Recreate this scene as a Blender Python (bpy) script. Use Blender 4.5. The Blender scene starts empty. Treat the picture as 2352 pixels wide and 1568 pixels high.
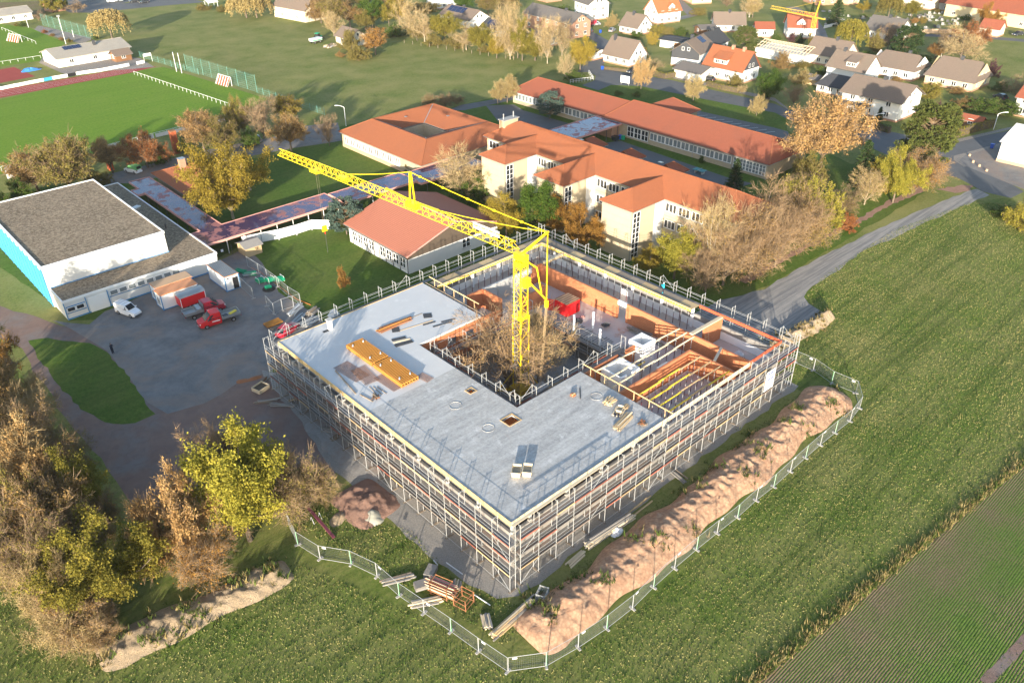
import bpy, math, random
import numpy as np
from mathutils import Vector, Matrix

SC = bpy.context.scene
COL = SC.collection
R_ = math.radians
# ------------------------------------------------------------------ camera
FPX, YAW, PITCH, ROLL, CAMZ = 1869.28, R_(42.432), R_(32.1525), R_(-0.5043), 64.0
_f = Vector((math.sin(YAW)*math.cos(PITCH), math.cos(YAW)*math.cos(PITCH), -math.sin(PITCH)))
_r = Vector((math.cos(YAW), -math.sin(YAW), 0))
_u = _r.cross(_f)
_r, _u = _r*math.cos(ROLL)+_u*math.sin(ROLL), _u*math.cos(ROLL)-_r*math.sin(ROLL)
cam = bpy.data.cameras.new('camera')
cam_o = bpy.data.objects.new('camera', cam); COL.objects.link(cam_o)
cam.sensor_width = 36; cam.lens = FPX/2352*36; cam.clip_start = 0.5; cam.clip_end = 4000
cam_o.matrix_world = Matrix(((_r.x, _u.x, -_f.x, 0), (_r.y, _u.y, -_f.y, 0), (_r.z, _u.z, -_f.z, CAMZ), (0, 0, 0, 1)))
SC.camera = cam_o
# ------------------------------------------------------------------ sky, sun, exposure
SUN_AZ, SUN_EL = R_(52.0), R_(10.5)          # direction the light travels towards, elevation
w = bpy.data.worlds.new('World'); SC.world = w; w.use_nodes = True
sky = w.node_tree.nodes.new('ShaderNodeTexSky'); sky.sky_type = 'NISHITA'; sky.sun_disc = False
sky.sun_elevation = SUN_EL; sky.sun_rotation = SUN_AZ+math.pi; sky.air_density = 1.0; sky.dust_density = 1.2; sky.ozone_density = 1.5
bg = w.node_tree.nodes['Background']; bg.inputs[1].default_value = 0.15
w.node_tree.links.new(sky.outputs[0], bg.inputs[0])
sun = bpy.data.lights.new('sun', 'SUN'); sun.energy = 4.6; sun.angle = R_(0.5); sun.color = (1.0, 0.89, 0.73)
sun_o = bpy.data.objects.new('sun', sun); COL.objects.link(sun_o); sun_o.location = (0, 0, 120)
sun_o.rotation_euler = Vector((math.sin(SUN_AZ)*math.cos(SUN_EL), math.cos(SUN_AZ)*math.cos(SUN_EL), -math.sin(SUN_EL))).to_track_quat('-Z', 'Y').to_euler()
vs = SC.view_settings; vs.view_transform = 'Standard'; vs.look = 'None'; vs.gamma = 1.0; vs.use_curve_mapping = False
vs.exposure = 1.5
SC.render.engine = 'CYCLES'
SC.cycles.max_bounces = 6; SC.cycles.diffuse_bounces = 3; SC.cycles.transparent_max_bounces = 6

# ------------------------------------------------------------------ pixels of the photograph -> points on a level plane
def PD(x, y, h=0.0):
    d = _f*FPX+_r*(x-1176)-_u*(y-784)
    t = (h-CAMZ)/d.z
    return Vector((d.x*t, d.y*t, h))
_OX = (0, 1000, 2000, 2996); _OY = (0, 650, 1300, 1998)
def DD(k, x, y):
    s = 1100/2352 if k != 33 else 1100/1344
    return ((_OX[k % 10]+x*s)*0.574219, (_OY[k//10]+y*s)*0.574219)
def P(k, x, y, h=0.0):
    return PD(*DD(k, x, y), h)
def hgt(b, ytop, dy=0):
    """height of a vertical thing standing at b whose top shows at image row ytop"""
    lo, hi = 0.0, 60.0
    for _ in range(40):
        m = (lo+hi)/2; v = Vector((b[0], b[1], m-CAMZ)); yy = 784-FPX*v.dot(_u)/v.dot(_f)
        if yy > ytop: lo = m
        else: hi = m
    return lo

# ------------------------------------------------------------------ materials
MC = {}
class N:
    def __init__(s, name):
        s.m = bpy.data.materials.new(name); s.m.use_nodes = True; s.t = s.m.node_tree
        s.b = s.t.nodes['Principled BSDF']; s.out = s.t.nodes['Material Output']; s._p = None
    def n(s, typ, **k):
        x = s.t.nodes.new(typ)
        for a, v in k.items(): setattr(x, a, v)
        return x
    def l(s, a, b): s.t.links.new(a, b)
    def pos(s):
        if s._p is None: s._p = s.n('ShaderNodeNewGeometry').outputs['Position']
        return s._p
    def map(s, sc=(1, 1, 1), rot=(0, 0, 0), vec=None):
        m = s.n('ShaderNodeMapping'); s.l(vec or s.pos(), m.inputs[0]); m.inputs['Scale'].default_value = sc; m.inputs['Rotation'].default_value = rot
        return m.outputs[0]
    def noise(s, scale, detail=4, rough=.6, vec=None, dist=0.0):
        x = s.n('ShaderNodeTexNoise'); s.l(vec or s.pos(), x.inputs['Vector'])
        x.inputs['Scale'].default_value = scale; x.inputs['Detail'].default_value = detail; x.inputs['Roughness'].default_value = rough; x.inputs['Distortion'].default_value = dist
        return x.outputs[0]
    def vor(s, scale, vec=None, feat='F1'):
        x = s.n('ShaderNodeTexVoronoi', feature=feat); s.l(vec or s.pos(), x.inputs['Vector']); x.inputs['Scale'].default_value = scale
        return x.outputs[0]
    def wave(s, scale, vec=None, dist=0.0, dscale=1.0, axis='X', prof='SIN'):
        x = s.n('ShaderNodeTexWave', bands_direction=axis, wave_profile=prof); s.l(vec or s.pos(), x.inputs['Vector'])
        x.inputs['Scale'].default_value = scale; x.inputs['Distortion'].default_value = dist; x.inputs['Detail Scale'].default_value = dscale
        return x.outputs[1]
    def ramp(s, fac, *stops):
        r = s.n('ShaderNodeValToRGB'); e = r.color_ramp.elements
        while len(e) < len(stops): e.new(.5)
        for i, (p, c) in enumerate(stops):
            e[i].position = p; e[i].color = (c, c, c, 1) if isinstance(c, (int, float)) else (*c, 1)
        s.l(fac, r.inputs[0]); return r.outputs[0]
    def mix(s, fac, a, b, mode='MIX'):
        x = s.n('ShaderNodeMix', data_type='RGBA', blend_type=mode)
        for i, v in ((0, fac), (6, a), (7, b)):
            if isinstance(v, (int, float)): x.inputs[i].default_value = v if i == 0 else (v, v, v, 1)
            elif isinstance(v, tuple): x.inputs[i].default_value = (*v, 1)
            else: s.l(v, x.inputs[i])
        return x.outputs[2]
    def rnd(s): return s.n('ShaderNodeObjectInfo').outputs['Random']
    def bump(s, h, strength=.5, dist=.05):
        b = s.n('ShaderNodeBump'); b.inputs['Strength'].default_value = strength; b.inputs['Distance'].default_value = dist
        s.l(h, b.inputs['Height']); s.l(b.outputs[0], s.b.inputs['Normal'])
    def fin(s, col, rough=.85, spec=.25, metal=0.0):
        if isinstance(col, tuple): s.b.inputs['Base Color'].default_value = (*col, 1)
        else: s.l(col, s.b.inputs['Base Color'])
        s.b.inputs['Roughness'].default_value = rough; s.b.inputs['Specular IOR Level'].default_value = spec; s.b.inputs['Metallic'].default_value = metal
        return s.m
def sc(c, k): return tuple(min(1, x*k) for x in c)
def M(name, c=None, rough=.8, var=.25, scale=1.5, bump=0.0, metal=0.0, spec=.3, rnd=0.0, bscale=12):
    if name in MC: return MC[name]
    n = N(name); col = c
    if var:
        col = n.mix(n.noise(scale, 5), sc(c, 1-var), sc(c, 1+var))
        col = n.mix(n.ramp(n.noise(scale*.17, 3), (.35, 0.0), (.65, 1.0)), col, n.mix(.5, col, sc(c, 1-var*1.2)))
    if rnd:
        col = n.mix(1.0, col if not isinstance(col, tuple) else col, n.ramp(n.rnd(), (0, 1-rnd), (1, 1+rnd*.0)), 'MULTIPLY')
    if bump: n.bump(n.noise(bscale, 4), bump, .04)
    MC[name] = n.fin(col, rough, spec, metal); return MC[name]
def reg(name):
    def deco(f): MC[name] = f(N(name)); return f
    return deco
# -- ground covers
def grass(n, lo, mid, hi, straw, strawamt, streak=0.0, sdir=0.0, fine=6.0, bump=.9):
    # soft patches (metres), tufts (decimetres) and straw; streak = mowing lines along world X turned by sdir
    f = n.noise(fine*.6, 7, .85); p = n.noise(.11, 4, .6); t = n.noise(1.4, 4, .7)
    col = n.ramp(n.mix(.45, f, t), (.36, sc(lo, .75)), (.5, mid), (.62, hi))
    col = n.mix(n.ramp(n.mix(.5, p, n.noise(2.6, 5, .8)), (.52-strawamt*.2, 0.0), (.70-strawamt*.2, strawamt)), col, straw)
    if streak:
        v = n.map((1, 1, 1), (0, 0, sdir))
        w2 = n.mix(.5, n.noise(1.0, 3, .6, n.map((.03, .42, 1), (0, 0, sdir)), .4), n.noise(1.0, 3, .6, n.map((.02, 1.5, 1), (0, 0, sdir)), .3))
        col = n.mix(n.ramp(w2, (.38, streak), (.52, 0.0)), col, sc(lo, .7))
    n.bump(n.mix(.6, f, n.noise(18, 3, .8)), bump, .12)
    return n.fin(col, .95, .1)
@reg('meadow')
def _(n): return grass(n, (.075, .115, .024), (.125, .16, .036), (.18, .205, .052), (.29, .25, .10), .6)
@reg('field')
def _(n): return grass(n, (.06, .105, .016), (.105, .155, .026), (.155, .20, .04), (.25, .22, .085), .6, .55)
@reg('lawn')
def _(n): return grass(n, (.045, .09, .012), (.075, .13, .018), (.11, .165, .028), (.18, .165, .055), .4, .25, R_(90), 5)
@reg('pitch')
def _(n): return grass(n, (.095, .19, .014), (.13, .225, .02), (.17, .26, .03), (.22, .25, .05), .25, .2, R_(90), 6, .6)
@reg('crop')
def _(n):
    v = n.map((1, 1, 1)); rows = n.wave(1.35, v, 1.2, 2.0, 'Y')
    g = n.ramp(n.noise(3.0, 5, .7), (.35, (.055, .115, .016)), (.65, (.115, .19, .03)))
    soil = n.ramp(n.noise(4, 4), (.3, (.15, .10, .065)), (.7, (.24, .165, .11)))
    edge = n.n('ShaderNodeSeparateXYZ'); n.l(n.pos(), edge.inputs[0])
    e = n.n('ShaderNodeMapRange'); n.l(edge.outputs[1], e.inputs[0])
    e.inputs[1].default_value = 14.5; e.inputs[2].default_value = 9.0
    patch = n.mix(.5, n.ramp(n.noise(.22, 4), (.35, 0.0), (.6, 1.0)), e.outputs[0])
    m = n.ramp(n.mix(.5, rows, patch), (.36, 0.0), (.6, 1.0))
    col = n.mix(m, soil, g)
    n.bump(n.mix(.5, rows, n.noise(8, 4)), .9, .12); return n.fin(col, .95, .1)
@reg('asphalt')
def _(n):
    col = n.mix(n.noise(.35, 5), (.062, .066, .072), (.115, .118, .122)); col = n.mix(n.noise(30, 2), col, n.mix(.5, col, (.17, .165, .16)))
    col = n.mix(n.ramp(n.noise(.09, 5, .7), (.55, 0.0), (.62, .35)), col, (.05, .052, .055)); n.bump(n.noise(40, 2), .3, .02); return n.fin(col, .85, .3)
@reg('yard')
def _(n):
    col = n.mix(n.ramp(n.noise(.3, 7, .75), (.32, 0.0), (.68, 1.0)), (.12, .118, .12), (.235, .222, .21)); col = n.mix(n.ramp(n.noise(.085, 6, .7, None, 1.2), (.45, 0.0), (.62, .8)), col, (.25, .185, .145))
    col = n.mix(n.ramp(n.noise(16, 3), (.5, 0.0), (.7, .5)), col, (.27, .26, .25)); n.bump(n.noise(14, 5, .8), .8, .06); return n.fin(col, .92, .2)
@reg('dirt')
def _(n):
    col = n.mix(n.noise(.4, 6, .7), (.165, .105, .085), (.27, .185, .15)); col = n.mix(n.ramp(n.noise(.13, 5), (.48, 0.0), (.66, .75)), col, (.19, .18, .175))
    st = n.noise(.5, 6, .7, None, 2.0); col = n.mix(n.ramp(st, (.48, 0.0), (.66, .5)), col, (.15, .11, .10))
    n.bump(n.mix(.5, n.noise(7, 5, .8), st), .9, .1); return n.fin(col, .95, .12)
@reg('earth')
def _(n):
    col = n.mix(n.ramp(n.noise(.9, 7, .8), (.3, 0.0), (.7, 1.0)), (.40, .225, .14), (.60, .41, .27)); col = n.mix(n.ramp(n.vor(3.2), (.35, 0.0), (.7, .5)), col, (.30, .16, .10))
    n.bump(n.noise(3.2, 7, .9), .8, .22); return n.fin(col, .95, .1)
@reg('pale_earth')
def _(n):
    col = n.mix(n.noise(.9, 6, .75), (.42, .31, .20), (.60, .47, .32)); col = n.mix(n.ramp(n.noise(1.3, 6, .85), (.56, 0.0), (.66, .8)), col, (.11, .13, .04))
    n.bump(n.noise(2.4, 7, .9), 1.0, .5); return n.fin(col, .95, .1)
@reg('rose_earth')
def _(n):
    col = n.mix(n.noise(.7, 6, .75), (.22, .125, .095), (.42, .27, .21)); n.bump(n.noise(2.2, 7, .9), 1.0, .4); return n.fin(col, .95, .1)
@reg('gravel')
def _(n):
    v = n.noise(6, 5, .9); col = n.mix(n.noise(.5, 5), (.17, .16, .15), (.28, .26, .235)); col = n.mix(n.ramp(v, (.4, 0.0), (.6, .7)), col, (.38, .355, .32))
    n.bump(v, .9, .12); return n.fin(col, .92, .15)
@reg('rubble')
def _(n):
    col = n.mix(n.noise(1.3, 6, .8), (.22, .21, .20), (.46, .43, .40)); col = n.mix(n.ramp(n.noise(.3, 4), (.5, 0.0), (.7, .6)), col, (.30, .19, .14))
    n.bump(n.noise(4, 6, .9), 1.0, .2); return n.fin(col, .95, .1)
@reg('track_gravel')
def _(n):
    st = n.noise(1.0, 5, .7, n.map((.06, 1.5, 1), (0, 0, R_(-21)))); col = n.mix(n.noise(.4, 5, .7), (.25, .235, .22), (.36, .34, .315))
    col = n.mix(n.ramp(st, (.42, .8), (.56, 0.0)), col, (.16, .16, .165)); n.bump(n.mix(.6, st, n.noise(9, 5, .8)), 1.0, .14); return n.fin(col, .92, .15)
@reg('tartan')
def _(n):
    ln = n.wave(.42, n.map((1, 1, 1), (0, 0, R_(-20))), 0, 1, 'Y'); col = n.mix(n.noise(.4, 5), (.26, .045, .035), (.36, .075, .06)); return n.fin(col, .9, .15)
@reg('paving')
def _(n):
    b = n.n('ShaderNodeTexBrick'); n.l(n.map((2.2, 2.2, 2.2)), b.inputs[0]); b.inputs['Color1'].default_value = (.26, .225, .19, 1); b.inputs['Color2'].default_value = (.33, .29, .25, 1); b.inputs['Mortar'].default_value = (.14, .13, .12, 1); b.inputs['Mortar Size'].default_value = .03
    return n.fin(b.outputs[0], .9, .15)
# -- building surfaces
@reg('concrete')
def _(n):
    col = n.mix(n.noise(.8, 6, .7), (.37, .365, .355), (.50, .495, .48)); n.bump(n.noise(10, 4), .25, .02); return n.fin(col, .85, .2)
@reg('slab')
def _(n):
    # fresh power-floated roof slab: long trowel streaks along X, pale pour edge near the joint, darker cured bays
    st = n.noise(1.0, 6, .75, n.map((.13, 1.1, 1))); fine = n.noise(3.2, 6, .8)
    sep = n.n('ShaderNodeSeparateXYZ'); n.l(n.pos(), sep.inputs[0]); my = n.n('ShaderNodeMapRange'); n.l(sep.outputs[1], my.inputs[0])
    my.inputs[1].default_value = 66.5; my.inputs[2].default_value = 68.0
    near = n.mix(n.ramp(n.mix(.5, st, fine), (.40, 0.0), (.60, 1.0)), (.27, .27, .268), (.47, .47, .462))
    far = n.mix(n.noise(.5, 6, .6), (.46, .465, .47), (.55, .55, .55))
    col = n.mix(n.ramp(n.mix(.12, my.outputs[0], n.noise(.4, 3)), (.45, 0.0), (.55, 1.0)), near, far)
    col = n.mix(n.ramp(n.noise(.55, 7, .75), (.56, 0.0), (.66, .7)), col, (.60, .60, .595))
    n.bump(n.noise(7, 4), .15, .02); return n.fin(col, .6, .35)
@reg('floor_screed')
def _(n):
    col = n.mix(n.noise(.5, 6, .75), (.40, .34, .31), (.56, .51, .48)); col = n.mix(n.ramp(n.noise(.35, 5), (.6, 0.0), (.68, .8)), col, (.42, .20, .12)); return n.fin(col, .85, .2)
@reg('roof_gravel')
def _(n):
    col = n.mix(n.ramp(n.noise(.22, 5), (.35, 0.0), (.65, 1.0)), (.15, .115, .08), (.22, .17, .12)); v = n.noise(1.9, 6, .9); col = n.mix(n.ramp(v, (.44, 0.0), (.58, 1.0)), col, (.42, .34, .245))
    n.bump(v, 1.0, .4); return n.fin(col, .95, .12)
def tiles(n, c, rows=4.2, var=.3, moss=(.2, .12, .08)):
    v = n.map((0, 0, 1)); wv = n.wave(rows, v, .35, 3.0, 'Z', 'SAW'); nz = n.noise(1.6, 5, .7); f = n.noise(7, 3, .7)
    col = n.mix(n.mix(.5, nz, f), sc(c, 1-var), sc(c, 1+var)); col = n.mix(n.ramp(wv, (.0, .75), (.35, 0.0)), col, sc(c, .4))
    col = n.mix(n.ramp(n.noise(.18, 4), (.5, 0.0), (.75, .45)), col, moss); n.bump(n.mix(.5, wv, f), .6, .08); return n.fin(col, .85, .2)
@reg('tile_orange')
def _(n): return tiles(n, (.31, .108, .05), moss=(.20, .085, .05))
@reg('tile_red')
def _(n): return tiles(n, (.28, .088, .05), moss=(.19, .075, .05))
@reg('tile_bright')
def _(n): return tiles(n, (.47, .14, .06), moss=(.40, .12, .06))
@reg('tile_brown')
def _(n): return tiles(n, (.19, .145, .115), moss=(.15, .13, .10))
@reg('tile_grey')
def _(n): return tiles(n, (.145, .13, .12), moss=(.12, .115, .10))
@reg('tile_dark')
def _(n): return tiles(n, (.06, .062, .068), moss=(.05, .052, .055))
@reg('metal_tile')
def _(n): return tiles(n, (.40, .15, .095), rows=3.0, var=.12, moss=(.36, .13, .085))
@reg('eternit')
def _(n):
    wv = n.wave(2.6, n.map((1, 1, 0), (0, 0, R_(-12))), 0, 1, 'X'); col = n.mix(n.noise(.7, 5), (.30, .275, .235), (.40, .37, .32)); col = n.mix(n.ramp(wv, (.2, .3), (.6, 0.0)), col, (.2, .18, .15)); n.bump(wv, .5, .06); return n.fin(col, .9, .15)
def brick(n, c1, c2, mortar, w=2.0, h=4.0, ms=.03):
    # running bond that follows the wall: horizontal coordinate = X+Y, vertical = Z
    s = n.n('ShaderNodeSeparateXYZ'); n.l(n.pos(), s.inputs[0]); a = n.n('ShaderNodeMath', operation='ADD'); n.l(s.outputs[0], a.inputs[0]); n.l(s.outputs[1], a.inputs[1])
    c = n.n('ShaderNodeCombineXYZ'); n.l(a.outputs[0], c.inputs[0]); n.l(s.outputs[2], c.inputs[1])
    b = n.n('ShaderNodeTexBrick'); n.l(c.outputs[0], b.inputs[0]); b.inputs['Scale'].default_value = 1.0; b.inputs['Brick Width'].default_value = 1/w; b.inputs['Row Height'].default_value = 1/h
    b.inputs['Mortar Size'].default_value = ms*.5; b.inputs['Color1'].default_value = (*c1, 1); b.inputs['Color2'].default_value = (*c2, 1); b.inputs['Mortar'].default_value = (*mortar, 1)
    col = n.mix(n.ramp(n.noise(1.1, 5, .7), (.35, 0.0), (.7, .35)), b.outputs[0], sc(c1, .75)); n.bump(b.outputs[1], -.4, .02); return n.fin(col, .88, .15)
@reg('clay_block')
def _(n): return brick(n, (.50, .185, .085), (.56, .22, .105), (.40, .15, .08), 2.7, 4.0)
@reg('brick_old')
def _(n): return brick(n, (.37, .175, .11), (.45, .23, .14), (.36, .27, .2), 4.0, 10.0)
@reg('block_tan')
def _(n): return brick(n, (.40, .325, .225), (.45, .37, .26), (.36, .295, .21), 1.6, 3.2, .04)
@reg('shell_panel')
def _(n):
    col = n.mix(n.noise(1.2, 6, .7), (.42, .345, .23), (.50, .42, .29)); n.bump(n.noise(9, 4), .3, .03); return n.fin(col, .9, .15)
@reg('gym_blue')
def _(n):
    col = n.mix(n.noise(.6, 4), (.045, .30, .50), (.07, .40, .62)); return n.fin(col, .55, .3)
@reg('wet_roof')
def _(n):
    # old red membrane with standing rain water: the puddles are glossy, the rest is matt
    pud = n.ramp(n.noise(.42, 5, .65), (.53, 1.0), (.57, 0.0)); lf = n.ramp(n.noise(5, 4, .8), (.5, 0.0), (.6, 1.0)); lfm = n.ramp(n.noise(.16, 3), (.52, 0.0), (.6, 1.0))
    dry = n.mix(n.noise(1.5, 5), (.27, .10, .10), (.38, .165, .155)); wet = n.mix(n.noise(1.5, 5), (.045, .03, .075), (.075, .05, .11))
    col = n.mix(pud, dry, wet); col = n.mix(n.mix(1.0, lf, lfm, 'MULTIPLY'), col, (.24, .085, .035))
    n.fin(col, .5, .5); n.l(n.ramp(pud, (0, .75), (1, .03)), n.b.inputs['Roughness']); return n.m
@reg('glass')
def _(n):
    col = n.mix(n.noise(.4, 3), (.012, .014, .017), (.05, .055, .06)); return n.fin(col, .08, .7)
@reg('glass_pale')
def _(n):
    col = n.mix(n.noise(.5, 3), (.10, .12, .13), (.25, .28, .29)); return n.fin(col, .12, .6)
@reg('solar')
def _(n): return n.fin((.012, .02, .06), .12, .6)
@reg('plank')
def _(n):
    col = n.mix(n.noise(1, 5, .7, n.map((3, 3, 3))), (.40, .29, .17), (.55, .42, .26)); col = n.mix(1.0, col, n.ramp(n.rnd(), (0, .62), (1, 1.0)), 'MULTIPLY'); return n.fin(col, .8, .2)
@reg('plank_grey')
def _(n):
    col = n.mix(n.noise(2, 5, .7), (.27, .25, .225), (.38, .355, .325)); col = n.mix(1.0, col, n.ramp(n.rnd(), (0, .6), (1, 1.0)), 'MULTIPLY'); return n.fin(col, .85, .2)
@reg('deck')
def _(n):
    col = n.mix(n.noise(1.5, 5, .7), (.19, .185, .18), (.28, .27, .255)); col = n.mix(1.0, col, n.ramp(n.rnd(), (0, (.62, .62, .66)), (.5, (.95, .93, .9)), (.8, (.9, .72, .62)), (1, (1.0, .8, .7))), 'MULTIPLY'); return n.fin(col, .75, .25)
for nm, c, kw in (
    ('white_wall', (.66, .655, .63), dict(var=.05)), ('cream_wall', (.66, .60, .48), dict(var=.07)), ('yellow_wall', (.62, .50, .30), dict(var=.07)), ('white_paint', (.78, .78, .76), dict(var=.04, rough=.5)),
    ('white_wood', (.80, .79, .77), dict(var=.04, rough=.5)), ('blue_paint', (.06, .24, .48), dict(var=.1, rough=.5)), ('grey_plinth', (.22, .21, .20), dict(var=.1)), ('black_panel', (.022, .022, .024), dict(var=.25, rough=.6)),
    ('slate_wall', (.055, .058, .065), dict(var=.2)), ('timber_wall', (.21, .105, .05), dict(var=.25)), ('hut_wood', (.52, .38, .22), dict(var=.15)), ('pink_edge', (.60, .30, .25), dict(var=.12)),
    ('wire', (.20, .21, .21), dict(var=0, rough=.6)), ('facade', (.27, .255, .24), dict(var=.2)), ('steel', (.50, .50, .50), dict(var=.12, rough=.45, metal=.55)), ('galv', (.44, .45, .45), dict(var=.1, rough=.5, metal=.35)), ('dark_steel', (.07, .07, .075), dict(var=.2, rough=.5)), ('prop_red', (.13, .035, .055), dict(var=.2, rough=.6)),
    ('crane_yellow', (.86, .62, .015), dict(var=.06, rough=.4)), ('crane_old', (.62, .40, .04), dict(var=.1, rough=.5)), ('beam_yellow', (.80, .60, .06), dict(var=.08, rough=.6)), ('form_orange', (.46, .215, .045), dict(var=.12, rough=.6)),
    ('timber', (.58, .42, .23), dict(var=.14, rnd=.3)), ('timber_pale', (.70, .58, .40), dict(var=.1, rnd=.2)), ('plywood', (.66, .47, .22), dict(var=.1)), ('old_wood', (.30, .24, .18), dict(var=.2, rnd=.3)),
    ('toe_red', (.46, .15, .10), dict(var=.15, rnd=.5)), ('rust', (.33, .14, .065), dict(var=.25)), ('rebar', (.27, .15, .10), dict(var=.25)), ('red_paint', (.62, .02, .025), dict(var=.08, rough=.35)),
    ('crimson', (.38, .015, .035), dict(var=.08, rough=.3, spec=.5)), ('red_beam', (.60, .10, .045), dict(var=.1)), ('orange_edge', (.62, .27, .13), dict(var=.1)), ('container_tan', (.50, .33, .20), dict(var=.12)),
    ('sheet_grey', (.36, .37, .37), dict(var=.1, rough=.4, metal=.6)), ('tarp_blue', (.05, .22, .60), dict(var=.2, rough=.5)), ('tarp_white', (.70, .70, .70), dict(var=.12, rough=.5)), ('green_plastic', (.015, .33, .16), dict(var=.15, rough=.45)),
    ('tyre', (.018, .018, .018), dict(var=0, rough=.9)), ('rim', (.42, .42, .43), dict(var=0, rough=.35, metal=.7)), ('car_white', (.80, .80, .80), dict(var=.03, rough=.2, spec=.6)), ('car_silver', (.42, .45, .48), dict(var=.03, rough=.25, metal=.5)),
    ('car_dark', (.03, .033, .04), dict(var=.05, rough=.2, spec=.6)), ('car_green', (.16, .45, .16), dict(var=.05, rough=.3)), ('lamp_glass', (.75, .74, .70), dict(var=0, rough=.15)), ('tail_red', (.45, .02, .02), dict(var=0, rough=.2)),
    ('bark', (.15, .115, .085), dict(var=.3)), ('bark_pale', (.38, .31, .22), dict(var=.25)), ('bark_birch', (.55, .50, .43), dict(var=.25)), ('stone', (.34, .33, .31), dict(var=.2)), ('stone_dark', (.09, .088, .09), dict(var=.3)),
    ('sandstone', (.48, .34, .22), dict(var=.15)), ('kerb', (.40, .39, .37), dict(var=.1)), ('road_line', (.74, .74, .72), dict(var=.1)), ('net_green', (.12, .28, .24), dict(var=.1)), ('pole_white', (.68, .68, .66), dict(var=.05)),
    ('bin_blue', (.02, .09, .45), dict(var=.1, rough=.4)), ('table_green', (.10, .26, .26), dict(var=.1)), ('cloth_navy', (.018, .022, .04), dict(var=.2)), ('skin', (.50, .32, .24), dict(var=.05)), ('cloth_cyan', (.02, .45, .62), dict(var=.1)),
    ('hose', (.02, .02, .022), dict(var=.1, rough=.5)), ('render_grey', (.55, .55, .54), dict(var=.06)), ('straw', (.46, .36, .19), dict(var=.2)), ('sand_grey', (.34, .33, .27), dict(var=.15)), ('orange_cable', (.70, .22, .06), dict(var=0)),
    ('plaster_white', (.82, .83, .84), dict(var=.04)), ('sign_white', (.80, .80, .78), dict(var=.02)), ('ink', (.10, .13, .32), dict(var=0)), ('ad_blue', (.05, .35, .65), dict(var=.1)), ('ad_black', (.02, .02, .02), dict(var=.1)), ('ad_orange', (.62, .30, .22), dict(var=.1)), ('red_leafwall', (.40, .10, .04), dict(var=.25)),
    ('hedge_soil', (.10, .075, .05), dict(var=.2))):
    M(nm, c, **kw)
def leafmat(name, cols, trans=.35):
    n = N(name); f = n.noise(.9, 4, .7); g = n.noise(5.5, 3, .8)
    col = n.ramp(n.mix(.5, f, g), (.36, cols[0]), (.5, cols[1]), (.64, cols[2]))
    col = n.mix(1.0, col, n.ramp(n.rnd(), (0, .78), (1, 1.0)), 'MULTIPLY')
    d = n.n('ShaderNodeBsdfDiffuse'); t = n.n('ShaderNodeBsdfTranslucent'); x = n.n('ShaderNodeMixShader'); x.inputs[0].default_value = trans
    n.l(col, d.inputs[0]); n.l(col, t.inputs[0]); n.l(d.outputs[0], x.inputs[1]); n.l(t.outputs[0], x.inputs[2]); n.l(x.outputs[0], n.out.inputs[0])
    MC[name] = n.m
leafmat('leaf_yellow', ((.17, .13, .025), (.33, .25, .04), (.47, .36, .07)))
leafmat('leaf_lemon', ((.13, .14, .03), (.32, .29, .045), (.48, .41, .07)))
leafmat('leaf_yellowgreen', ((.10, .105, .025), (.24, .21, .04), (.42, .345, .065)))
leafmat('leaf_green', ((.035, .075, .015), (.075, .13, .022), (.13, .18, .035)), .25)
leafmat('leaf_orange', ((.22, .11, .03), (.36, .19, .045), (.46, .28, .07)))
leafmat('leaf_rust', ((.24, .085, .03), (.36, .14, .05), (.44, .21, .075)))
leafmat('leaf_brown', ((.18, .11, .045), (.31, .20, .075), (.42, .29, .11)))
leafmat('leaf_peach', ((.34, .20, .08), (.46, .29, .12), (.54, .38, .17)))
leafmat('leaf_olive', ((.12, .105, .03), (.22, .185, .05), (.33, .275, .085)))
leafmat('leaf_straw', ((.27, .20, .08), (.40, .31, .13), (.50, .40, .19)))
leafmat('leaf_purple', ((.05, .02, .03), (.10, .045, .055), (.17, .08, .08)), .2)
leafmat('needle', ((.02, .042, .016), (.04, .07, .025), (.075, .105, .04)), .15)
leafmat('needle_blue', ((.05, .085, .07), (.085, .13, .105), (.14, .185, .15)), .15)
leafmat('needle_olive', ((.05, .07, .02), (.095, .115, .03), (.15, .16, .05)), .15)
leafmat('twig', ((.17, .115, .075), (.26, .185, .115), (.34, .25, .16)), .1)
leafmat('twig_pale', ((.27, .20, .10), (.40, .30, .16), (.50, .39, .22)), .1)
leafmat('twig_rose', ((.19, .125, .08), (.29, .20, .12), (.38, .275, .16)), .1)
leafmat('weed', ((.04, .07, .015), (.09, .13, .03), (.16, .18, .05)), .3)
leafmat('hay', ((.20, .155, .06), (.33, .26, .11), (.44, .36, .17)), .3)

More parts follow.
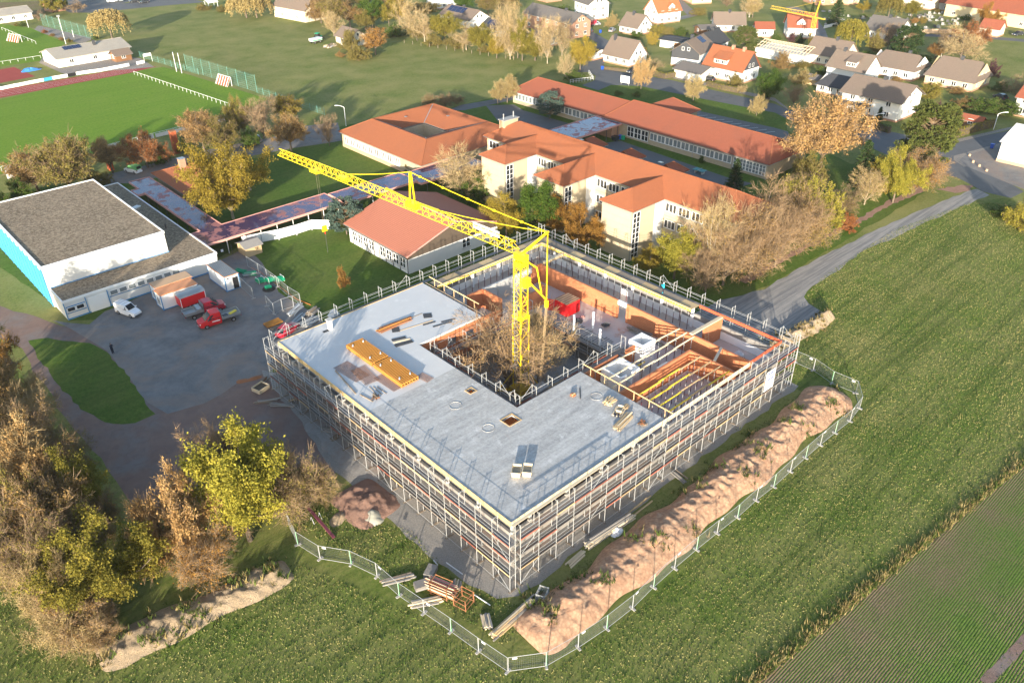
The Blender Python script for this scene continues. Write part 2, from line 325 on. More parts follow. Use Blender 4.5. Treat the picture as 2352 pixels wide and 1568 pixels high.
# ------------------------------------------------------------------ mesh building
def tag(o, label=None, cat=None, group=None, kind=None):
    if label: o['label'] = label
    if cat: o['category'] = cat
    if group: o['group'] = group
    if kind: o['kind'] = kind
    return o
def link(name, me, parent=None):
    o = bpy.data.objects.new(name, me); COL.objects.link(o)
    if parent: o.parent = parent
    return o
def thing(name, label, cat, loc=(0, 0, 0), group=None):
    o = link(name, None); o.location = loc; o.empty_display_size = .3; tag(o, label, cat, group); return o
def org(o):
    v = Vector((0, 0, 0))
    while o: v += o.location; o = o.parent
    return v
class MB:
    def __init__(s): s.v = []; s.f = []; s.mi = []
    def add(s, vs, fs, m=0):
        n = len(s.v); s.v += [tuple(v) for v in vs]; s.f += [tuple(i+n for i in f) for f in fs]; s.mi += [m]*len(fs); return s
    def box(s, x0, x1, y0, y1, z0, z1, m=0):
        return s.add([(x0, y0, z0), (x1, y0, z0), (x1, y1, z0), (x0, y1, z0), (x0, y0, z1), (x1, y0, z1), (x1, y1, z1), (x0, y1, z1)],
                     [(0, 3, 2, 1), (4, 5, 6, 7), (0, 1, 5, 4), (1, 2, 6, 5), (2, 3, 7, 6), (3, 0, 4, 7)], m)
    def obox(s, p0, p1, w, h, m=0, up=(0, 0, 1)):
        p0, p1 = Vector(p0), Vector(p1); d = (p1-p0).normalized(); up = Vector(up)
        y = up.cross(d)
        if y.length < 1e-4: y = Vector((1, 0, 0)).cross(d)
        y.normalize(); zz = d.cross(y); y = y*w/2; zz = zz*h/2
        return s.add([p0-y-zz, p1-y-zz, p1+y-zz, p0+y-zz, p0-y+zz, p1-y+zz, p1+y+zz, p0+y+zz],
                     [(0, 3, 2, 1), (4, 5, 6, 7), (0, 1, 5, 4), (1, 2, 6, 5), (2, 3, 7, 6), (3, 0, 4, 7)], m)
    def tube(s, p0, p1, r0, r1=None, n=6, m=0, cap=True):
        r1 = r0 if r1 is None else r1; p0, p1 = Vector(p0), Vector(p1); d = (p1-p0)
        if d.length < 1e-6: return s
        d.normalize(); a = d.orthogonal().normalized(); b = d.cross(a); vs = []
        for p, r in ((p0, r0), (p1, r1)):
            for i in range(n):
                t = 2*math.pi*i/n; vs.append(p+(a*math.cos(t)+b*math.sin(t))*r)
        fs = [(i, (i+1) % n, n+(i+1) % n, n+i) for i in range(n)]
        if cap: fs += [tuple(range(n))[::-1], tuple(range(n, 2*n))]
        return s.add(vs, fs, m)
    def prism(s, pts, z0, z1, m=0):
        n = len(pts); pts = [(p[0], p[1]) for p in pts]
        if sum(pts[i][0]*pts[(i+1) % n][1]-pts[(i+1) % n][0]*pts[i][1] for i in range(n)) < 0: pts = pts[::-1]
        return s.add([(x, y, z0) for x, y in pts]+[(x, y, z1) for x, y in pts],
                     [tuple(range(n))[::-1], tuple(range(n, 2*n))]+[(i, (i+1) % n, n+(i+1) % n, n+i) for i in range(n)], m)
    def slabf(s, pts, t=.16, m=0):
        """a sloping sheet with thickness (roof plane): pts on its top face, thickened straight down"""
        pts = [Vector(p) for p in pts]; nrm = Vector((0, 0, 0)); n = len(pts)
        for i in range(n): nrm += pts[i].cross(pts[(i+1) % n])
        if nrm.z < 0: pts = pts[::-1]
        return s.add([p-Vector((0, 0, t)) for p in pts]+pts, [tuple(range(n))[::-1], tuple(range(n, 2*n))]+[(i, (i+1) % n, n+(i+1) % n, n+i) for i in range(n)], m)
    def ball(s, c, rx, ry, rz, nu=8, nv=5, m=0):
        vs = [(c[0], c[1], c[2]-rz)]; fs = []
        for j in range(1, nv):
            t = math.pi*j/nv
            for i in range(nu): a = 2*math.pi*i/nu; vs.append((c[0]+rx*math.sin(t)*math.cos(a), c[1]+ry*math.sin(t)*math.sin(a), c[2]-rz*math.cos(t)))
        vs.append((c[0], c[1], c[2]+rz)); L = len(vs)-1
        for i in range(nu):
            fs.append((0, 1+(i+1) % nu, 1+i))
            for j in range(nv-2): a, b = 1+j*nu+i, 1+j*nu+(i+1) % nu; fs.append((a, b, b+nu, a+nu))
            fs.append((L, L-nu+i, L-nu+(i+1) % nu))
        return s.add(vs, fs, m)
    def mesh(s, name, mats, o=(0, 0, 0)):
        me = bpy.data.meshes.new(name); ox, oy, oz = o
        me.from_pydata([(x-ox, y-oy, z-oz) for x, y, z in s.v], [], s.f)
        for m in (mats if isinstance(mats, (list, tuple)) else [mats]): me.materials.append(MC[m])
        if any(s.mi): me.polygons.foreach_set('material_index', s.mi)
        me.update(); return me
    def build(s, name, mats, parent=None):
        if parent is not None: return link(name, s.mesh(name, mats, org(parent)), parent)
        b = Vector((sum(v[0] for v in s.v)/len(s.v), sum(v[1] for v in s.v)/len(s.v), min(v[2] for v in s.v)))
        o = link(name, s.mesh(name, mats, b)); o.location = b; return o
_UB = {}
def _unit(mat, cyl):
    k = (mat, cyl)
    if k not in _UB:
        b = MB()
        if cyl: b.tube((-.5, 0, 0), (.5, 0, 0), .5, .5, cyl)
        else: b.box(-.5, .5, -.5, .5, -.5, .5)
        _UB[k] = b.mesh(('rod_' if cyl else 'bar_')+mat, mat)
    return _UB[k]
def _frame(p0, p1, w, h, o):
    p0, p1 = Vector(p0)-o, Vector(p1)-o; d = p1-p0; L = d.length; d.normalize(); y = Vector((0, 0, 1)).cross(d)
    if y.length < 1e-3: y = Vector((0, 1, 0))
    y.normalize(); z = d.cross(y); c = (p0+p1)/2
    return Matrix(((d.x*L, y.x*w, z.x*h, c.x), (d.y*L, y.y*w, z.y*h, c.y), (d.z*L, y.z*w, z.z*h, c.z), (0, 0, 0, 1)))
def bar(name, parent, p0, p1, w, h, mat):
    o = link(name, _unit(mat, 0), parent); o.matrix_basis = _frame(p0, p1, w, h, org(parent)); return o
def rod(name, parent, p0, p1, r, mat, n=6):
    o = link(name, _unit(mat, n), parent); o.matrix_basis = _frame(p0, p1, 2*r, 2*r, org(parent)); return o
RNG = random.Random(7)
def jag(pts, amp=.4, step=2.5, seed=1):
    """world polygon with its edges broken up so that ground covers meet unevenly"""
    r = random.Random(seed); out = []
    for i in range(len(pts)):
        a, b = Vector(pts[i][:2]), Vector(pts[(i+1) % len(pts)][:2]); n = max(1, int((b-a).length/step)); d = (b-a); nn = Vector((-d.y, d.x)).normalized() if d.length else Vector((0, 0))
        for k in range(n):
            q = a+d*k/n; out.append(q+nn*(r.uniform(-amp, amp) if k else r.uniform(-amp, amp)*.3))
    return [(v.x, v.y) for v in out]
def sheet(name, pts, z, mat, amp=0.0, step=2.5, kind='structure'):
    pts = [(p[0], p[1]) for p in pts]
    if amp: pts = jag(pts, amp, step, len(name))
    me = bpy.data.meshes.new(name); me.from_pydata([(x, y, z) for x, y in pts], [], [tuple(range(len(pts)))]); me.materials.append(MC[mat]); me.update()
    if me.polygons[0].normal.z < 0: me.flip_normals()
    o = link(name, me); tag(o, kind=kind); return o
def band(pts, w):
    """polygon of a strip of width w along a polyline of world points"""
    pts = [Vector(p[:2]) for p in pts]; L, Rr = [], []
    for i, p in enumerate(pts):
        a = pts[max(0, i-1)]; b = pts[min(len(pts)-1, i+1)]; d = (b-a).normalized(); nn = Vector((-d.y, d.x)); ww = w[i] if isinstance(w, (list, tuple)) else w
        L.append(p+nn*ww/2); Rr.append(p-nn*ww/2)
    return [(v.x, v.y) for v in L+Rr[::-1]]
# ================================================================== ground, roads, covers
sheet('ground', [(-900, -500), (1500, -500), (1500, 1500), (-900, 1500)], 0, 'meadow')
FIELD = [(-140, -90), (330, -90), P(13, 2900, 520), P(13, 2240, 300), P(13, 1900, 330), P(13, 1250, 560), P(13, 640, 960), P(13, 450, 1150), P(13, 620, 1290), (88.6, 44), (88.3, 38), (37, 38), PD(1075, 1350), PD(940, 1225), PD(760, 1140), PD(655, 1180), PD(390, 1270), PD(300, 1200), PD(120, 960), PD(0, 790), PD(-260, 640), (-140, 120)]
sheet('field', FIELD, .004, 'field')
sheet('lawn', [P(10, -300, 720), P(10, 430, 1175), P(10, 580, 1355), P(10, 820, 1345), PD(420, 640), PD(560, 560), (50, 118), (52, 90), (88, 90), (92, 78), (90, 60), P(13, 330, 960), P(13, 1500, 260), P(13, 1550, 80), P(3, 860, 1400), P(3, 300, 1100), P(2, 1340, 760), P(2, 850, 740), P(2, 600, 700), P(1, 2280, 780), P(1, 1700, 930), P(1, 780, 1080), P(0, 2350, 1330), P(0, 800, 1540), P(0, -300, 1700)], .008, 'lawn', .3)
sheet('verge', [P(2, 840, 760), P(2, 950, 725), P(2, 1200, 735), P(2, 1750, 850), P(2, 2352, 960), P(3, 330, 1010), P(3, 330, 1120), P(2, 2352, 1090), P(2, 1340, 860), P(2, 1100, 830)], .016, 'lawn', .2)
# football ground
sheet('pitch_run_off', [P(0, -500, 960), P(0, 1120, 610), P(0, 1400, 575), P(0, 2300, 850), P(0, 1960, 1010), P(0, 800, 1320), P(0, -500, 1600)], .012, 'pitch')
sheet('running_track', [P(0, -500, 860), P(0, 1255, 555), P(0, 1335, 572), P(0, 1110, 627), P(0, -500, 935)], .020, 'tartan')
for i in range(1, 5):
    a, b, c, d = P(0, -500, 860), P(0, 1255, 555), P(0, 1110, 627), P(0, -500, 935)
    sheet('lane_line', band([a.lerp(d, i/5), b.lerp(c, i/5)], .1), .026, 'road_line')
sheet('hard_court', [P(0, -300, 650), P(0, 120, 575), P(0, 302, 655), P(0, -300, 770)], .020, 'tartan')
sheet('back_pitch', [P(0, -500, 480), P(0, -50, 200), P(0, 260, 240), P(0, 560, 370), P(0, 350, 520), P(0, -300, 620)], .012, 'pitch')
sheet('club_terrace', [P(0, 335, 540), P(0, 560, 640), P(0, 1320, 575), P(0, 1200, 500), P(0, 1000, 480), P(0, 520, 590), P(0, 370, 480)], .024, 'paving')
sheet('embankment_path', [P(0, 280, 260), P(0, 330, 220), P(0, 800, 330), P(0, 700, 380)], .010, 'paving', .3)
# site yard, dirt tracks
sheet('dirt_track', [PD(-40, 690), PD(110, 738), PD(205, 762), PD(300, 780), PD(420, 900), PD(470, 920), PD(545, 878), PD(612, 850), PD(650, 890), PD(790, 1060), PD(760, 1100), PD(640, 1060), PD(520, 1010), PD(420, 1170), PD(330, 1190), PD(250, 1080), PD(150, 960), PD(90, 870), PD(50, 800), PD(-40, 760)], .008, 'dirt', .35)
sheet('yard', [PD(120, 735), PD(205, 745), PD(240, 715), PD(420, 640), PD(560, 570), PD(590, 590), PD(640, 670), PD(740, 735), PD(700, 800), PD(625, 850), PD(545, 880), PD(470, 925), PD(385, 950), PD(340, 925), PD(290, 855), PD(245, 805), PD(205, 780)], .012, 'yard', .3)
sheet('grass_island', [PD(65, 782), PD(110, 776), PD(205, 788), PD(245, 808), PD(290, 858), PD(330, 915), PD(357, 950), PD(310, 972), PD(240, 970), PD(185, 940), PD(130, 880), PD(95, 830)], .020, 'lawn', .25, 1.2)
sheet('building_gravel', [PD(600, 850), PD(640, 905), PD(700, 985), PD(770, 1085), PD(900, 1195), PD(1000, 1290), PD(1075, 1342), PD(1140, 1376), PD(1190, 1368), (38.2, 40.0), (60, 40.2), (89.2, 40.2), (89.5, 90), (40, 91)], .016, 'gravel', .3, 1.5)
sheet('rubble_patch', [PD(700, 975), PD(745, 955), PD(820, 1030), PD(900, 1095), PD(860, 1110), PD(800, 1085), PD(740, 1030)], .022, 'rubble', .5, 1.2)
sheet('site_road', [P(13, -260, 1180), P(13, 130, 1085), P(13, 430, 900), P(13, 830, 700), P(13, 1280, 490), P(13, 1650, 330), P(13, 1950, 225), P(13, 2060, 280), P(13, 1720, 420), P(13, 1320, 610), P(13, 1010, 740), P(13, 700, 960), P(13, 540, 1060), P(13, 465, 1150), P(13, 510, 1210), P(13, 640, 1285), P(13, 560, 1345), P(13, 380, 1430), (89, 46), (89, 62)], .014, 'track_gravel', .3, 2)
sheet('trodden_path', band([P(13, -60, 1020), P(13, 160, 895), P(13, 330, 800), P(13, 620, 655), P(13, 900, 520), P(13, 1190, 355), P(13, 1500, 220)], [1.6, 1.5, 1.2, 1.0, 1.2, 1.4, 2.0]), .012, 'rose_earth', .35, 1.0)
sheet('bare_soil', [P(13, 1590, 230), P(13, 1780, 200), P(13, 1920, 190), P(13, 1900, 240), P(13, 1760, 262)], .012, 'rose_earth', .4, 1.0)
# asphalt
sheet('street', [P(2, 690, 590), P(2, 800, 580), P(2, 1100, 625), P(2, 1480, 690), P(2, 1760, 760), P(2, 2352, 890), P(3, 340, 940), P(3, 1000, 1080), P(3, 1700, 1235), P(3, 1830, 1330), P(3, 2352, 1640), P(13, 2240, 305), P(13, 2000, 250), P(13, 1900, 190), P(13, 1780, 130), P(13, 1530, 75), P(3, 1420, 1430), P(3, 870, 1190), P(3, 330, 1020), P(2, 2352, 965), P(2, 1750, 850), P(2, 1200, 738), P(2, 950, 728), P(2, 840, 775), P(2, 700, 730), P(2, 810, 690), P(2, 820, 650), P(2, 760, 620)], .020, 'asphalt')
sheet('side_street', [P(3, 1690, 1250), P(3, 1800, 1205), P(3, 2400, 1085), P(3, 2400, 1190), P(3, 1960, 1280), P(3, 1790, 1330)], .024, 'asphalt')
sheet('footpath', [P(3, 1680, 1215), P(3, 2400, 1050), P(3, 2400, 1068), P(3, 1700, 1238)], .028, 'paving')
sheet('footpath', [P(3, 1750, 1335), P(3, 1960, 1278), P(3, 2150, 1225), P(3, 2160, 1240), P(3, 1850, 1330), P(3, 1800, 1365), P(3, 1860, 1425), P(3, 1840, 1430), P(3, 1750, 1370)], .030, 'paving')
sheet('forecourt', [P(3, 1800, 1365), P(3, 1850, 1330), P(3, 2160, 1240), P(3, 2400, 1350), P(3, 2400, 1640), P(3, 2200, 1560), P(3, 1860, 1425)], .026, 'yard')
sheet('footpath', [P(2, 1490, 650), P(2, 2352, 840), P(3, 330, 925), P(3, 330, 938), P(2, 2352, 868), P(2, 1480, 672)], .026, 'paving')
sheet('parking_lot', [P(2, 1330, 868), P(2, 2352, 1095), P(3, 330, 1125), P(3, 400, 1260), P(2, 2352, 1190), P(2, 1380, 930)], .014, 'asphalt')
for i in range(12):
    a = P(2, 1470+i*72, 938+i*18); b = P(2, 1560+i*72, 935+i*17.4)
    sheet('parking_line', band([a, b], .12), .022, 'road_line')
sheet('schoolyard', [P(2, -120, 905), P(2, 120, 895), P(2, 200, 945), P(2, 700, 1090), P(2, 420, 1140), P(2, 0, 1060)], .014, 'asphalt')
sheet('inner_yard', [P(2, 780, 1240), P(2, 1030, 1205), P(2, 1950, 1520), P(2, 2160, 1570), P(2, 1900, 1640), P(2, 1200, 1480)], .014, 'asphalt')
sheet('north_lane', [P(1, 1690, 945), P(1, 1800, 900), P(1, 2290, 815), P(2, 140, 815), P(2, 140, 850), P(1, 2280, 850), P(1, 1830, 945)], .016, 'asphalt')
sheet('access_road', [P(0, 780, 1600), P(0, 930, 1490), P(0, 1300, 1400), P(0, 1700, 1300), P(0, 2352, 1170), P(1, 420, 1080), P(1, 750, 1050), P(1, 790, 1200), P(1, 250, 1290), P(1, -20, 1340), P(0, 1300, 1530), P(10, 1100, 180), P(10, 850, 190)], .016, 'yard', .3, 2)
sheet('village_lane', band([P(2, 760, 620), P(2, 900, 370), P(2, 760, 290), P(2, 640, 230)], [7, 5.5, 5, 5]), .012, 'asphalt')
sheet('village_lane', band([P(3, 640, 400), P(3, 590, 250), P(3, 520, 160), P(3, 360, 60)], 5.0), .012, 'yard')
sheet('village_lane', band([P(3, 1450, 300), P(3, 2000, 320), P(3, 2500, 360)], 5), .012, 'asphalt')
sheet('village_lane', band([P(2, 1350, 205), P(2, 1650, 130), P(2, 1450, -60)], 4.5), .012, 'yard')
sheet('car_park', [P(0, 600, 110), P(0, 830, 70), P(0, 1500, -40), P(0, 1760, 20), P(0, 1300, 60), P(0, 800, 110)], .012, 'asphalt', .3, 4)
sheet('car_park', [P(0, 200, -60), P(0, 1400, -80), P(0, 900, 80), P(0, 600, 110)], .010, 'asphalt')
sheet('garden_plots', [P(0, -200, 30), P(0, 340, 10), P(0, 400, 110), P(0, 180, 150), P(0, -200, 120)], .010, 'crop')
# crop field on the right and the strip of dry grass along its edge
CA, CB = P(33, 45, 895), P(33, 1145, 0)
cd = (CB-CA).normalized(); C0 = CA-cd*60; C1 = CB+cd*150
sheet('crop_field', [C0, C1, C1+Vector((60, -120, 0)), C0+Vector((0, -120, 0))], .012, 'crop')
sheet('tractor_track', band([P(33, 1150, 895), P(33, 1344, 690), P(33, 1344, 690)+cd*40], .9), .020, 'dirt', .06, .5)

def tufts(name, pts, size, mats, blades=5, seed=3, lean=.5, kind='stuff', width=.13):
    """many small blades joined into one cover; pts = (x, y, z, scale)"""
    r = np.random.default_rng(seed); pts = np.array(pts, float); n = len(pts)*blades
    c = np.repeat(pts, blades, 0); s = size*c[:, 3]*r.uniform(.5, 1.25, n); a = r.uniform(0, 2*np.pi, n)
    base = c[:, :3].copy(); base[:, 0] += r.normal(0, .35, n)*s; base[:, 1] += r.normal(0, .35, n)*s
    d = np.stack([np.cos(a), np.sin(a), np.zeros(n)], 1); q = np.stack([-np.sin(a), np.cos(a), np.zeros(n)], 1)
    tip = base+d*(s*lean*r.uniform(.2, 1.3, n))[:, None]; tip[:, 2] += s
    w_ = (s*width)[:, None]
    v = np.stack([base-q*w_, base+q*w_, tip], 1).reshape(-1, 3); f = np.arange(3*n).reshape(-1, 3)
    me = bpy.data.meshes.new(name); me.from_pydata(v.tolist(), [], f.tolist())
    for m in mats: me.materials.append(MC[m])
    if len(mats) > 1: me.polygons.foreach_set('material_index', np.repeat(r.integers(0, len(mats), len(pts)), blades).astype(np.int32))
    me.update(); o = link(name, me); tag(o, kind=kind); return o
r = random.Random(4)
pts = []
for i in range(5200):
    t = r.random(); p = C0.lerp(C1, t); o_ = Vector((-cd.y, cd.x, 0))*abs(r.gauss(.1, .55)); pts.append((p.x+o_.x, p.y+o_.y, .01, r.uniform(.5, 1.3)))
tufts('dry_grass_strip', pts, .38, ['hay', 'hay', 'weed'], 5, 5, .9)

# real grass over the fields near the camera: small tufts, random lean and size, instanced on the ground
def field_grass(name, polys, dens, size, mat, seed):
    me = bpy.data.meshes.new(name); vs, fs = [], []
    for p in polys:
        n = len(vs); vs += [(q[0], q[1], .01) for q in p]; fs.append(tuple(range(n, n+len(p))))
    me.from_pydata(vs, [], fs); me.materials.append(MC[mat]); me.update()
    for pl in me.polygons:
        if pl.normal.z < 0: pl.flip()
    o = link(name, me); tag(o, kind='stuff')
    g = bpy.data.node_groups.new(name, 'GeometryNodeTree'); g.interface.new_socket('Geometry', in_out='INPUT', socket_type='NodeSocketGeometry'); g.interface.new_socket('Geometry', in_out='OUTPUT', socket_type='NodeSocketGeometry')
    nn = g.nodes.new; L = g.links.new
    gi, go = nn('NodeGroupInput'), nn('NodeGroupOutput'); di = nn('GeometryNodeDistributePointsOnFaces'); di.inputs['Density'].default_value = dens; di.inputs['Seed'].default_value = seed
    co = nn('GeometryNodeMeshCone'); co.inputs['Vertices'].default_value = 3; co.inputs['Radius Top'].default_value = 0; co.inputs['Radius Bottom'].default_value = size*.30; co.inputs['Depth'].default_value = size
    ins = nn('GeometryNodeInstanceOnPoints'); sm = nn('GeometryNodeSetMaterial'); sm.inputs['Material'].default_value = MC[mat]
    ro = nn('FunctionNodeRandomValue'); ro.data_type = 'FLOAT_VECTOR'; ro.inputs[0].default_value = (-.75, -.75, 0); ro.inputs[1].default_value = (.75, .75, 6.28)
    rs = nn('FunctionNodeRandomValue'); rs.data_type = 'FLOAT_VECTOR'; rs.inputs[0].default_value = (.5, .5, .35); rs.inputs[1].default_value = (1.5, 1.5, 1.5)
    L(gi.outputs[0], di.inputs[0]); L(di.outputs[0], ins.inputs['Points']); L(co.outputs[0], sm.inputs[0]); L(sm.outputs[0], ins.inputs['Instance']); L(ro.outputs[0], ins.inputs['Rotation']); L(rs.outputs[0], ins.inputs['Scale']); L(ins.outputs[0], go.inputs[0])
    md = o.modifiers.new('grass', 'NODES'); md.node_group = g; return o
@reg('tuft')
def _(n):
    r_ = n.rnd(); g = n.ramp(n.mix(.5, n.noise(1.1, 5, .8), r_), (.3, (.028, .06, .01)), (.5, (.10, .155, .025)), (.68, (.19, .235, .05)))
    w2 = n.mix(.5, n.noise(1.0, 3, .6, n.map((.03, .42, 1)), .4), n.noise(1.0, 3, .6, n.map((.02, 1.5, 1)), .3)); pat = n.mix(.5, n.noise(.9, 6, .85), r_)
    col = n.mix(n.ramp(n.mix(.35, pat, n.noise(.08, 4, .6)), (.49, 0.0), (.58, .9)), g, (.32, .27, .115))
    col = n.mix(n.ramp(w2, (.38, .65), (.52, 0.0)), col, (.03, .06, .012)); return n.fin(col, .9, .1)
field_grass('field_grass', [[PD(-40, 1000), PD(60, 1200), PD(150, 1420), PD(210, 1500), PD(420, 1450), PD(680, 1290), PD(1000, 1430), PD(1100, 1480), PD(1170, 1545), PD(1280, 1530), (44, 31), (60, 31.5), (91, 31.5), (94, 33.5), (94, 38.5), (89.5, 42), (91, 52), P(13, 620, 1290), P(13, 480, 1150), P(13, 640, 970), P(13, 1250, 570), P(13, 1900, 340), P(13, 2300, 360), C1, C0, (-30, 2)]], 16, .16, 'tuft', 3)
field_grass('site_grass', [[PD(660, 1200), PD(760, 1150), PD(860, 1200), PD(940, 1215), PD(1060, 1340), PD(1190, 1385), (38.6, 38.7), (88, 39.2), (89, 38.2), (60, 37.4), (44, 37), (35, 36), PD(1150, 1480), PD(1000, 1380), PD(860, 1310)]], 16, .18, 'tuft', 5)
field_grass('crop_rows', [[C0+Vector((0, -1, 0)), C1+Vector((0, -1, 0)), C1+Vector((40, -90, 0)), C0+Vector((0, -60, 0))]], 7, .12, 'weed', 6)

# heaps of excavated earth
def heap(name, axis, width, height, mat, label, cat, seed=0, n_across=16, step=.45, rough=.18, weeds=0, wmat=('weed',), wsize=.45):
    r = np.random.default_rng(seed); ax = [Vector((p[0], p[1], 0)) for p in axis]; tot = sum((ax[i+1]-ax[i]).length for i in range(len(ax)-1)); nl = max(8, int(tot/step))
    seg = []; acc = 0
    for i in range(len(ax)-1): L_ = (ax[i+1]-ax[i]).length; seg.append((acc, L_, i)); acc += L_
    V = []; cen = ax[0]
    ph = r.uniform(0, 6, 8)
    nz = r.normal(0, 1, (nl+1, n_across+1)); n2 = r.normal(0, 1, (nl+1, n_across+1))
    for _ in range(3): n2 = (n2+np.roll(n2, 1, 0)+np.roll(n2, 1, 1)+np.roll(n2, -1, 0)+np.roll(n2, -1, 1))/2.6
    nz = nz*.4+n2*.9
    for i in range(nl+1):
        s_ = tot*i/nl
        for a, L_, k in seg:
            if s_ <= a+L_+1e-6: break
        p = ax[k].lerp(ax[k+1], (s_-a)/L_); d = (ax[k+1]-ax[k]).normalized(); q = Vector((-d.y, d.x, 0)); e = min(s_, tot-s_)
        end = min(1, math.sqrt(max(0, e)/(width*.4)))
        wd = width*(.55+.45*end)*(1+.12*math.sin(s_*.35+ph[0])+.08*math.sin(s_*.9+ph[1])); h = height*end*(1+.10*math.sin(s_*.5+ph[2])+.06*math.sin(s_*1.3+ph[3]))
        for j in range(n_across+1):
            t = j/n_across*2-1; tt_ = (t-.05)/(.95 if t > .05 else 1.05); prof = max(0, math.cos(tt_*math.pi/2))**.9
            z = h*prof+nz[i, j]*rough*prof**.5*end; pp = p+q*(t*wd/2); V.append((pp.x, pp.y, max(.0, z)-(.03 if abs(t) == 1 else 0)))
    Fc = [(i*(n_across+1)+j, (i+1)*(n_across+1)+j, (i+1)*(n_across+1)+j+1, i*(n_across+1)+j+1) for i in range(nl) for j in range(n_across)]
    Fc = [f[::-1] for f in Fc]
    me = bpy.data.meshes.new(name); me.from_pydata([(x-cen.x, y-cen.y, z) for x, y, z in V], [], Fc); me.materials.append(MC[mat]); me.update()
    if sum(p.normal.z for p in me.polygons) < 0: me.flip_normals()
    me.polygons.foreach_set('use_smooth', [True]*len(Fc))
    if weeds:
        root = thing(name, label, cat, cen); o = link('earth', me, root); rr = random.Random(seed); pts = []
        hot = [V[rr.randrange(len(V))] for _ in range(max(3, weeds//14))]
        for _ in range(weeds):
            h_ = hot[rr.randrange(len(hot))]; p = (h_[0]+rr.gauss(0, .55), h_[1]+rr.gauss(0, .55)); near = min(V[::3], key=lambda v: (v[0]-p[0])**2+(v[1]-p[1])**2)
            pts.append((p[0]-cen.x, p[1]-cen.y, near[2], rr.uniform(.4, 1.2)))
        t = tufts('weeds', pts, wsize, list(wmat), 7, seed, .9, 'stuff', .16); t.parent = root
        return root
    o = link(name, me); o.location = cen; tag(o, label, cat); return o
heap('earth_bank', [(34.2, 35.7), (44, 35.4), (60, 35.5), (75, 35.8), (91.8, 36.0)], 5.7, 1.3, 'earth', 'long red brown earth bank overgrown with weeds behind the mesh fence', 'earth bank', 2, 30, .2, .05, 330, ('weed', 'weed', 'hay'), .5)
heap('earth_bank', [PD(225, 1515), PD(330, 1462), PD(480, 1395), PD(665, 1305)], 4.4, .7, 'pale_earth', 'low pale tan earth bank in the field beside the yellow maple', 'earth bank', 3, 22, .2, .05, 200, ('weed', 'hay', 'weed'), .5)
heap('earth_bank', [P(13, 170, 1600), P(13, 420, 1470), P(13, 560, 1400), P(13, 700, 1305)], 2.6, .9, 'pale_earth', 'short straw covered earth bank at the end of the gravel site road', 'earth bank', 5, 12, .4, .14, 160, ('hay',), .5)
heap('soil_heap', [PD(800, 1120), PD(850, 1165), PD(885, 1190)], 7.5, .8, 'rose_earth', 'rosy soil heap with wheel ruts next to the scaffold', 'soil heap', 6, 30, .25, .09)
heap('sand_heap', [PD(832, 1193), PD(880, 1183)], 3.2, .9, 'sand_grey', 'small grey green sand heap beside the rosy soil heap', 'sand heap', 7, 12, .3, .1)
heap('soil_heap', [PD(762, 1188), PD(790, 1196)], 2.4, .35, 'pale_earth', 'pale spill of sand at the edge of the rosy soil heap', 'soil heap', 8, 10, .3, .06)
heap('gravel_heap', [PD(1870, 898), PD(1905, 908)], 3.8, .9, 'gravel', 'grey gravel heap at the far end of the red brown earth bank', 'gravel heap', 9, 12, .3, .1)
heap('mulch_heap', [P(20, 2240, 440), P(20, 2020, 490)], 1.1, .3, 'rust', 'flat spread of rust brown bars beside the scaffold corner', 'debris', 10, 8, .3, .05)
# ================================================================== the school extension under construction
HS, FL = 7.0, 3.4
X0, X1, Y0, Y1 = 38.7, 87.1, 42.7, 88.0
SX, CX0, CX1, CY0, CY1 = 62.6, 51.8, 73.4, 55.9, 74.8
ext = thing('school_extension', 'concrete and orange brick school extension under construction around a courtyard', 'building', (60, 60, 0))
def rectgrid(xs, ys, inside, z0, z1, mb=None):
    mb = mb or MB(); I = lambda i, j: 0 <= i < len(xs)-1 and 0 <= j < len(ys)-1 and inside((xs[i]+xs[i+1])/2, (ys[j]+ys[j+1])/2)
    for i in range(len(xs)-1):
        for j in range(len(ys)-1):
            if not I(i, j): continue
            a, b, c, d = xs[i], xs[i+1], ys[j], ys[j+1]
            mb.add([(a, c, z1), (b, c, z1), (b, d, z1), (a, d, z1)], [(0, 1, 2, 3)]); mb.add([(a, c, z0), (b, c, z0), (b, d, z0), (a, d, z0)], [(3, 2, 1, 0)])
            if not I(i-1, j): mb.add([(a, c, z0), (a, c, z1), (a, d, z1), (a, d, z0)], [(0, 1, 2, 3)])
            if not I(i+1, j): mb.add([(b, c, z0), (b, d, z0), (b, d, z1), (b, c, z1)], [(0, 1, 2, 3)])
            if not I(i, j-1): mb.add([(a, c, z0), (b, c, z0), (b, c, z1), (a, c, z1)], [(0, 1, 2, 3)])
            if not I(i, j+1): mb.add([(a, d, z0), (a, d, z1), (b, d, z1), (b, d, z0)], [(0, 1, 2, 3)])
    return mb
hA = (48.8, 50.5, 53.9, 55.4); hB = (49.6, 50.5, 61.7, 62.6)
inh = lambda x, y, h: h[0] < x < h[1] and h[2] < y < h[3]
rectgrid([X0, hA[0], hB[0], hA[1], CX0, SX], [Y0, hA[2], hA[3], CY0, hB[2], hB[3], CY1, Y1], lambda x, y: not (x > CX0 and CY0 < y < CY1) and not inh(x, y, hA) and not (hB[0] < x < hA[1] and hB[2] < y < hB[3]), HS-.32, HS).build('roof_slab', 'slab', ext)
rectgrid([X0+.05, CX0, CX1, X1-.05], [Y0+.05, CY0, CY1, Y1-.05], lambda x, y: not (CX0 < x < CX1 and CY0 < y < CY1), FL-.3, FL).build('floor_slab', 'floor_screed', ext)
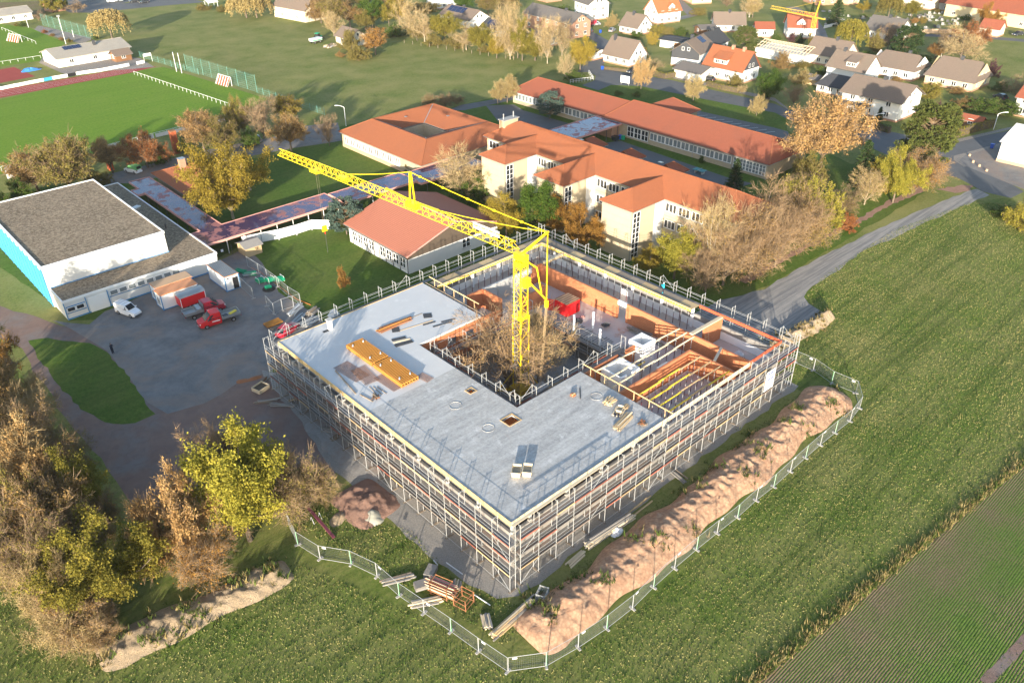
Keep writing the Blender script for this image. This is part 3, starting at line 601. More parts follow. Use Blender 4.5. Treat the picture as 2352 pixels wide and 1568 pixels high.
for h in (hA, hB):
    x0, x1, y0, y1 = h if h is hA else (hB[0], hA[1], hB[2], hB[3])
    MB().box(x0-.1, x1+.1, y0-.1, y0, HS-.1, HS+.07).box(x0-.1, x1+.1, y1, y1+.1, HS-.1, HS+.07).box(x0-.1, x0, y0, y1, HS-.1, HS+.07).box(x1, x1+.1, y0, y1, HS-.1, HS+.07).build('opening_frame', 'timber', ext)
# near facades: bands of concrete, strip openings, short columns
def strip(p0, p1, nrm, upper=True):
    p0, p1 = Vector((*p0, 0)), Vector((*p1, 0)); d = (p1-p0).normalized(); n_ = Vector((*nrm, 0)); L_ = (p1-p0).length
    for nm, za, zb, mt in (('wall', 0, 2.05, 'facade'), ('wall', 3.05, 5.45, 'facade')):
        bar(nm, ext, p0+Vector((0, 0, (za+zb)/2))-n_*.15, p1+Vector((0, 0, (za+zb)/2))-n_*.15, .3, zb-za, mt)
    k = int(L_/2.5)
    for i in range(k+1):
        q = p0+d*(L_*i/k)-n_*.16
        if i % 2 == 0 or True:
            bar('pier', ext, q+Vector((0, 0, 2.05)), q+Vector((0, 0, 3.05)), .28, .34, 'timber_wall' if i % 3 else 'facade')
            if upper and i % 2 == 0: bar('pier', ext, q+Vector((0, 0, 5.45)), q+Vector((0, 0, HS-.3)), .26, .36, 'concrete')
strip((X0, Y0), (X0, Y1), (-1, 0)); strip((SX, Y0), (X0, Y0), (0, -1)); strip((X1, Y0), (SX, Y0), (0, -1), False)
strip((X0, Y1), (X1, Y1), (0, 1), False); strip((X1, Y1), (X1, Y0), (1, 0), False)
def boards(p0, p1, zc, h, t, mat, name, step=2.5, gap=.02):
    p0, p1 = Vector((*p0, zc)), Vector((*p1, zc)); L_ = (p1-p0).length; k = max(1, round(L_/step)); d = (p1-p0)/k
    for i in range(k): bar(name, ext, p0+d*i+d.normalized()*gap, p0+d*(i+1)-d.normalized()*gap, t, h, mat)
boards((X0-.06, Y0-.1), (X0-.06, Y1+.05), 6.78, .62, .06, 'plywood', 'fascia_board'); boards((X0-.05, Y0-.06), (79.6, Y0-.06), 6.78, .62, .06, 'timber_pale', 'fascia_board')
boards((X0, Y1+.06), (SX, Y1+.06), 6.80, .5, .06, 'plywood', 'fascia_board'); boards((SX+.04, Y0), (SX+.04, CY0), 6.86, .22, .08, 'old_wood', 'stop_end_board', 3); boards((SX+.5, CY1), (SX+.5, Y1), 6.9, .16, .1, 'old_wood', 'stop_end_board', 3)
for i in range(9): bar('rail_board', ext, (X0+1.0+i*2.5, Y0-.12, 7.12), (X0+3.4+i*2.5, Y0-.12, 7.12), .05, .14, 'timber_pale')
# courtyard sides under the finished slab: orange blockwork with small openings
for (a, b, n_) in (((CX0, CY1), (SX+.4, CY1), 1), ((SX, CY0), (CX0, CY0), 2), ((CX0, CY0), (CX0, CY1), 3)):
    p0, p1 = Vector((*a, 0)), Vector((*b, 0)); d = (p1-p0).normalized(); L_ = (p1-p0).length; q = Vector((0, .15, 0)) if n_ == 1 else (Vector((0, -.15, 0)) if n_ == 2 else Vector((-.15, 0, 0)))
    for za, zb in ((.0, .9), (2.2, 4.3), (5.6, HS-.33)): bar('wall', ext, p0+q+Vector((0, 0, (za+zb)/2)), p1+q+Vector((0, 0, (za+zb)/2)), .28, zb-za, 'clay_block')
    k = int(L_/1.6)
    for i in range(k):
        if i % 2 == 0 or i == k-1:
            for za, zb in ((.9, 2.2), (4.3, 5.6)): bar('wall', ext, p0+q+d*(L_*i/k)+Vector((0, 0, (za+zb)/2)), p0+q+d*(L_*(i+1)/k)+Vector((0, 0, (za+zb)/2)), .28, zb-za, 'clay_block')
# open storey: orange clay block walls
WT = 6.4
def wall(x0, x1, y0, y1, z0=FL, z1=WT, mat='clay_block', name='wall'): return MB().box(x0, x1, y0, y1, z0+.004, z1).build(name, mat, ext)
wall(80.5, 80.8, 43.0, 63.7); wall(80.5, 80.8, 65.3, 81.25); wall(80.49, 80.81, 63.7, 65.3, 5.75, WT, 'plaster_white', 'lintel')
wall(65.6, 68.6, 81.25, 81.55); wall(68.6, 78.6, 81.25, 81.55, 5.5, WT, 'concrete', 'lintel'); wall(71.6, 77.6, 81.25, 81.55, FL, 5.5, 'concrete'); wall(78.6, 80.8, 81.25, 81.55)
wall(68.45, 68.75, 77.2, 81.25); wall(71.4, 76.4, 75.6, 75.9, FL, 6.2); wall(76.1, 76.4, 75.9, 77.0, FL, 6.2); wall(63.2, 66.4, 75.0, 75.3, FL, 6.4)
wall(63.2, 77.4, 50.0, 50.3); wall(77.1, 77.4, 43.1, 50.0); wall(71.0, 73.0, 50.35, 50.6, 5.9, 6.35, 'concrete', 'lintel')
wall(63.0, 69.6, 55.75, 56.0); wall(71.2, 73.0, 55.75, 56.0); wall(69.6, 71.2, 55.75, 56.0, FL, 4.3)
for a in ((73.0, 75.6, 54.5, 54.75), (73.0, 75.6, 56.65, 56.9), (73.0, 73.25, 54.75, 56.65), (75.35, 75.6, 54.75, 56.65)): wall(*a, FL, 6.8, 'plaster_white', 'lift_shaft_wall')
for a in ((66.0, 69.6, 55.3, 55.5), (69.4, 69.6, 52.2, 55.3), (66.0, 66.2, 52.2, 55.3), (66.2, 67.2, 52.2, 52.4), (68.3, 69.4, 52.2, 52.4)): wall(*a, FL, 6.25, 'plaster_white', 'partition')
wall(82.6, 86.8, 51.7, 52.0, FL, 6.7); bar('beam', ext, (79.9, 52.0, 6.9), (86.6, 51.85, 6.9), .5, .22, 'timber_pale'); bar('beam', ext, (77.4, 46.4, 6.5), (80.6, 47.6, 6.52), .35, .12, 'plank_grey')
# parapets, columns, perimeter formwork
wall(86.7, 87.0, 43.0, 87.7, FL, 4.55, 'plaster_white', 'parapet'); wall(63.4, 86.7, 87.6, 87.9, FL, 4.55, 'plaster_white', 'parapet')
for y in (56.5, 62, 67.5, 73, 78.5, 84, 87.3): bar('column', ext, (86.5, y, FL), (86.5, y, 6.6), .35, .35, 'plaster_white')
for x in (66, 71.5, 77, 82.5): bar('column', ext, (x, 87.2, FL), (x, 87.2, 6.6), .35, .35, 'plaster_white')
for x, y in ((76.0, 65.9), (73.4, 67.2), (73.2, 62.1)): rod('round_column', ext, (x, y, FL), (x, y, 6.0), .17, 'plaster_white', 10)
form = thing('edge_formwork', 'plywood edge beam formwork on yellow joists around the open storey', 'formwork', (86, 86, FL))
for i in range(13): bar('plywood_sheet', form, (86.25, 56+i*2.42, 6.80), (86.25, 58.4+i*2.42, 6.80), 1.9, .05, 'old_wood' if i % 3 else 'timber')
for i in range(10): bar('plywood_sheet', form, (63.6+i*2.4, 86.8, 6.80), (65.98+i*2.4, 86.8, 6.80), 1.9, .05, 'timber' if i % 3 == 1 else 'old_wood')
for i in range(8): bar('joist', form, (85.35, 56+i*3.9, 6.58), (85.35, 59.8+i*3.9, 6.58), .12, .22, 'beam_yellow')
for i in range(6): bar('joist', form, (63.6+i*3.9, 85.95, 6.58), (67.4+i*3.9, 85.95, 6.58), .12, .22, 'beam_yellow')
for i in range(62): bar('cross_joist', form, (85.15, 56.2+i*.5, 6.73), (87.0, 56.2+i*.5, 6.73), .09, .08, 'timber_pale')
for i in range(46): bar('cross_joist', form, (63.8+i*.5, 85.7, 6.73), (63.8+i*.5, 87.6, 6.73), .09, .08, 'timber_pale')
bar('side_board', form, (85.2, 56, 6.95), (85.2, 85.9, 6.95), .04, .25, 'timber'); bar('side_board', form, (63.6, 85.8, 6.95), (85.2, 85.8, 6.95), .04, .25, 'timber')
b2 = thing('timber_beam', 'pale slotted timber beam spanning from the brick corner to the edge formwork', 'beam', (83.5, 81, 6.5))
bar('flange', b2, (80.9, 81.0, 6.72), (85.2, 81.0, 6.72), .5, .08, 'timber_pale'); bar('flange', b2, (80.9, 81.0, 6.45), (85.2, 81.0, 6.45), .5, .08, 'timber')
for i in range(9): bar('slat', b2, (81.1+i*.48, 80.8, 6.585), (81.1+i*.48, 81.2, 6.585), .1, .18, 'timber_pale')
rb = thing('red_edge_shutter', 'long red painted edge shutter at the outer corner of the open storey', 'formwork', (86.7, 42.7, 6.8))
bar('panel', rb, (86.65, 55.6, 7.05), (86.65, 42.85, 7.05), .1, .42, 'red_beam'); bar('panel', rb, (86.7, 42.6, 7.05), (79.7, 42.6, 7.05), .1, .42, 'red_beam')
# steel props
pm = MB(); pm.tube((0, 0, 0), (0, 0, 1.7), .05, .05, 6, 0).tube((0, 0, 1.7), (0, 0, 2.98), .038, .038, 6, 1).box(-.1, .1, -.1, .1, 0, .02, 1).box(-.1, .1, -.1, .1, 2.96, 2.98, 1).tube((0, 0, 1.62), (0, 0, 1.74), .08, .08, 6, 1)
pme = pm.mesh('steel_prop', ['prop_red', 'steel'])
PL = {'p': ('slim dark steel prop carrying the edge beam formwork', 'props under the edge formwork'), 'r': ('slim dark steel prop carrying yellow beams inside the orange brick room', 'props in the brick room'), 'q': ('slim dark steel prop carrying beams beside the white lift shaft', 'props by the lift shaft')}
def prop(x, y, k, top=6.46):
    o = link('steel_prop', pme); o.location = (x, y, FL+.005); o.scale = (1, 1, (top-FL)/2.98); o.rotation_euler = (0, 0, RNG.uniform(0, 3)); tag(o, PL[k][0], 'steel prop', PL[k][1])
for i in range(25): prop(85.35, 56.4+i*1.25, 'p')
for i in range(17): prop(64.0+i*1.27, 85.95, 'p')
for i in range(8): prop(86.6, 58+i*3.6+.7, 'p', 6.68)
for y in (43.9, 45.3, 46.8, 48.4):
    for i in range(9): prop(65.6+i*1.3, y, 'r', 6.22)
for y0, y1 in ((55.2, 54.2), (53.1, 52.9), (51.5, 51.6)):
    for i in range(10):
        t = i/9; x = 64.6+15*t; y = y0+(y1-y0)*t
        if not (66 < x < 69.6 and 52.2 < y < 55.5) and not (73 < x < 75.6 and y > 54): prop(x, y, 'q', 6.32)
def fbeam(p0, p1, mats, lab, grp, h=.2):
    p0, p1 = Vector(p0), Vector(p1); k = len(mats)
    for i, m in enumerate(mats):
        a, b = p0.lerp(p1, i/k), p0.lerp(p1, (i+1)/k); d = (b-a).normalized(); s = Vector((-d.y, d.x, 0))*(.06 if i % 2 else -.06)
        o = bar('formwork_beam', None, a+s-d*.15, b+s+d*.15, .10, h, m); tag(o, lab[m], 'beam', grp[m])
LB = {'beam_yellow': 'yellow formwork beam laid over the open brick room', 'timber': 'plain timber formwork beam laid over the open brick room', 'timber_pale': 'pale timber formwork beam between the lift shaft and the slab edge'}
GB = {'beam_yellow': 'yellow formwork beams', 'timber': 'timber formwork beams', 'timber_pale': 'pale timber formwork beams'}
for y, ms in ((43.9, 'yty'), (45.3, 'ytt'), (46.8, 'yyt'), (48.4, 'yyt')): fbeam((64.8, y, 6.33), (76.8, y, 6.33), [{'y': 'beam_yellow', 't': 'timber'}[c] for c in ms], LB, GB)
for a, b in (((64.6, 55.25, 6.45), (80.2, 54.2, 6.55)), ((63.6, 53.1, 6.45), (80.1, 52.9, 6.55)), ((63.4, 51.5, 6.45), (80.0, 51.6, 6.55))): fbeam(a, b, ['timber_pale', 'timber_pale', 'timber_pale', 'timber_pale'], LB, GB)
for a, b in (((69.8, 54.1, 4.6), (72.9, 54.1, 4.6)), ((69.8, 53.6, 4.2), (72.9, 53.6, 4.2))): fbeam(a, b, ['beam_yellow'], {'beam_yellow': 'yellow beam bracing the space in front of the lift shaft'}, {'beam_yellow': 'yellow bracing beams'})
def guard(label, x, y0, y1, n):
    g = thing('timber_guard_rail', label, 'guard rail', (x, (y0+y1)/2, HS)); bar('rail', g, (x, y0, 8.1), (x, y1, 8.1), .06, .16, 'timber')
    for i in range(n):
        y = y0+(y1-y0)*(i+.5)/n; bar('post', g, (x+.08, y, HS-.25), (x+.08, y, 8.2), .09, .06, 'timber')
guard('timber guard rail along the slab edge beside the brick room', 62.85, 41.9, 55.7, 6); guard('timber guard rail along the slab edge above the lawn side storey', 63.3, 76.0, 87.3, 5)

# ================================================================== scaffolds
def scaffold(label, a, d, nb, nrm, decks, top, z0=0.0, bay=2.5, rails=True, diag=4, low=None, toe=True, wdt=.73, wide=False, pr=.036):
    """a = outer corner post, d = unit direction along the wall, nrm = unit vector from outer to inner posts"""
    a, d, nv = Vector((*a, 0)), Vector((*d, 0)), Vector((*nrm, 0))*wdt; root = thing('scaffold', label, 'scaffold', (a+d*nb*bay/2)+Vector((0, 0, z0))); r = random.Random(len(label))
    Z = lambda z: Vector((0, 0, z)); low = z0 if low is None else low
    for i in range(nb+1):
        p = a+d*bay*i
        rod('standard', root, p+Z(z0+.05), p+Z(top), pr, 'galv', 5); rod('standard', root, p+nv+Z(z0+.05), p+nv+Z(top), pr, 'galv', 5)
        if z0 < 1: bar('sole_board', root, p-nv*.25+Z(z0+.03), p+nv*1.25+Z(z0+.03), .24, .06, 'old_wood')
        for z in list(decks)+[top-.04]:
            m = MB(); m.tube(p+Z(z-.05), p+nv+Z(z-.05), .026, n=4)
            if i % 1 == 0:
                m.tube(p+Z(z-.42), p+nv*.42+Z(z-.05), .02, n=4); m.tube(p+nv+Z(z-.42), p+nv*.58+Z(z-.05), .02, n=4)
            m.build('transom', 'galv', root)
    for i in range(nb):
        p, q = a+d*bay*i, a+d*bay*(i+1)
        for li, z in enumerate(decks):
            for s in ((.27, .73, 1.24) if wide else (.27, .73)): bar('deck_plank', root, p+nv*s+d*.03+Z(z), q+nv*s-d*.03+Z(z), wdt*.43, .06, 'deck')
            if toe: bar('toe_board', root, p-nv*.06+Z(z+.11), q-nv*.06+Z(z+.11), .03, .15, r.choice(['toe_red', 'deck', 'deck', 'toe_red', 'timber']))
            if rails:
                for k in (.55, 1.05): rod('guard_rail', root, p+Z(z+k), q+Z(z+k), .024, 'galv', 5)
                if li == len(decks)-1: rod('inner_rail', root, p+nv+Z(z+1.7), q+nv+Z(z+1.7), .02, 'galv', 4)
        if z0 < 1: rod('ledger', root, p+Z(z0+.3), q+Z(z0+.3), .024, 'galv', 5)
        if diag and i % diag == 0:
            zz = [z0+.2]+list(decks)+[top]
            for k in range(len(zz)-1):
                if k % 2 == (i//diag) % 2 or nb < 8: rod('diagonal_brace', root, p+Z(zz[k]), q+Z(zz[k+1]-.1), .024, 'galv', 5)
    return root
DK = (2.15, 4.15, 6.15)
s1 = scaffold('tall scaffold along the facade facing the red dirt track', (36.87, 40.94), (0, 1), 19, (1, 0), DK, 8.2, wide=True)
s2 = scaffold('tall scaffold along the facade facing the red brown earth bank', (38.3, 40.94), (1, 0), 20, (0, 1), DK, 8.2, wide=True)
s3 = scaffold('scaffold along the slab edge facing the school lawn', (38.5, 89.9), (1, 0), 20, (0, -1), (4.15, 6.15), 8.2, toe=False)
s4 = scaffold('scaffold along the open storey facing the gravel site road', (88.7, 41.2), (0, 1), 19, (-1, 0), (4.15, 6.15), 8.2, toe=False)
s5 = scaffold('scaffold in the courtyard along the long slab edge', (53.0, 57.6), (0, 1), 6, (-1, 0), (2.15, 4.15, 6.0), 8.1, bay=2.55)
s6 = scaffold('scaffold in the courtyard along the slab edge beside the crane', (52.6, 57.0), (1, 0), 7, (0, -1), (2.15, 4.15, 6.0), 8.1, bay=2.7)
s7 = scaffold('scaffold in the courtyard below the brick wall with small openings', (53.8, 73.5), (1, 0), 7, (0, 1), (2.15, 4.6), 6.6, bay=2.5)
s8 = scaffold('scaffold in the courtyard along the plank covered floor edge', (72.0, 58.6), (0, 1), 6, (1, 0), (1.7, 3.3), 4.9, bay=2.3)
# end ladders of the two tall scaffolds
def ladder(parent, p, q, w, mat='galv', rungs=8, name='ladder'):
    p, q = Vector(p), Vector(q); d = (q-p).normalized(); s = Vector((0, 0, 1)).cross(d); s = s.normalized()*w/2 if s.length > .01 else Vector((w/2, 0, 0)); m = MB(); m.tube(p-s, q-s, .022, n=4).tube(p+s, q+s, .022, n=4)
    for i in range(rungs): c = p.lerp(q, (i+.5)/rungs); m.tube(c-s, c+s, .018, n=4)
    return m.build(name, mat, parent)
for k, z in enumerate((0.1, 2.2, 4.2)): ladder(s1, (36.95, 88.3, z), (37.5, 89.0, z+2.0), .4)
for k, z in enumerate((0.1, 2.2, 4.2)): ladder(s2, (61.2+k*.0, 41.3, z), (60.2, 41.35, z+2.0), .4)
bn = MB().obox((81.0, 40.85, 4.15), (83.0, 40.85, 4.15), .03, 3.0); bn.build('banner', 'sign_white', s2)
for i, (z, x0, x1) in enumerate(((5.2, 81.3, 82.7), (4.75, 81.2, 82.4), (4.3, 81.3, 82.8), (3.9, 81.4, 82.2))): bar('banner_print', s2, (x0, 40.825, z), (x1, 40.825, z), .012, .17 if i % 2 else .26, 'ink')
pk = bar('scaffold_plank', None, (37.6, 41.35, 8.26), (50.6, 41.35, 8.26), .3, .05, 'timber_pale'); tag(pk, 'long pale plank laid along the scaffold heads above the earth bank side', 'plank')

# ================================================================== the tower crane
cr = thing('tower_crane', 'tall yellow lattice tower crane rising from the courtyard', 'crane', (60.6, 64.6, 0)); KX, KY = 60.6, 64.6; MT = 20.0; jd = Vector((math.sin(R_(-4.33)), math.cos(R_(-4.33)), 0)); js = Vector((jd.y, -jd.x, 0)); Cc = Vector((KX, KY, 0)); Zv = lambda z: Vector((0, 0, z))
hw = .72
cor = [(-hw, -hw), (hw, -hw), (hw, hw), (-hw, hw)]
for x, y in cor: bar('mast_chord', cr, Cc+Vector((x, y, 1.2)), Cc+Vector((x, y, 12.2)), .12, .12, 'crane_yellow'); bar('mast_chord', cr, Cc+Vector((x*.84, y*.84, 12.2)), Cc+Vector((x*.84, y*.84, MT)), .1, .1, 'crane_yellow')
for k in range(15):
    z = 1.4+k*1.25; s = 1.0 if z < 11.9 else .84; mt = 'crane_yellow' if z > 3 else 'crane_old'
    for i in range(4):
        a, b = cor[i], cor[(i+1) % 4]
        if k % 2: a, b = b, a
        rod('mast_brace', cr, Cc+Vector((a[0]*s, a[1]*s, z)), Cc+Vector((b[0]*s, b[1]*s, z+1.25)), .032, mt, 4)
        if k % 2 == 0: rod('mast_tie', cr, Cc+Vector((a[0]*s, a[1]*s, z)), Cc+Vector((b[0]*s, b[1]*s, z)), .03, mt, 4)
MB().box(KX-.8, KX+.8, KY-.8, KY+.8, 11.9, 12.3).build('mast_collar', 'crane_yellow', cr)
for x, y in ((2.2, 2.2), (-2.2, 2.2), (2.2, -2.2), (-2.2, -2.2)):
    bar('outrigger', cr, Cc+Vector((x*.3, y*.3, .9)), Cc+Vector((x, y, .5)), .3, .35, 'crane_old'); bar('base_strut', cr, Cc+Vector((x*.32, y*.32, 3.6)), Cc+Vector((x*.95, y*.95, .7)), .14, .14, 'crane_old'); bar('foot_pad', cr, Cc+Vector((x, y, 0.02)), Cc+Vector((x, y, .45)), .6, .6, 'dark_steel')
MB().box(KX-1.1, KX+1.1, KY-1.1, KY+1.1, .5, 1.3).build('base_frame', 'crane_old', cr)
for i in range(4): bar('ballast_block', cr, Cc-jd*2.6+Zv(.6+i*.62), Cc-jd*4.0+Zv(.6+i*.62), 2.4, .58, 'concrete')
lg = ladder(cr, Cc+Vector((-.95, -.1, 3.2)), Cc+Vector((-.95, -.1, MT-2)), .45, 'galv', 40)
for i in range(20):
    z = 5.0+i*.62; m = MB(); c = Cc+Vector((-1.15, -.1, z)); prev = None
    for j in range(9):
        t = R_(100+200*j/8); p = c+Vector((.38*math.cos(t), .38*math.sin(t), 0))
        if prev: m.tube(prev, p, .018, n=4, cap=False)
        prev = p
    m.build('ladder_hoop', 'galv', cr)
bar('rest_platform', cr, Cc+Vector((-1.7, -.1, 5.1)), Cc+Vector((-.8, -.1, 5.1)), .8, .06, 'galv')
# slewing head
tp = Cc+Zv(MT); MB().box(KX-.62, KX+.62, KY-.62, KY+.62, MT-.9, MT-.2).build('slewing_ring', 'crane_yellow', cr)
MB().obox(tp-jd*1.0+Zv(.4), tp+jd*.9+Zv(.4), .7, .9).build('slewing_head', 'crane_yellow', cr)
JL, JZ = 51.0, MT+.9
root_, tip = Cc+jd*.8+Zv(JZ), Cc+jd*JL+Zv(JZ+.4)
def jp(s, side, up):
    k = s/JL; w_ = .62*(1-.25*k); h_ = 1.25*(1-.45*max(0, k-.75)*4*.6)
    return Cc+jd*s+js*side*w_+Zv(JZ+.4*k+up*h_)
segs = [(i, min(JL, i+8.5)) for i in np.arange(.8, JL-.1, 8.5)]
for a, b in segs:
    for sd in (-1, 1): bar('jib_chord', cr, jp(a, sd, 0), jp(b, sd, 0), .085, .085, 'crane_yellow')
    bar('jib_top_chord', cr, jp(a, 0, 1), jp(b, 0, 1), .09, .09, 'crane_yellow')
st = 1.25; k = 0; s = .8
while s+st < JL:
    for sd in (-1, 1):
        rod('jib_lacing', cr, jp(s, sd, 0), jp(s+st/2, 0, 1), .024, 'crane_yellow', 4); rod('jib_lacing', cr, jp(s+st/2, 0, 1), jp(s+st, sd, 0), .024, 'crane_yellow', 4)
    rod('jib_tie', cr, jp(s, -1 if k % 2 else 1, 0), jp(s+st, 1 if k % 2 else -1, 0), .02, 'crane_yellow', 4); s += st; k += 1
rod('jib_end', cr, jp(JL-1, -1, 0), jp(JL-.2, 0, .3), .06, 'crane_yellow', 5); rod('jib_end', cr, jp(JL-1, 1, 0), jp(JL-.2, 0, .3), .06, 'crane_yellow', 5)
apx = Cc-jd*4.2+Zv(MT+4.9)
for sd in (-1, 1): bar('rear_strut', cr, tp+js*sd*.5+Zv(.6), apx+js*sd*.12, .2, .2, 'crane_yellow')
KN = 19.6; pt = jp(KN, 0, 1)+Zv(3.9)
for sd in (-1, 1): bar('jib_post', cr, jp(KN, sd*.8, .3), pt+js*sd*.1, .16, .16, 'crane_yellow')
MB().obox(jp(KN-1, 0, .45), jp(KN+1, 0, .45), 1.0, .8).build('jib_hinge', 'crane_yellow', cr)
def sag(name, a, b, r, n, dz, mat='crane_yellow'):
    for i in range(n):
        f = lambda t: Vector(a).lerp(Vector(b), t)-Zv(4*dz*t*(1-t)); rod(name, cr, f(i/n), f((i+1)/n), r, mat, 5)
sag('tie_bar', apx, pt, .06, 6, .25); sag('tie_bar', pt, jp(33.5, 0, 1), .055, 4, .15); sag('lower_tie_bar', apx, jp(14.5, 0, 1), .055, 4, .2)
for t in (.17, .36, .55, .74, .92): c = apx.lerp(pt, t)-Zv(4*.25*t*(1-t)); MB().obox(c-jd*.18, c+jd*.18, .2, .22).build('tie_joint', 'crane_yellow', cr)
bar('hinge_arm', cr, jp(14.5, 0, 1.0), jp(18.6, 0, .9), .24, .24, 'crane_yellow'); bar('hinge_arm', cr, jp(20.4, 0, .9), jp(25.0, 0, 1.15), .2, .2, 'crane_yellow')
low = Cc-jd*4.2+Zv(MT-4.2)
bar('rear_tie', cr, apx, low, .09, .09, 'crane_yellow'); bar('rear_strut_low', cr, Cc-jd*.6+Zv(MT-2.2), low+Zv(.2), .16, .16, 'crane_yellow')
bar('rear_frame', cr, tp-jd*.4+Zv(.2), Cc-jd*2.6+Zv(MT-.2), .14, .14, 'crane_yellow'); bar('rear_frame', cr, Cc-jd*2.6+Zv(MT-.2), Cc-jd*3.4+Zv(MT-3.4), .12, .12, 'crane_yellow')
MB().obox(low+Zv(.1), low-Zv(.8), .35, .35).build('rope_pulley', 'crane_yellow', cr)
for o_ in (-.2, -.07, .07, .2): rod('rear_rope', cr, low+js*o_-Zv(.7), Cc-jd*3.4+js*o_+Zv(3.0), .016, 'timber', 4)
# trolley, hoist ropes and hook block
TS = 41.5; tc = jp(TS, 0, 0)
MB().obox(tc-jd*.9-Zv(.28), tc+jd*.9-Zv(.28), 1.3, .35).build('trolley', 'crane_yellow', cr)
MB().obox(jp(34.0, 0, .3), jp(35.6, 0, .3), .7, .5).build('trolley_winch', 'crane_yellow', cr)
hk = thing('hook_block', 'yellow crane hook block hanging above the school lawn with its sling', 'crane hook', tc-Zv(9.8))
for o_ in (-.3, .3): rod('hoist_rope', cr, tc+jd*o_-Zv(.4), tc+jd*o_*.5-Zv(9.3), .012, 'old_wood', 4)
MB().obox(tc-Zv(9.2), tc-Zv(10.1), .3, .8).build('sheave_housing', 'crane_yellow', hk); MB().tube(tc-Zv(10.1), tc-Zv(10.6), .09, .06).build('hook', 'red_paint', hk); rod('sling', hk, tc-Zv(10.6), tc-Zv(13.8), .03, 'dark_steel', 5)
MB().obox(jp(4.2, 1.15, .62), jp(8.8, 1.15, .62), .04, .85).build('sign_panel', 'sign_white', cr)
MB().box(KX-.6, KX+.3, KY-1.5, KY-.8, MT-3.2, MT-2.0).build('hoist_winch', 'crane_yellow', cr)

# ================================================================== things on the finished slab
def lbl_box(name, label, cat, pts, mat, z0, z1, group=None): o = MB().prism(pts, z0, z1).build(name, mat); tag(o, label, cat, group); return o
for i, (ya, yb) in enumerate(((74.5, 80.4), (68.2, 74.2))):
    t = thing('formwork_stack', ('orange stack of formwork beams nearer the white vent pipe', 'orange stack of formwork beams beside the rebar mats')[i], 'beam stack', (45.5, (ya+yb)/2, HS))
    for k in range(7): bar('long_beam', t, (44.35+k*.4, ya, HS+.42), (44.35+k*.4, yb, HS+.42), .08, .28, 'form_orange')
    for k in range(22): y = ya+.08+(yb-ya-.16)*k/21; bar('cross_beam', t, (44.25, y, HS+.56), (46.85, y, HS+.56), .08, .16, 'form_orange')
    for k in range(9): bar('long_beam', t, (44.35+k*.3, ya, HS+.16), (44.35+k*.3, yb, HS+.16), .1, .18, 'form_orange')
    for k in range(4): y = ya+1+(k % 2)*(yb-ya-2); x = 44.7+(k//2)*1.6; bar('lashing', t, (x, y, HS+.66), (x+.25, y+.35, HS+.66), .16, .08, 'tarp_white')
def mat_mesh(label, c, a, w_, l_, z, sp=.17):
    m = MB(); ca, sa = math.cos(R_(a)), math.sin(R_(a)); T = lambda u, v: (c[0]+u*ca-v*sa, c[1]+u*sa+v*ca, z)
    for i in range(int(w_/sp)+1): m.obox(T(i*sp-w_/2, -l_/2), T(i*sp-w_/2, l_/2), .022, .02)
    for i in range(int(l_/sp)+1): m.obox(T(-w_/2, i*sp-l_/2), T(w_/2, i*sp-l_/2), .022, .02)
    tag(m.build('rebar_mat', 'rebar'), label, 'rebar mat')
mat_mesh('rusty rebar mat lying slightly turned beside the slab edge', (41.9, 75.5), 4, 2.2, 4.6, HS+.03); mat_mesh('rusty rebar mat overlapping another one on the slab', (42.6, 73.6), -6, 1.9, 4.0, HS+.07); mat_mesh('narrow rusty rebar mat beside the orange beam stack', (43.7, 70.4), 2, 1.2, 4.0, HS+.03); mat_mesh('small rusty rebar mat behind the orange beam stack', (47.7, 68.2), 8, 1.2, 2.0, HS+.05)
def plank(label, a, b, w_, h_, mat, z, group=None, name='plank', cat='plank'):
    o = bar(name, None, (a[0], a[1], z+h_/2), (b[0], b[1], z+h_/2), w_, h_, mat); tag(o, label, cat, group); return o
plank('long dark timber lying near the slab edge beside the rebar mats', (40.5, 77.0), (39.6, 71.1), .16, .12, 'old_wood', HS+.004); plank('short dark timber lying across the long dark timber', (39.9, 70.6), (40.2, 68.4), .14, .1, 'old_wood', HS+.004)
for i in range(3): plank('dark rod lying loose below the rebar mats', (41.6+i*.35, 71.2-i*.3), (41.3+i*.5, 69.0-i*.2), .07, .06, 'old_wood', HS+.004, 'loose rods on the slab')
def bundle(name, label, cat, c, L_, a, n_, w_, mat, z, h_=.5, rr=.035, sp=.2, seed=1):
    t = thing(name, label, cat, (c[0], c[1], z)); r = random.Random(seed)
    for i in range(n_):
        u = r.uniform(-w_/2, w_/2); v = r.uniform(rr, h_*(1-abs(u)/w_)); aa = R_(a)+r.uniform(-sp, sp)*.3; dd = Vector((math.cos(aa), math.sin(aa), 0)); q = Vector((-dd.y, dd.x, 0)); l2 = L_/2*r.uniform(.8, 1.05); cc = Vector((c[0], c[1], z+v))+q*u+dd*r.uniform(-.1, .1)*L_
        bar('bar', t, cc-dd*l2, cc+dd*l2+Vector((0, 0, r.uniform(-.03, .03))), rr*2, rr*2, mat if isinstance(mat, str) else r.choice(mat))
    return t
bundle('rod_bundle', 'bundle of rusty orange rods tied together on the slab', 'rod bundle', (52.3, 80.9), 5.0, -3, 26, 1.0, ['rust', 'form_orange', 'rust'], HS, .35, .05)
bundle('wood_offcuts', 'small heap of dark offcuts near the rebar mats', 'offcuts', (40.9, 68.9), 1.0, 60, 12, .6, ['rust', 'old_wood'], HS, .35, .05, 2)
bundle('wood_offcuts', 'small heap of dark offcuts beside the stacked boards', 'offcuts', (60.0, 43.9), 1.0, 20, 14, .7, ['old_wood', 'rust'], HS, .35, .05, 3)
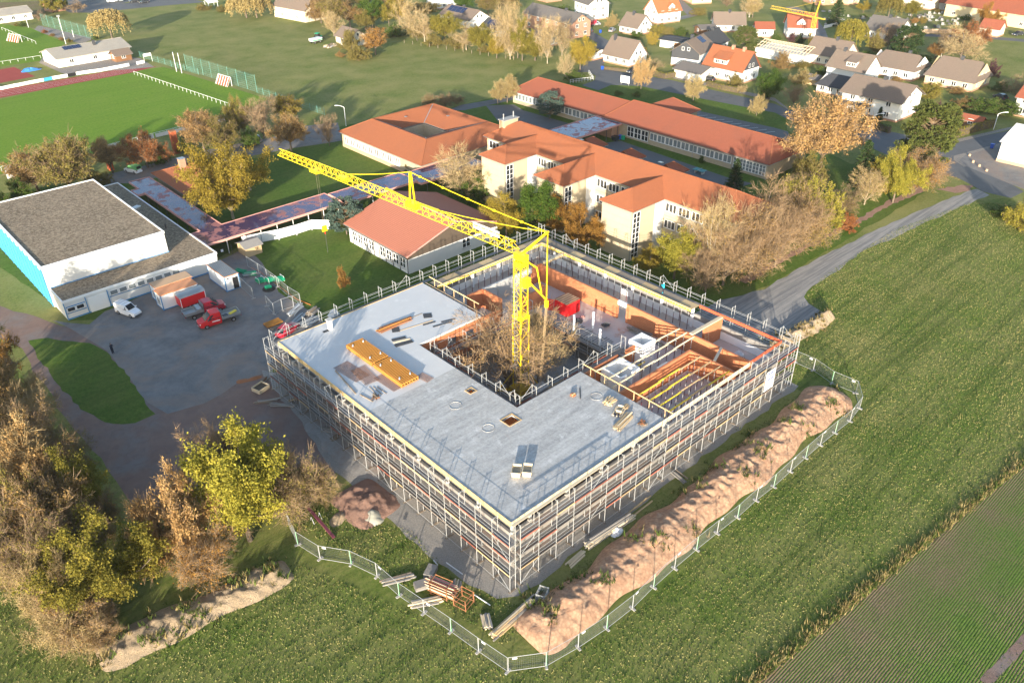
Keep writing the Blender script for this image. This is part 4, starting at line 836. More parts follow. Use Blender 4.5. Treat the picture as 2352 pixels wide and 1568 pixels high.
plank('long pale lath lying behind the rod bundle', (51.8, 79.3), (57.0, 78.4), .1, .05, 'timber', HS+.004); plank('long thin lath pointing past the rod bundle', (54.6, 81.0), (57.0, 80.9), .08, .05, 'old_wood', HS+.004)
for lab, a, b in (('dark formwork panel lying alone on the slab', (56.7, 80.2), (57.7, 79.6)), ('dark formwork panel beside the rod bundle', (51.3, 80.1), (52.2, 79.6))): plank(lab, a, b, 1.2, .05, 'slate_wall', HS+.004, None, 'plywood_sheet', 'plywood sheet')
for i, (a, b) in enumerate((((55.2, 78.3), (57.0, 77.9)), ((55.9, 77.0), (57.3, 76.7)), ((57.5, 77.2), (59.4, 76.6)), ((57.4, 76.7), (58.6, 76.3)))): plank('narrow dark formwork strip lying near the courtyard edge', a, b, .28, .05, 'slate_wall', HS+.004, 'dark formwork strips', 'plywood_strip', 'plywood strip')
for lab, a, b, w_, mt in (('dark board in a pair behind the orange stacks', (49.8, 78.0), (51.6, 77.4), .5, 'slate_wall'), ('pale plank lying between two dark boards', (49.6, 77.4), (51.8, 76.7), .35, 'timber_pale'), ('dark wide board nearest the pale plank and courtyard', (49.3, 76.6), (51.7, 76.0), .7, 'slate_wall')): plank(lab, a, b, w_, .07, mt, HS+.004)
t = thing('vent_pipe', 'white square vent pipe with a cap standing on the slab', 'vent pipe', (45.5, 86.2, HS)); MB().box(45.25, 45.75, 85.95, 86.45, HS, HS+1.35).build('shaft', 'plaster_white', t); MB().box(45.1, 45.9, 85.8, 86.6, HS+1.35, HS+1.5).build('cap', 'concrete', t); MB().box(44.3, 45.1, 85.8, 86.3, HS+.004, HS+.04).build('base_plate', 'slate_wall', t)
def tub(label, c, a, l_, w_, h_, mat, z, inner='sand_grey'):
    t = thing('mortar_tub', label, 'tub', (c[0], c[1], z)); ca, sa = math.cos(R_(a)), math.sin(R_(a)); q = lambda u, v, k: [(c[0]+s_*u*k*ca-t_*v*k*sa, c[1]+s_*u*k*sa+t_*v*k*ca) for s_, t_ in ((-1, -1), (1, -1), (1, 1), (-1, 1))]
    b_, t_ = q(l_/2, w_/2, .82), q(l_/2, w_/2, 1); i_ = q(l_/2, w_/2, .9); j_ = q(l_/2, w_/2, .78)
    V = [(*p, z+.02) for p in b_]+[(*p, z+h_) for p in t_]+[(*p, z+h_) for p in i_]+[(*p, z+h_*.45) for p in j_]
    m = MB(); m.add(V, [(3, 2, 1, 0)]+[(i, (i+1) % 4, 4+(i+1) % 4, 4+i) for i in range(4)]+[(4+i, 4+(i+1) % 4, 8+(i+1) % 4, 8+i) for i in range(4)]+[(8+i, 8+(i+1) % 4, 12+(i+1) % 4, 12+i) for i in range(4)]); m.build('shell', mat, t)
    MB().add(V[12:], [(0, 1, 2, 3)]).build('contents', inner, t)
tub('yellow mortar tub, one of a pair standing alone on the slab', (43.9, 47.5), 40, 1.5, 1.0, .75, 'timber_pale', HS); tub('yellow mortar tub, right beside its twin on the slab', (44.8, 46.8), 40, 1.5, 1.0, .75, 'timber_pale', HS); tub('small pale tub standing on a pallet with buckets', (59.9, 47.2), 25, 1.1, .7, .4, 'timber_pale', HS+.16)
def pallet(label, c, a, z, mat='timber', l_=1.2, w_=.8):
    t = thing('pallet', label, 'pallet', (c[0], c[1], z)); ca, sa = math.cos(R_(a)), math.sin(R_(a)); T = lambda u, v, k: (c[0]+u*ca-v*sa, c[1]+u*sa+v*ca, z+k)
    for i in range(5): v = -w_/2+.07+i*(w_-.14)/4; bar('slat', t, T(-l_/2, v, .13), T(l_/2, v, .13), .12, .025, mat)
    for i in range(3): u = -l_/2+.08+i*(l_-.16)/2; bar('runner', t, T(u, -w_/2, .06), T(u, w_/2, .06), .1, .1, mat)
pallet('wooden pallet below the small pale tub', (59.8, 47.2), 25, HS, 'timber_pale', 1.9, 1.2)
bundle('board_pile', 'pile of pale short boards beside the round slab opening', 'board pile', (60.4, 49.2), 1.4, 15, 26, 1.0, ['timber_pale', 'timber'], HS, .55, .06, 1.2, 5); bundle('board_stack', 'flat stack of long pale boards near the slab corner', 'board stack', (58.7, 45.6), 3.4, 12, 18, .9, ['timber_pale', 'plank'], HS, .3, .07, .15, 6)
bundle('wood_offcuts', 'scatter of splintered offcuts behind the small tub', 'offcuts', (61.0, 47.2), 1.0, 40, 14, .6, ['timber', 'old_wood'], HS, .35, .04, 2, 8)
for i, (x, y) in enumerate(((58.9, 47.0), (59.1, 46.7))): t = MB().tube((x, y, HS+.004), (x, y, HS+.3), .14, .17, 10).build('bucket', 'cloth_navy'); tag(t, 'dark blue bucket standing beside the small tub', 'bucket', 'buckets on the slab')
plank('single dark beam lying alone near the courtyard corner of the slab', (58.4, 52.0), (59.9, 53.5), .14, .1, 'dark_steel', HS+.004); bundle('brick_stack', 'small pile of brown bricks on the slab near the courtyard corner', 'bricks', (58.2, 53.0), .5, 0, 10, .5, ['rust', 'timber'], HS, .4, .08, .2, 9)
for lab, x, y in (('round cast ring in the slab near the two small openings', 46.8, 61.1), ('round cast ring in the slab beside the larger opening', 46.8, 55.3), ('round cast ring in the slab beside the pile of short boards', 60.1, 51.0)):
    m = MB(); pr = None
    for j in range(25):
        p = Vector((x+.72*math.cos(j*math.pi/12), y+.72*math.sin(j*math.pi/12), HS+.03))
        if pr: m.tube(pr, p, .03, n=5, cap=False)
        pr = p
    tag(m.build('slab_ring', 'slab'), lab, 'slab ring')
# ---- open storey: site box, planks, stacks
t = thing('site_box', 'bright red ribbed steel site box with brown boards on its roof', 'site box', (76.6, 71.7, FL)); MB().box(75.3, 78.0, 70.4, 73.0, FL+.1, FL+2.1).build('body', 'red_paint', t)
for i in range(14): bar('rib', t, (75.27, 70.5+i*.19, FL+.2), (75.27, 70.5+i*.19, FL+2.0), .05, .07, 'red_paint'); bar('rib', t, (75.4+i*.19, 70.37, FL+.2), (75.4+i*.19, 70.37, FL+2.0), .05, .07, 'red_paint')
for i in range(11): bar('roof_board', t, (75.25, 70.5+i*.24, FL+2.14), (78.05, 70.5+i*.24, FL+2.14), .2, .06, 'container_tan' if i % 2 else 'rust')
bar('door', t, (75.2, 73.05, FL+1.1), (74.6, 74.0, FL+1.1), .06, 1.9, 'red_paint')
r = random.Random(12)
for i in range(34):
    y = 58.9+i*.42; o = bar('floor_plank', None, (72.6+r.uniform(-.1, .2), y, FL+.03), (75.0+r.uniform(-.3, .5), y+r.uniform(-.05, .05), FL+.03), .22, .05, 'plank_grey'); tag(o, 'weathered plank lying in the row along the courtyard floor edge', 'plank', 'planks along the courtyard floor edge')
for i in range(9): o = bar('floor_plank', None, (73.8, 57.9+i*.0+i*.3-1, FL+.09), (76.6, 57.6+i*.3-1, FL+.09), .24, .05, 'plank_grey') if i > 5 else None; o and tag(o, 'weathered plank lying near the white lift shaft', 'plank', 'planks near the lift shaft')
bundle('prop_pile', 'row of grey boards leaning low against the orange wall', 'board pile', (79.6, 60.2), 3.6, 92, 16, .9, ['plank_grey', 'old_wood'], FL, .6, .06, 1.0, 21); bundle('prop_pile', 'tall boards stacked beside the orange wall near the lift shaft', 'board pile', (79.4, 56.9), 2.6, 80, 8, .5, ['timber', 'plank_grey'], FL, .5, .06, .5, 22)
bundle('steel_pile', 'heap of grey steel frames in the lawn side storey', 'steel heap', (70.2, 84.2), 3.2, 10, 22, 1.3, ['steel', 'sheet_grey'], FL, .8, .05, .5, 23); bundle('steel_pile', 'dark steel rods lying in the far corner of the open storey', 'steel heap', (83.6, 84.0), 3.2, 60, 16, 1.0, ['dark_steel', 'steel'], FL, .4, .04, .5, 24)
bundle('timber_pile', 'untidy timber pile behind the low orange wall', 'timber pile', (74.8, 79.0), 3.4, 10, 20, 1.6, ['plank_grey', 'timber', 'old_wood'], FL, .7, .06, .8, 25); bundle('steel_pile', 'dark debris pile in the outer corner of the open storey', 'debris', (83.2, 46.6), 2.4, 30, 18, 1.6, ['dark_steel', 'rust', 'old_wood'], FL, .4, .06, 2, 26)
bundle('prop_pile', 'bundle of steel props lying by the outer parapet', 'prop pile', (84.4, 58.2), 2.6, 85, 14, .9, ['steel', 'prop_red'], FL, .5, .05, .5, 27)
t = thing('stillage', 'grey steel stillage filled with parts in the lawn side storey', 'stillage', (78.2, 84.2, FL))
for i in range(4): bar('side_panel', t, (77.3, 83.5, FL+.25+i*.25), (79.1, 83.5, FL+.25+i*.25), .05, .2, 'sheet_grey'); bar('side_panel', t, (77.3, 84.9, FL+.25+i*.25), (79.1, 84.9, FL+.25+i*.25), .05, .2, 'sheet_grey')
bar('contents', t, (77.4, 84.2, FL+.6), (79.0, 84.2, FL+.6), 1.2, .7, 'stone'); 
for x, y in ((77.3, 83.5), (79.1, 83.5), (77.3, 84.9), (79.1, 84.9)): bar('post', t, (x, y, FL+.01), (x, y, FL+1.2), .08, .08, 'sheet_grey')
t = thing('wheelbarrow', 'dark wheelbarrow standing near the round white columns', 'wheelbarrow', (77.3, 64.6, FL)); MB().add([(76.8, 64.3, FL+.35), (77.5, 64.3, FL+.3), (77.5, 64.8, FL+.3), (76.8, 64.8, FL+.35), (76.6, 64.1, FL+.7), (77.8, 64.1, FL+.65), (77.8, 65.0, FL+.65), (76.6, 65.0, FL+.7)], [(3, 2, 1, 0), (0, 1, 5, 4), (1, 2, 6, 5), (2, 3, 7, 6), (3, 0, 4, 7)]).build('tray', 'dark_steel', t); MB().tube((77.85, 64.5, FL+.2), (77.85, 64.62, FL+.2), .2, n=10).build('wheel', 'tyre', t)
for y in (64.25, 64.85): rod('handle', t, (77.7, y, FL+.25), (76.0, y, FL+.6), .025, 'steel'); rod('leg', t, (76.9, y, FL+.35), (76.8, y, FL+.01), .025, 'steel')
def tarp(label, c, rx, ry, h_, mat, z, seed=1, name='tarpaulin', cat='tarpaulin'):
    r = random.Random(seed); m = MB(); n1, n2 = 10, 5; vs = [(c[0], c[1], z+h_)]; fs = []
    for j in range(1, n2+1):
        for i in range(n1): a = 2*math.pi*i/n1; k = j/n2*(1+r.uniform(-.14, .14)); vs.append((c[0]+rx*k*math.cos(a), c[1]+ry*k*math.sin(a), z+max(.01, h_*(1-(j/n2)**2.2)*(1+r.uniform(-.3, .3))) if j < n2 else z))
    for i in range(n1):
        fs.append((0, 1+i, 1+(i+1) % n1))
        for j in range(n2-1): a, b = 1+j*n1+i, 1+j*n1+(i+1) % n1; fs.append((a, a+n1, b+n1, b))
    m.add(vs, fs); tag(m.build(name, mat), label, cat)
tarp('dark blue tarpaulin heap beside the red site box', (75.6, 68.6), .9, .8, .5, 'slate_wall', FL, 1); tarp('crumpled white sack behind the red site box', (79.2, 73.6), .6, .5, .8, 'tarp_white', FL, 2, 'sack', 'sack'); tarp('crumpled white sheet on the courtyard scaffold side of the open storey', (70.2, 75.5), 1.0, .6, .8, 'tarp_white', FL, 3); tarp('bundle of clear plastic film in the outer corner of the open storey', (84.8, 47.4), 1.0, .8, .7, 'tarp_white', FL, 4); tarp('pink sack on the floor beside the red site box', (77.0, 68.9), .4, .35, .3, 'pink_edge', FL, 5, 'sack', 'sack')
t = thing('steel_ladder', 'pale ladder leaning on the short brick wall in the outer corner', 'ladder', (83.2, 52.4, FL)); ladder(t, (82.9, 51.0, FL+.02), (83.2, 51.65, FL+2.4), .45, 'timber_pale', 7, 'rail'); 
t = thing('tall_ladder', 'tall dark ladder leaning on the edge formwork', 'ladder', (84.6, 79.4, FL)); ladder(t, (84.0, 79.0, FL+.02), (85.1, 79.6, FL+3.2), .45, 'dark_steel', 9, 'rail')
# ================================================================== building kit
def windows(parent, a, b, n, z0, z1, nrm, w=None, panes=2, frame='white_wood', glass='glass', bars=0, t=.08, sill=True, name='window'):
    """n windows evenly spaced on the wall line a-b (world 2D), each frame a part, each pane a sub-part"""
    a, b, nv = Vector((*a, 0)), Vector((*b, 0)), Vector((*nrm, 0)); L_ = (b-a).length; d = (b-a)/L_; w = w or L_/n*.86; Z = lambda z: Vector((0, 0, z))
    for i in range(n):
        c = a+d*L_*(i+.5)/n+nv*.02; p, q = c-d*w/2, c+d*w/2; m = MB()
        m.obox(p+Z(z0+t/2), q+Z(z0+t/2), .1, t); m.obox(p+Z(z1-t/2), q+Z(z1-t/2), .1, t)
        for k in range(panes+1): e = p.lerp(q, k/panes); e = e+d*(t/2 if k == 0 else (-t/2 if k == panes else 0)); m.obox(e+Z(z0), e+Z(z1), .098, t, 0, d)
        for k in range(bars): zz = z0+(z1-z0)*(k+1)/(bars+1); m.obox(p+Z(zz), q+Z(zz), .096, t*.8)
        wo = m.build(name, frame, parent)
        for k in range(panes):
            e0, e1 = p.lerp(q, k/panes)+d*t, p.lerp(q, (k+1)/panes)-d*t
            bar('pane', wo, e0+Z((z0+z1)/2)+nv*.01, e1+Z((z0+z1)/2)+nv*.01, .03, z1-z0-t, glass)
        if sill: bar('sill', wo, p+Z(z0-.04)+nv*.06, q+Z(z0-.04)+nv*.06, .16, .05, 'stone')
def door(parent, a, b, z0, z1, nrm, mat='timber_wall', handle=True):
    nv = Vector((*nrm, 0)); a, b = Vector((*a, (z0+z1)/2)), Vector((*b, (z0+z1)/2)); d_ = bar('door', parent, a+nv*.02, b+nv*.02, .08, z1-z0, mat)
    return d_
def hip(parent, x0, x1, y0, y1, z, zr, axis, e0, e1, mat, t=.16, name='roof', caps='tile_orange'):
    """hipped roof over a rectangle, ridge along axis, e0/e1 = ridge set-back at each end"""
    if axis == 'y': xm = (x0+x1)/2; A, B = (xm, y0+e0, zr), (xm, y1-e1, zr); Q = [(x0, y0, z), (x1, y0, z), (x1, y1, z), (x0, y1, z)]; pl = [[Q[0], A, B, Q[3]], [Q[1], Q[2], B, A], [Q[0], Q[1], A], [Q[2], Q[3], B]]
    else: ym = (y0+y1)/2; A, B = (x0+e0, ym, zr), (x1-e1, ym, zr); Q = [(x0, y0, z), (x1, y0, z), (x1, y1, z), (x0, y1, z)]; pl = [[Q[0], Q[1], B, A], [Q[3], A, B, Q[2]], [Q[0], A, Q[3]], [Q[1], Q[2], B]]
    o = None; m = MB()
    for p in pl: m.slabf(p, t)
    o = m.build(name, mat, parent)
    rc = MB(); U = Vector((0, 0, .03))
    for p, q in ((A, B), (A, Q[0]), (B, Q[2])) + (((A, Q[1]), (B, Q[3])) if axis == 'y' else ((A, Q[3]), (B, Q[1]))): rc.obox(Vector(p)+U, Vector(q)+U, .26, .1)
    rc.build('ridge_tiles', caps, o)
    g = MB(); zz = z-t-.02
    for p, q in ((Q[0], Q[1]), (Q[1], Q[2]), (Q[2], Q[3]), (Q[3], Q[0])): g.obox((p[0], p[1], zz), (q[0], q[1], zz), .14, .12)
    g.build('gutter', 'sheet_grey', o)
    return o
def walls(parent, x0, x1, y0, y1, z0, z1, mat, name='wall', th=.3):
    m = MB(); m.box(x0, x1, y0, y0+th, z0, z1).box(x0, x1, y1-th, y1, z0, z1).box(x0, x0+th, y0+th, y1-th, z0, z1).box(x1-th, x1, y0+th, y1-th, z0, z1); return m.build(name, mat, parent)
# ================================================================== gym
gym = thing('sports_hall', 'white and blue sports hall with flat gravel roofs', 'sports hall', (35, 150, 0))
MB().box(22.8, 47.8, 127, 171.8, 0, 3.1).build('low_wing', 'white_wall', gym); MB().box(22.6, 42.0, 132.9, 166.2, 0, 6.9).build('tall_block', 'white_wall', gym)
MB().box(22.85, 47.75, 127.05, 132.88, 3.102, 3.2).box(42.02, 47.75, 132.88, 171.75, 3.102, 3.2).build('low_roof', 'roof_gravel', gym); MB().box(22.8, 41.85, 133.1, 166.0, 6.902, 7.0).build('high_roof', 'roof_gravel', gym)
m = MB()
for a in ((22.7, 47.9, 126.9, 127.1), (47.7, 47.9, 127.1, 171.9), (42.2, 47.7, 171.7, 171.9), (22.7, 22.9, 127.1, 132.8)): m.box(*a, 2.95, 3.34)
m.build('roof_edge', 'white_paint', gym); m = MB()
for a in ((22.5, 42.1, 132.8, 133.0), (41.9, 42.1, 133.0, 166.3), (22.5, 41.9, 166.1, 166.3), (22.5, 22.7, 133.0, 166.1)): m.box(*a, 6.75, 7.16)
m.build('roof_edge', 'white_paint', gym)
for i in range(14): bar('facade_panel', gym, (22.55, 133.2+i*2.36, 3.0), (22.55, 135.5+i*2.36, 3.0), .06, 5.9, 'gym_blue')
for i in range(15): bar('facade_rib', gym, (22.48, 133.1+i*2.36, .1), (22.48, 133.1+i*2.36, 6.7), .14, .16, 'blue_paint')
bar('base_line', gym, (22.7, 132.84, 3.32), (42.1, 132.84, 3.32), .06, .14, 'blue_paint'); bar('base_line', gym, (22.8, 126.96, .15), (47.8, 126.96, .15), .06, .2, 'blue_paint')
for x in (22.8, 26.0, 29.35): bar('corner_strip', gym, (x, 126.93, .2), (x, 126.93, 2.94), .08, .12, 'blue_paint')
windows(gym, (23.0, 127), (25.7, 127), 2, 1.25, 2.05, (0, -1), 1.25, 1, 'white_wood', 'glass', 0, .1); bar('window_band', gym, (22.95, 126.93, 1.12), (25.8, 126.93, 1.12), .08, .14, 'blue_paint'); bar('window_band', gym, (22.95, 126.93, 2.16), (25.8, 126.93, 2.16), .08, .14, 'blue_paint')
windows(gym, (29.6, 127), (41.2, 127), 8, 1.75, 2.6, (0, -1), 1.25, 1, 'white_wood', 'glass_pale', 0, .08); bar('window_band', gym, (29.5, 126.93, 1.62), (41.3, 126.93, 1.62), .08, .12, 'blue_paint')
door(gym, (26.3, 126.98), (29.2, 126.98), .05, 2.6, (0, -1), 'white_paint'); bar('skylight', gym, (45.0, 156, 3.3), (46.2, 156.6, 3.3), 1.0, .25, 'white_paint'); rod('vent', gym, (45.8, 143, 3.2), (45.8, 143, 4.0), .15, 'dark_steel'); bar('skylight', gym, (43.0, 147, 3.3), (43.9, 147, 3.3), .9, .25, 'sheet_grey')
# ================================================================== gabled hall
hall = thing('gabled_hall', 'low hall with a red ribbed gable roof, white walls and dark cladding', 'hall', (80.6, 112, 0))
MB().box(70.5, 90.8, 103, 121, 0, 2.75).build('wall', 'white_wall', hall)
M('hall_clad', (.10, .075, .055), var=.15)
MB().add([(70.42, 102.92, 2.75), (90.88, 102.92, 2.75), (90.88, 121.08, 2.75), (70.42, 121.08, 2.75), (70.42, 102.92, 3.65), (90.88, 102.92, 3.65), (90.88, 121.08, 3.65), (70.42, 121.08, 3.65), (80.65, 102.92, 6.75), (80.65, 121.08, 6.75)], [(3, 2, 1, 0), (0, 1, 5, 8, 4), (2, 3, 7, 9, 6), (1, 2, 6, 5), (3, 0, 4, 7)]).build('cladding', 'hall_clad', hall)
rf = MB().slabf([(69.9, 102.4, 3.68), (80.65, 102.4, 6.95), (80.65, 121.6, 6.95), (69.9, 121.6, 3.68)], .14).slabf([(80.65, 102.4, 6.95), (91.4, 102.4, 3.68), (91.4, 121.6, 3.68), (80.65, 121.6, 6.95)], .14).build('roof', 'metal_tile', hall)
MB().obox((80.65, 102.35, 6.98), (80.65, 121.65, 6.98), .35, .1).build('ridge_cap', 'pink_edge', rf); MB().obox((69.85, 102.4, 3.5), (69.85, 121.6, 3.5), .14, .12).build('gutter', 'sheet_grey', rf); MB().obox((80.6, 102.36, 6.84), (91.4, 102.36, 3.57), .06, .22).obox((69.9, 102.36, 3.57), (80.7, 102.36, 6.84), .06, .22).build('bargeboard', 'pink_edge', rf)
windows(hall, (70.5, 119.9), (70.5, 113.0), 4, .75, 2.7, (-1, 0), 1.45, 2, 'white_wood', 'glass', 1, .12); windows(hall, (70.5, 111.4), (70.5, 103.5), 4, .75, 2.7, (-1, 0), 1.6, 2, 'white_wood', 'glass', 1, .12); windows(hall, (82.2, 103), (84.4, 103), 1, .9, 2.7, (0, -1), 1.9, 2, 'white_wood', 'glass', 1, .12)
for y in (103.1, 105.3, 107.4, 109.5, 111.4, 113.1, 115, 117, 119.9): bar('wall_post', hall, (70.44, y, .02), (70.44, y, 2.7), .1, .1, 'dark_steel')
# ================================================================== three storey school block with three stair wings
sch = thing('school_block', 'three storey school block with orange hipped roof and three stair wings', 'school', (113, 97, 0))
SY0, SY1 = 65.5, 127.4
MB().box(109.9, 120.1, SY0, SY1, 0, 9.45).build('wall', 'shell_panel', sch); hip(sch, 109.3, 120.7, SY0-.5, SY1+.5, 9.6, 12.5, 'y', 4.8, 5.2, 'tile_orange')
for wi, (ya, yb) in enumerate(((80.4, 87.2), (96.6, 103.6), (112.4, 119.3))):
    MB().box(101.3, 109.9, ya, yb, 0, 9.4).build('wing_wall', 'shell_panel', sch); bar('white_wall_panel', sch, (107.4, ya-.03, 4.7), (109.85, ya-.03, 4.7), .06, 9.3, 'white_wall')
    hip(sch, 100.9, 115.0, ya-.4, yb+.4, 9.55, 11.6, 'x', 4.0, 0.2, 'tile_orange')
    for k in range(7): bar('panel_joint', sch, (101.28, ya+.1, 1.3+k*1.25), (101.28, yb-.1, 1.3+k*1.25), .012, .025, 'sandstone')
    windows(sch, (101.55, ya), (103.45, ya), 1, .3, 8.9, (0, -1), 1.85, 2, 'white_wood', 'glass', 8, .1, False, 'stair_window')
    rod('downpipe', sch, (101.22, ya-.05, .05), (101.22, ya-.05, 9.3), .05, 'sheet_grey', 5)
for a, b, n_ in ((87.5, 96.4, 3), (103.9, 112.2, 3), (66.2, 80.2, 5), (119.6, 127.0, 2)):
    for z0, z1 in ((.9, 2.35), (4.0, 5.6), (7.1, 8.75)): windows(sch, (109.9, a), (109.9, b), n_, z0, z1, (-1, 0), None, 3, 'white_wood', 'glass', 0, .12)
    for z in (3.2, 6.3): bar('string_course', sch, (109.87, a, z), (109.87, b, z), .05, .14, 'sandstone')
c = P(1, 2125, 1115, 10.4); cs = MB().box(112.3, 116.2, 124.6, 126.2, 10.2, 12.6).build('chimney_stack', 'sandstone', sch); MB().box(112.1, 116.4, 124.4, 126.4, 12.6, 12.75).build('chimney_cap', 'stone', cs)
for x in (112.8, 115.6): rod('flue', cs, (x, 125.4, 12.7), (x, 125.4, 13.9), .12, 'steel', 8)
for y, z in ((93, 11.2), (108, 11.4), (76, 11.0), (88, 11.9)): bar('roof_hatch', sch, (117.6, y, z), (118.4, y, z-.1), .8, .12, 'sheet_grey')
for i in range(3):                                    # small red gabled porches on the far side
    y = (108.4, 98.4, 88.0)[i]; hip(sch, 119.6, 124.2, y-2.2, y+2.2, 9.4, 11.0, 'x', .2, 2.2, 'tile_red'); MB().box(120.1, 123.8, y-1.8, y+1.8, 0, 9.3).build('rear_wing_wall', 'shell_panel', sch)
# ================================================================== atrium building
atr = thing('atrium_building', 'single storey building with red tiled roof around a square inner court', 'school', (113.7, 152, 0)); ax0, ax1, ay0, ay1 = 98.9, 128.6, 136.3, 167.6; ix0, ix1, iy0, iy1 = 110.0, 116.9, 149.4, 158.8; rx0, rx1, ry0, ry1 = 104.6, 122.8, 141.8, 162.6
walls(atr, ax0, ax1, ay0, ay1, 0, 3.6, 'block_tan'); walls(atr, ix0+.3, ix1-.3, iy0+.3, iy1-.3, 0, 3.7, 'block_tan', 'court_wall'); MB().box(ix0+.6, ix1-.6, iy0+.6, iy1-.6, .02, .06).build('court_floor', 'paving', atr)
O = [(ax0-.5, ay0-.5, 3.65), (ax1+.5, ay0-.5, 3.65), (ax1+.5, ay1+.5, 3.65), (ax0-.5, ay1+.5, 3.65)]; I_ = [(ix0, iy0, 3.95), (ix1, iy0, 3.95), (ix1, iy1, 3.95), (ix0, iy1, 3.95)]; Rg = [(rx0, ry0, 6.5), (rx1, ry0, 6.5), (rx1, ry1, 6.5), (rx0, ry1, 6.5)]
m = MB()
for i in range(4): j = (i+1) % 4; m.slabf([O[i], O[j], Rg[j], Rg[i]], .14); m.slabf([Rg[i], Rg[j], I_[j], I_[i]], .14)
ar = m.build('roof', 'tile_orange', atr); m = MB(); U = Vector((0, 0, .03))
for i in range(4): m.obox(Vector(Rg[i])+U, Vector(Rg[(i+1) % 4])+U, .28, .1); m.obox(Vector(O[i])+U, Vector(Rg[i])+U, .24, .1)
m.build('ridge_tiles', 'tile_orange', ar); m = MB()
for i in range(4): m.obox(Vector(Rg[i])+U, Vector(I_[i])+U, .22, .06); m.obox(Vector(O[i])-Vector((0, 0, .18)), Vector(O[(i+1) % 4])-Vector((0, 0, .18)), .14, .12); m.obox(Vector(I_[i])-Vector((0, 0, .16)), Vector(I_[(i+1) % 4])-Vector((0, 0, .16)), .12, .12)
m.build('gutter', 'sheet_grey', ar)
windows(atr, (ax0, 166.6), (ax0, 144.2), 9, 1.0, 2.9, (-1, 0), 2.2, 3, 'white_wood', 'glass', 0, .2); windows(atr, (99.6, ay0), (104.5, ay0), 2, 1.0, 2.8, (0, -1), 2.0, 2); windows(atr, (ix1-.3, iy0+.8), (ix1-.3, iy1-.8), 4, .4, 3.3, (-1, 0), None, 2, 'white_wood', 'glass', 1, .1); windows(atr, (ix0+.8, iy1-.3), (ix1-.8, iy1-.3), 3, .9, 2.9, (0, -1), None, 2)
bar('plinth', atr, (ax0-.03, ay0, .3), (ax0-.03, ay1, .3), .06, .6, 'sandstone')
for x, y in ((112.5, 160.6), (120.2, 154)): bar('roof_window', atr, (x, y, 5.75), (x+.6, y, 5.75), .6, .1, 'sheet_grey')
# ================================================================== long classroom building
lng = thing('classroom_building', 'long single storey classroom building with red tiled roof and white window band', 'school', (159.6, 125, 0))
MB().box(153.3, 166.0, 131, 166.4, 0, 3.3).build('wall', 'block_tan', lng); MB().box(152.5, 166.9, 85.6, 130.98, 0, 3.5).build('wall', 'block_tan', lng)
hip(lng, 152.7, 166.5, 129.0, 166.9, 3.4, 6.4, 'y', .3, 4.0, 'tile_red'); hip(lng, 151.9, 167.4, 85.0, 132.4, 3.6, 6.95, 'y', 4.5, 3.5, 'tile_red')
MB().box(166.9, 173.6, 119.5, 129.5, 0, 3.5).build('wall', 'block_tan', lng); hip(lng, 160, 174.2, 118.9, 130.2, 3.62, 6.5, 'x', .2, 4.5, 'tile_red')
windows(lng, (153.3, 165.6), (153.3, 132.9), 12, 1.1, 2.85, (-1, 0), 2.55, 2, 'white_wood', 'glass_pale', 0, .12); windows(lng, (152.5, 124.6), (152.5, 118.0), 3, .5, 3.0, (-1, 0), 2.05, 2, 'white_wood', 'glass', 1, .12); windows(lng, (152.5, 117.6), (152.5, 94.6), 10, 1.2, 2.95, (-1, 0), 2.2, 2, 'white_wood', 'glass_pale', 0, .12); windows(lng, (152.5, 94.2), (152.5, 86.0), 5, .6, 3.0, (-1, 0), 1.6, 2, 'white_wood', 'glass_pale', 2, .1)
for y in (131.6, 118, 105, 94.4): rod('downpipe', lng, (152.42, y, .05), (152.42, y, 3.4), .06, 'sheet_grey', 5)
# ================================================================== covered walkways
def canopy(label, pts, z, posts, th=.34, mat='wet_roof'):
    cx = sum(p[0] for p in pts)/len(pts); cy = sum(p[1] for p in pts)/len(pts); t = thing('covered_walkway', label, 'walkway roof', (cx, cy, 0)); MB().prism(pts, z-th, z-.06).build('roof_deck', 'pink_edge', t)
    e = MB(); n_ = len(pts); pv = [Vector((p[0], p[1], z-.14)) for p in pts]
    for i in range(n_): e.obox(pv[i], pv[(i+1) % n_], .16, .42)
    e.build('roof_edge', 'pink_edge', t)
    inn = [(p[0]+(cx-p[0])*.0, p[1]) for p in pts]; me = MB().prism(inn, z-.058, z-.02); me.build('roof_membrane', mat, t)
    for p in posts: rod('post', t, (p[0], p[1], .02), (p[0], p[1], z-th), .07, 'pole_white' if p[2:] else 'dark_steel', 6)
    return t
canopy('L shaped covered walkway with puddles on its red roof beside the sports hall', [(49.9, 171.4), (54.1, 171.4), (54.1, 138.0), (75.9, 138.0), (75.9, 131.6), (48.2, 131.6), (48.2, 137.9), (49.9, 137.9), (49.9, 163.0), (48.4, 163.0), (48.4, 166.4), (49.9, 166.4)], 3.0, [(50.2, 140+i*4.6) for i in range(7)]+[(53.8, 141+i*5) for i in range(6)]+[(52+i*3.3, 131.9, 1) for i in range(8)]+[(56+i*4.5, 137.7) for i in range(5)])
canopy('straight covered walkway section above the hedge behind the gabled hall', [(75.95, 136.6), (93.1, 136.6), (93.1, 130.2), (75.95, 130.2)], 3.25, [(77.5+i*4.8, 130.6, 1) for i in range(4)]+[(78+i*4.8, 136.2) for i in range(4)])
canopy('lower covered walkway section leading to the three storey school', [(93.2, 136.2), (110.6, 136.2), (110.6, 129.0), (93.2, 129.0)], 2.95, [(95+i*4.8, 129.4) for i in range(4)]+[(95+i*4.8, 135.9) for i in range(4)])
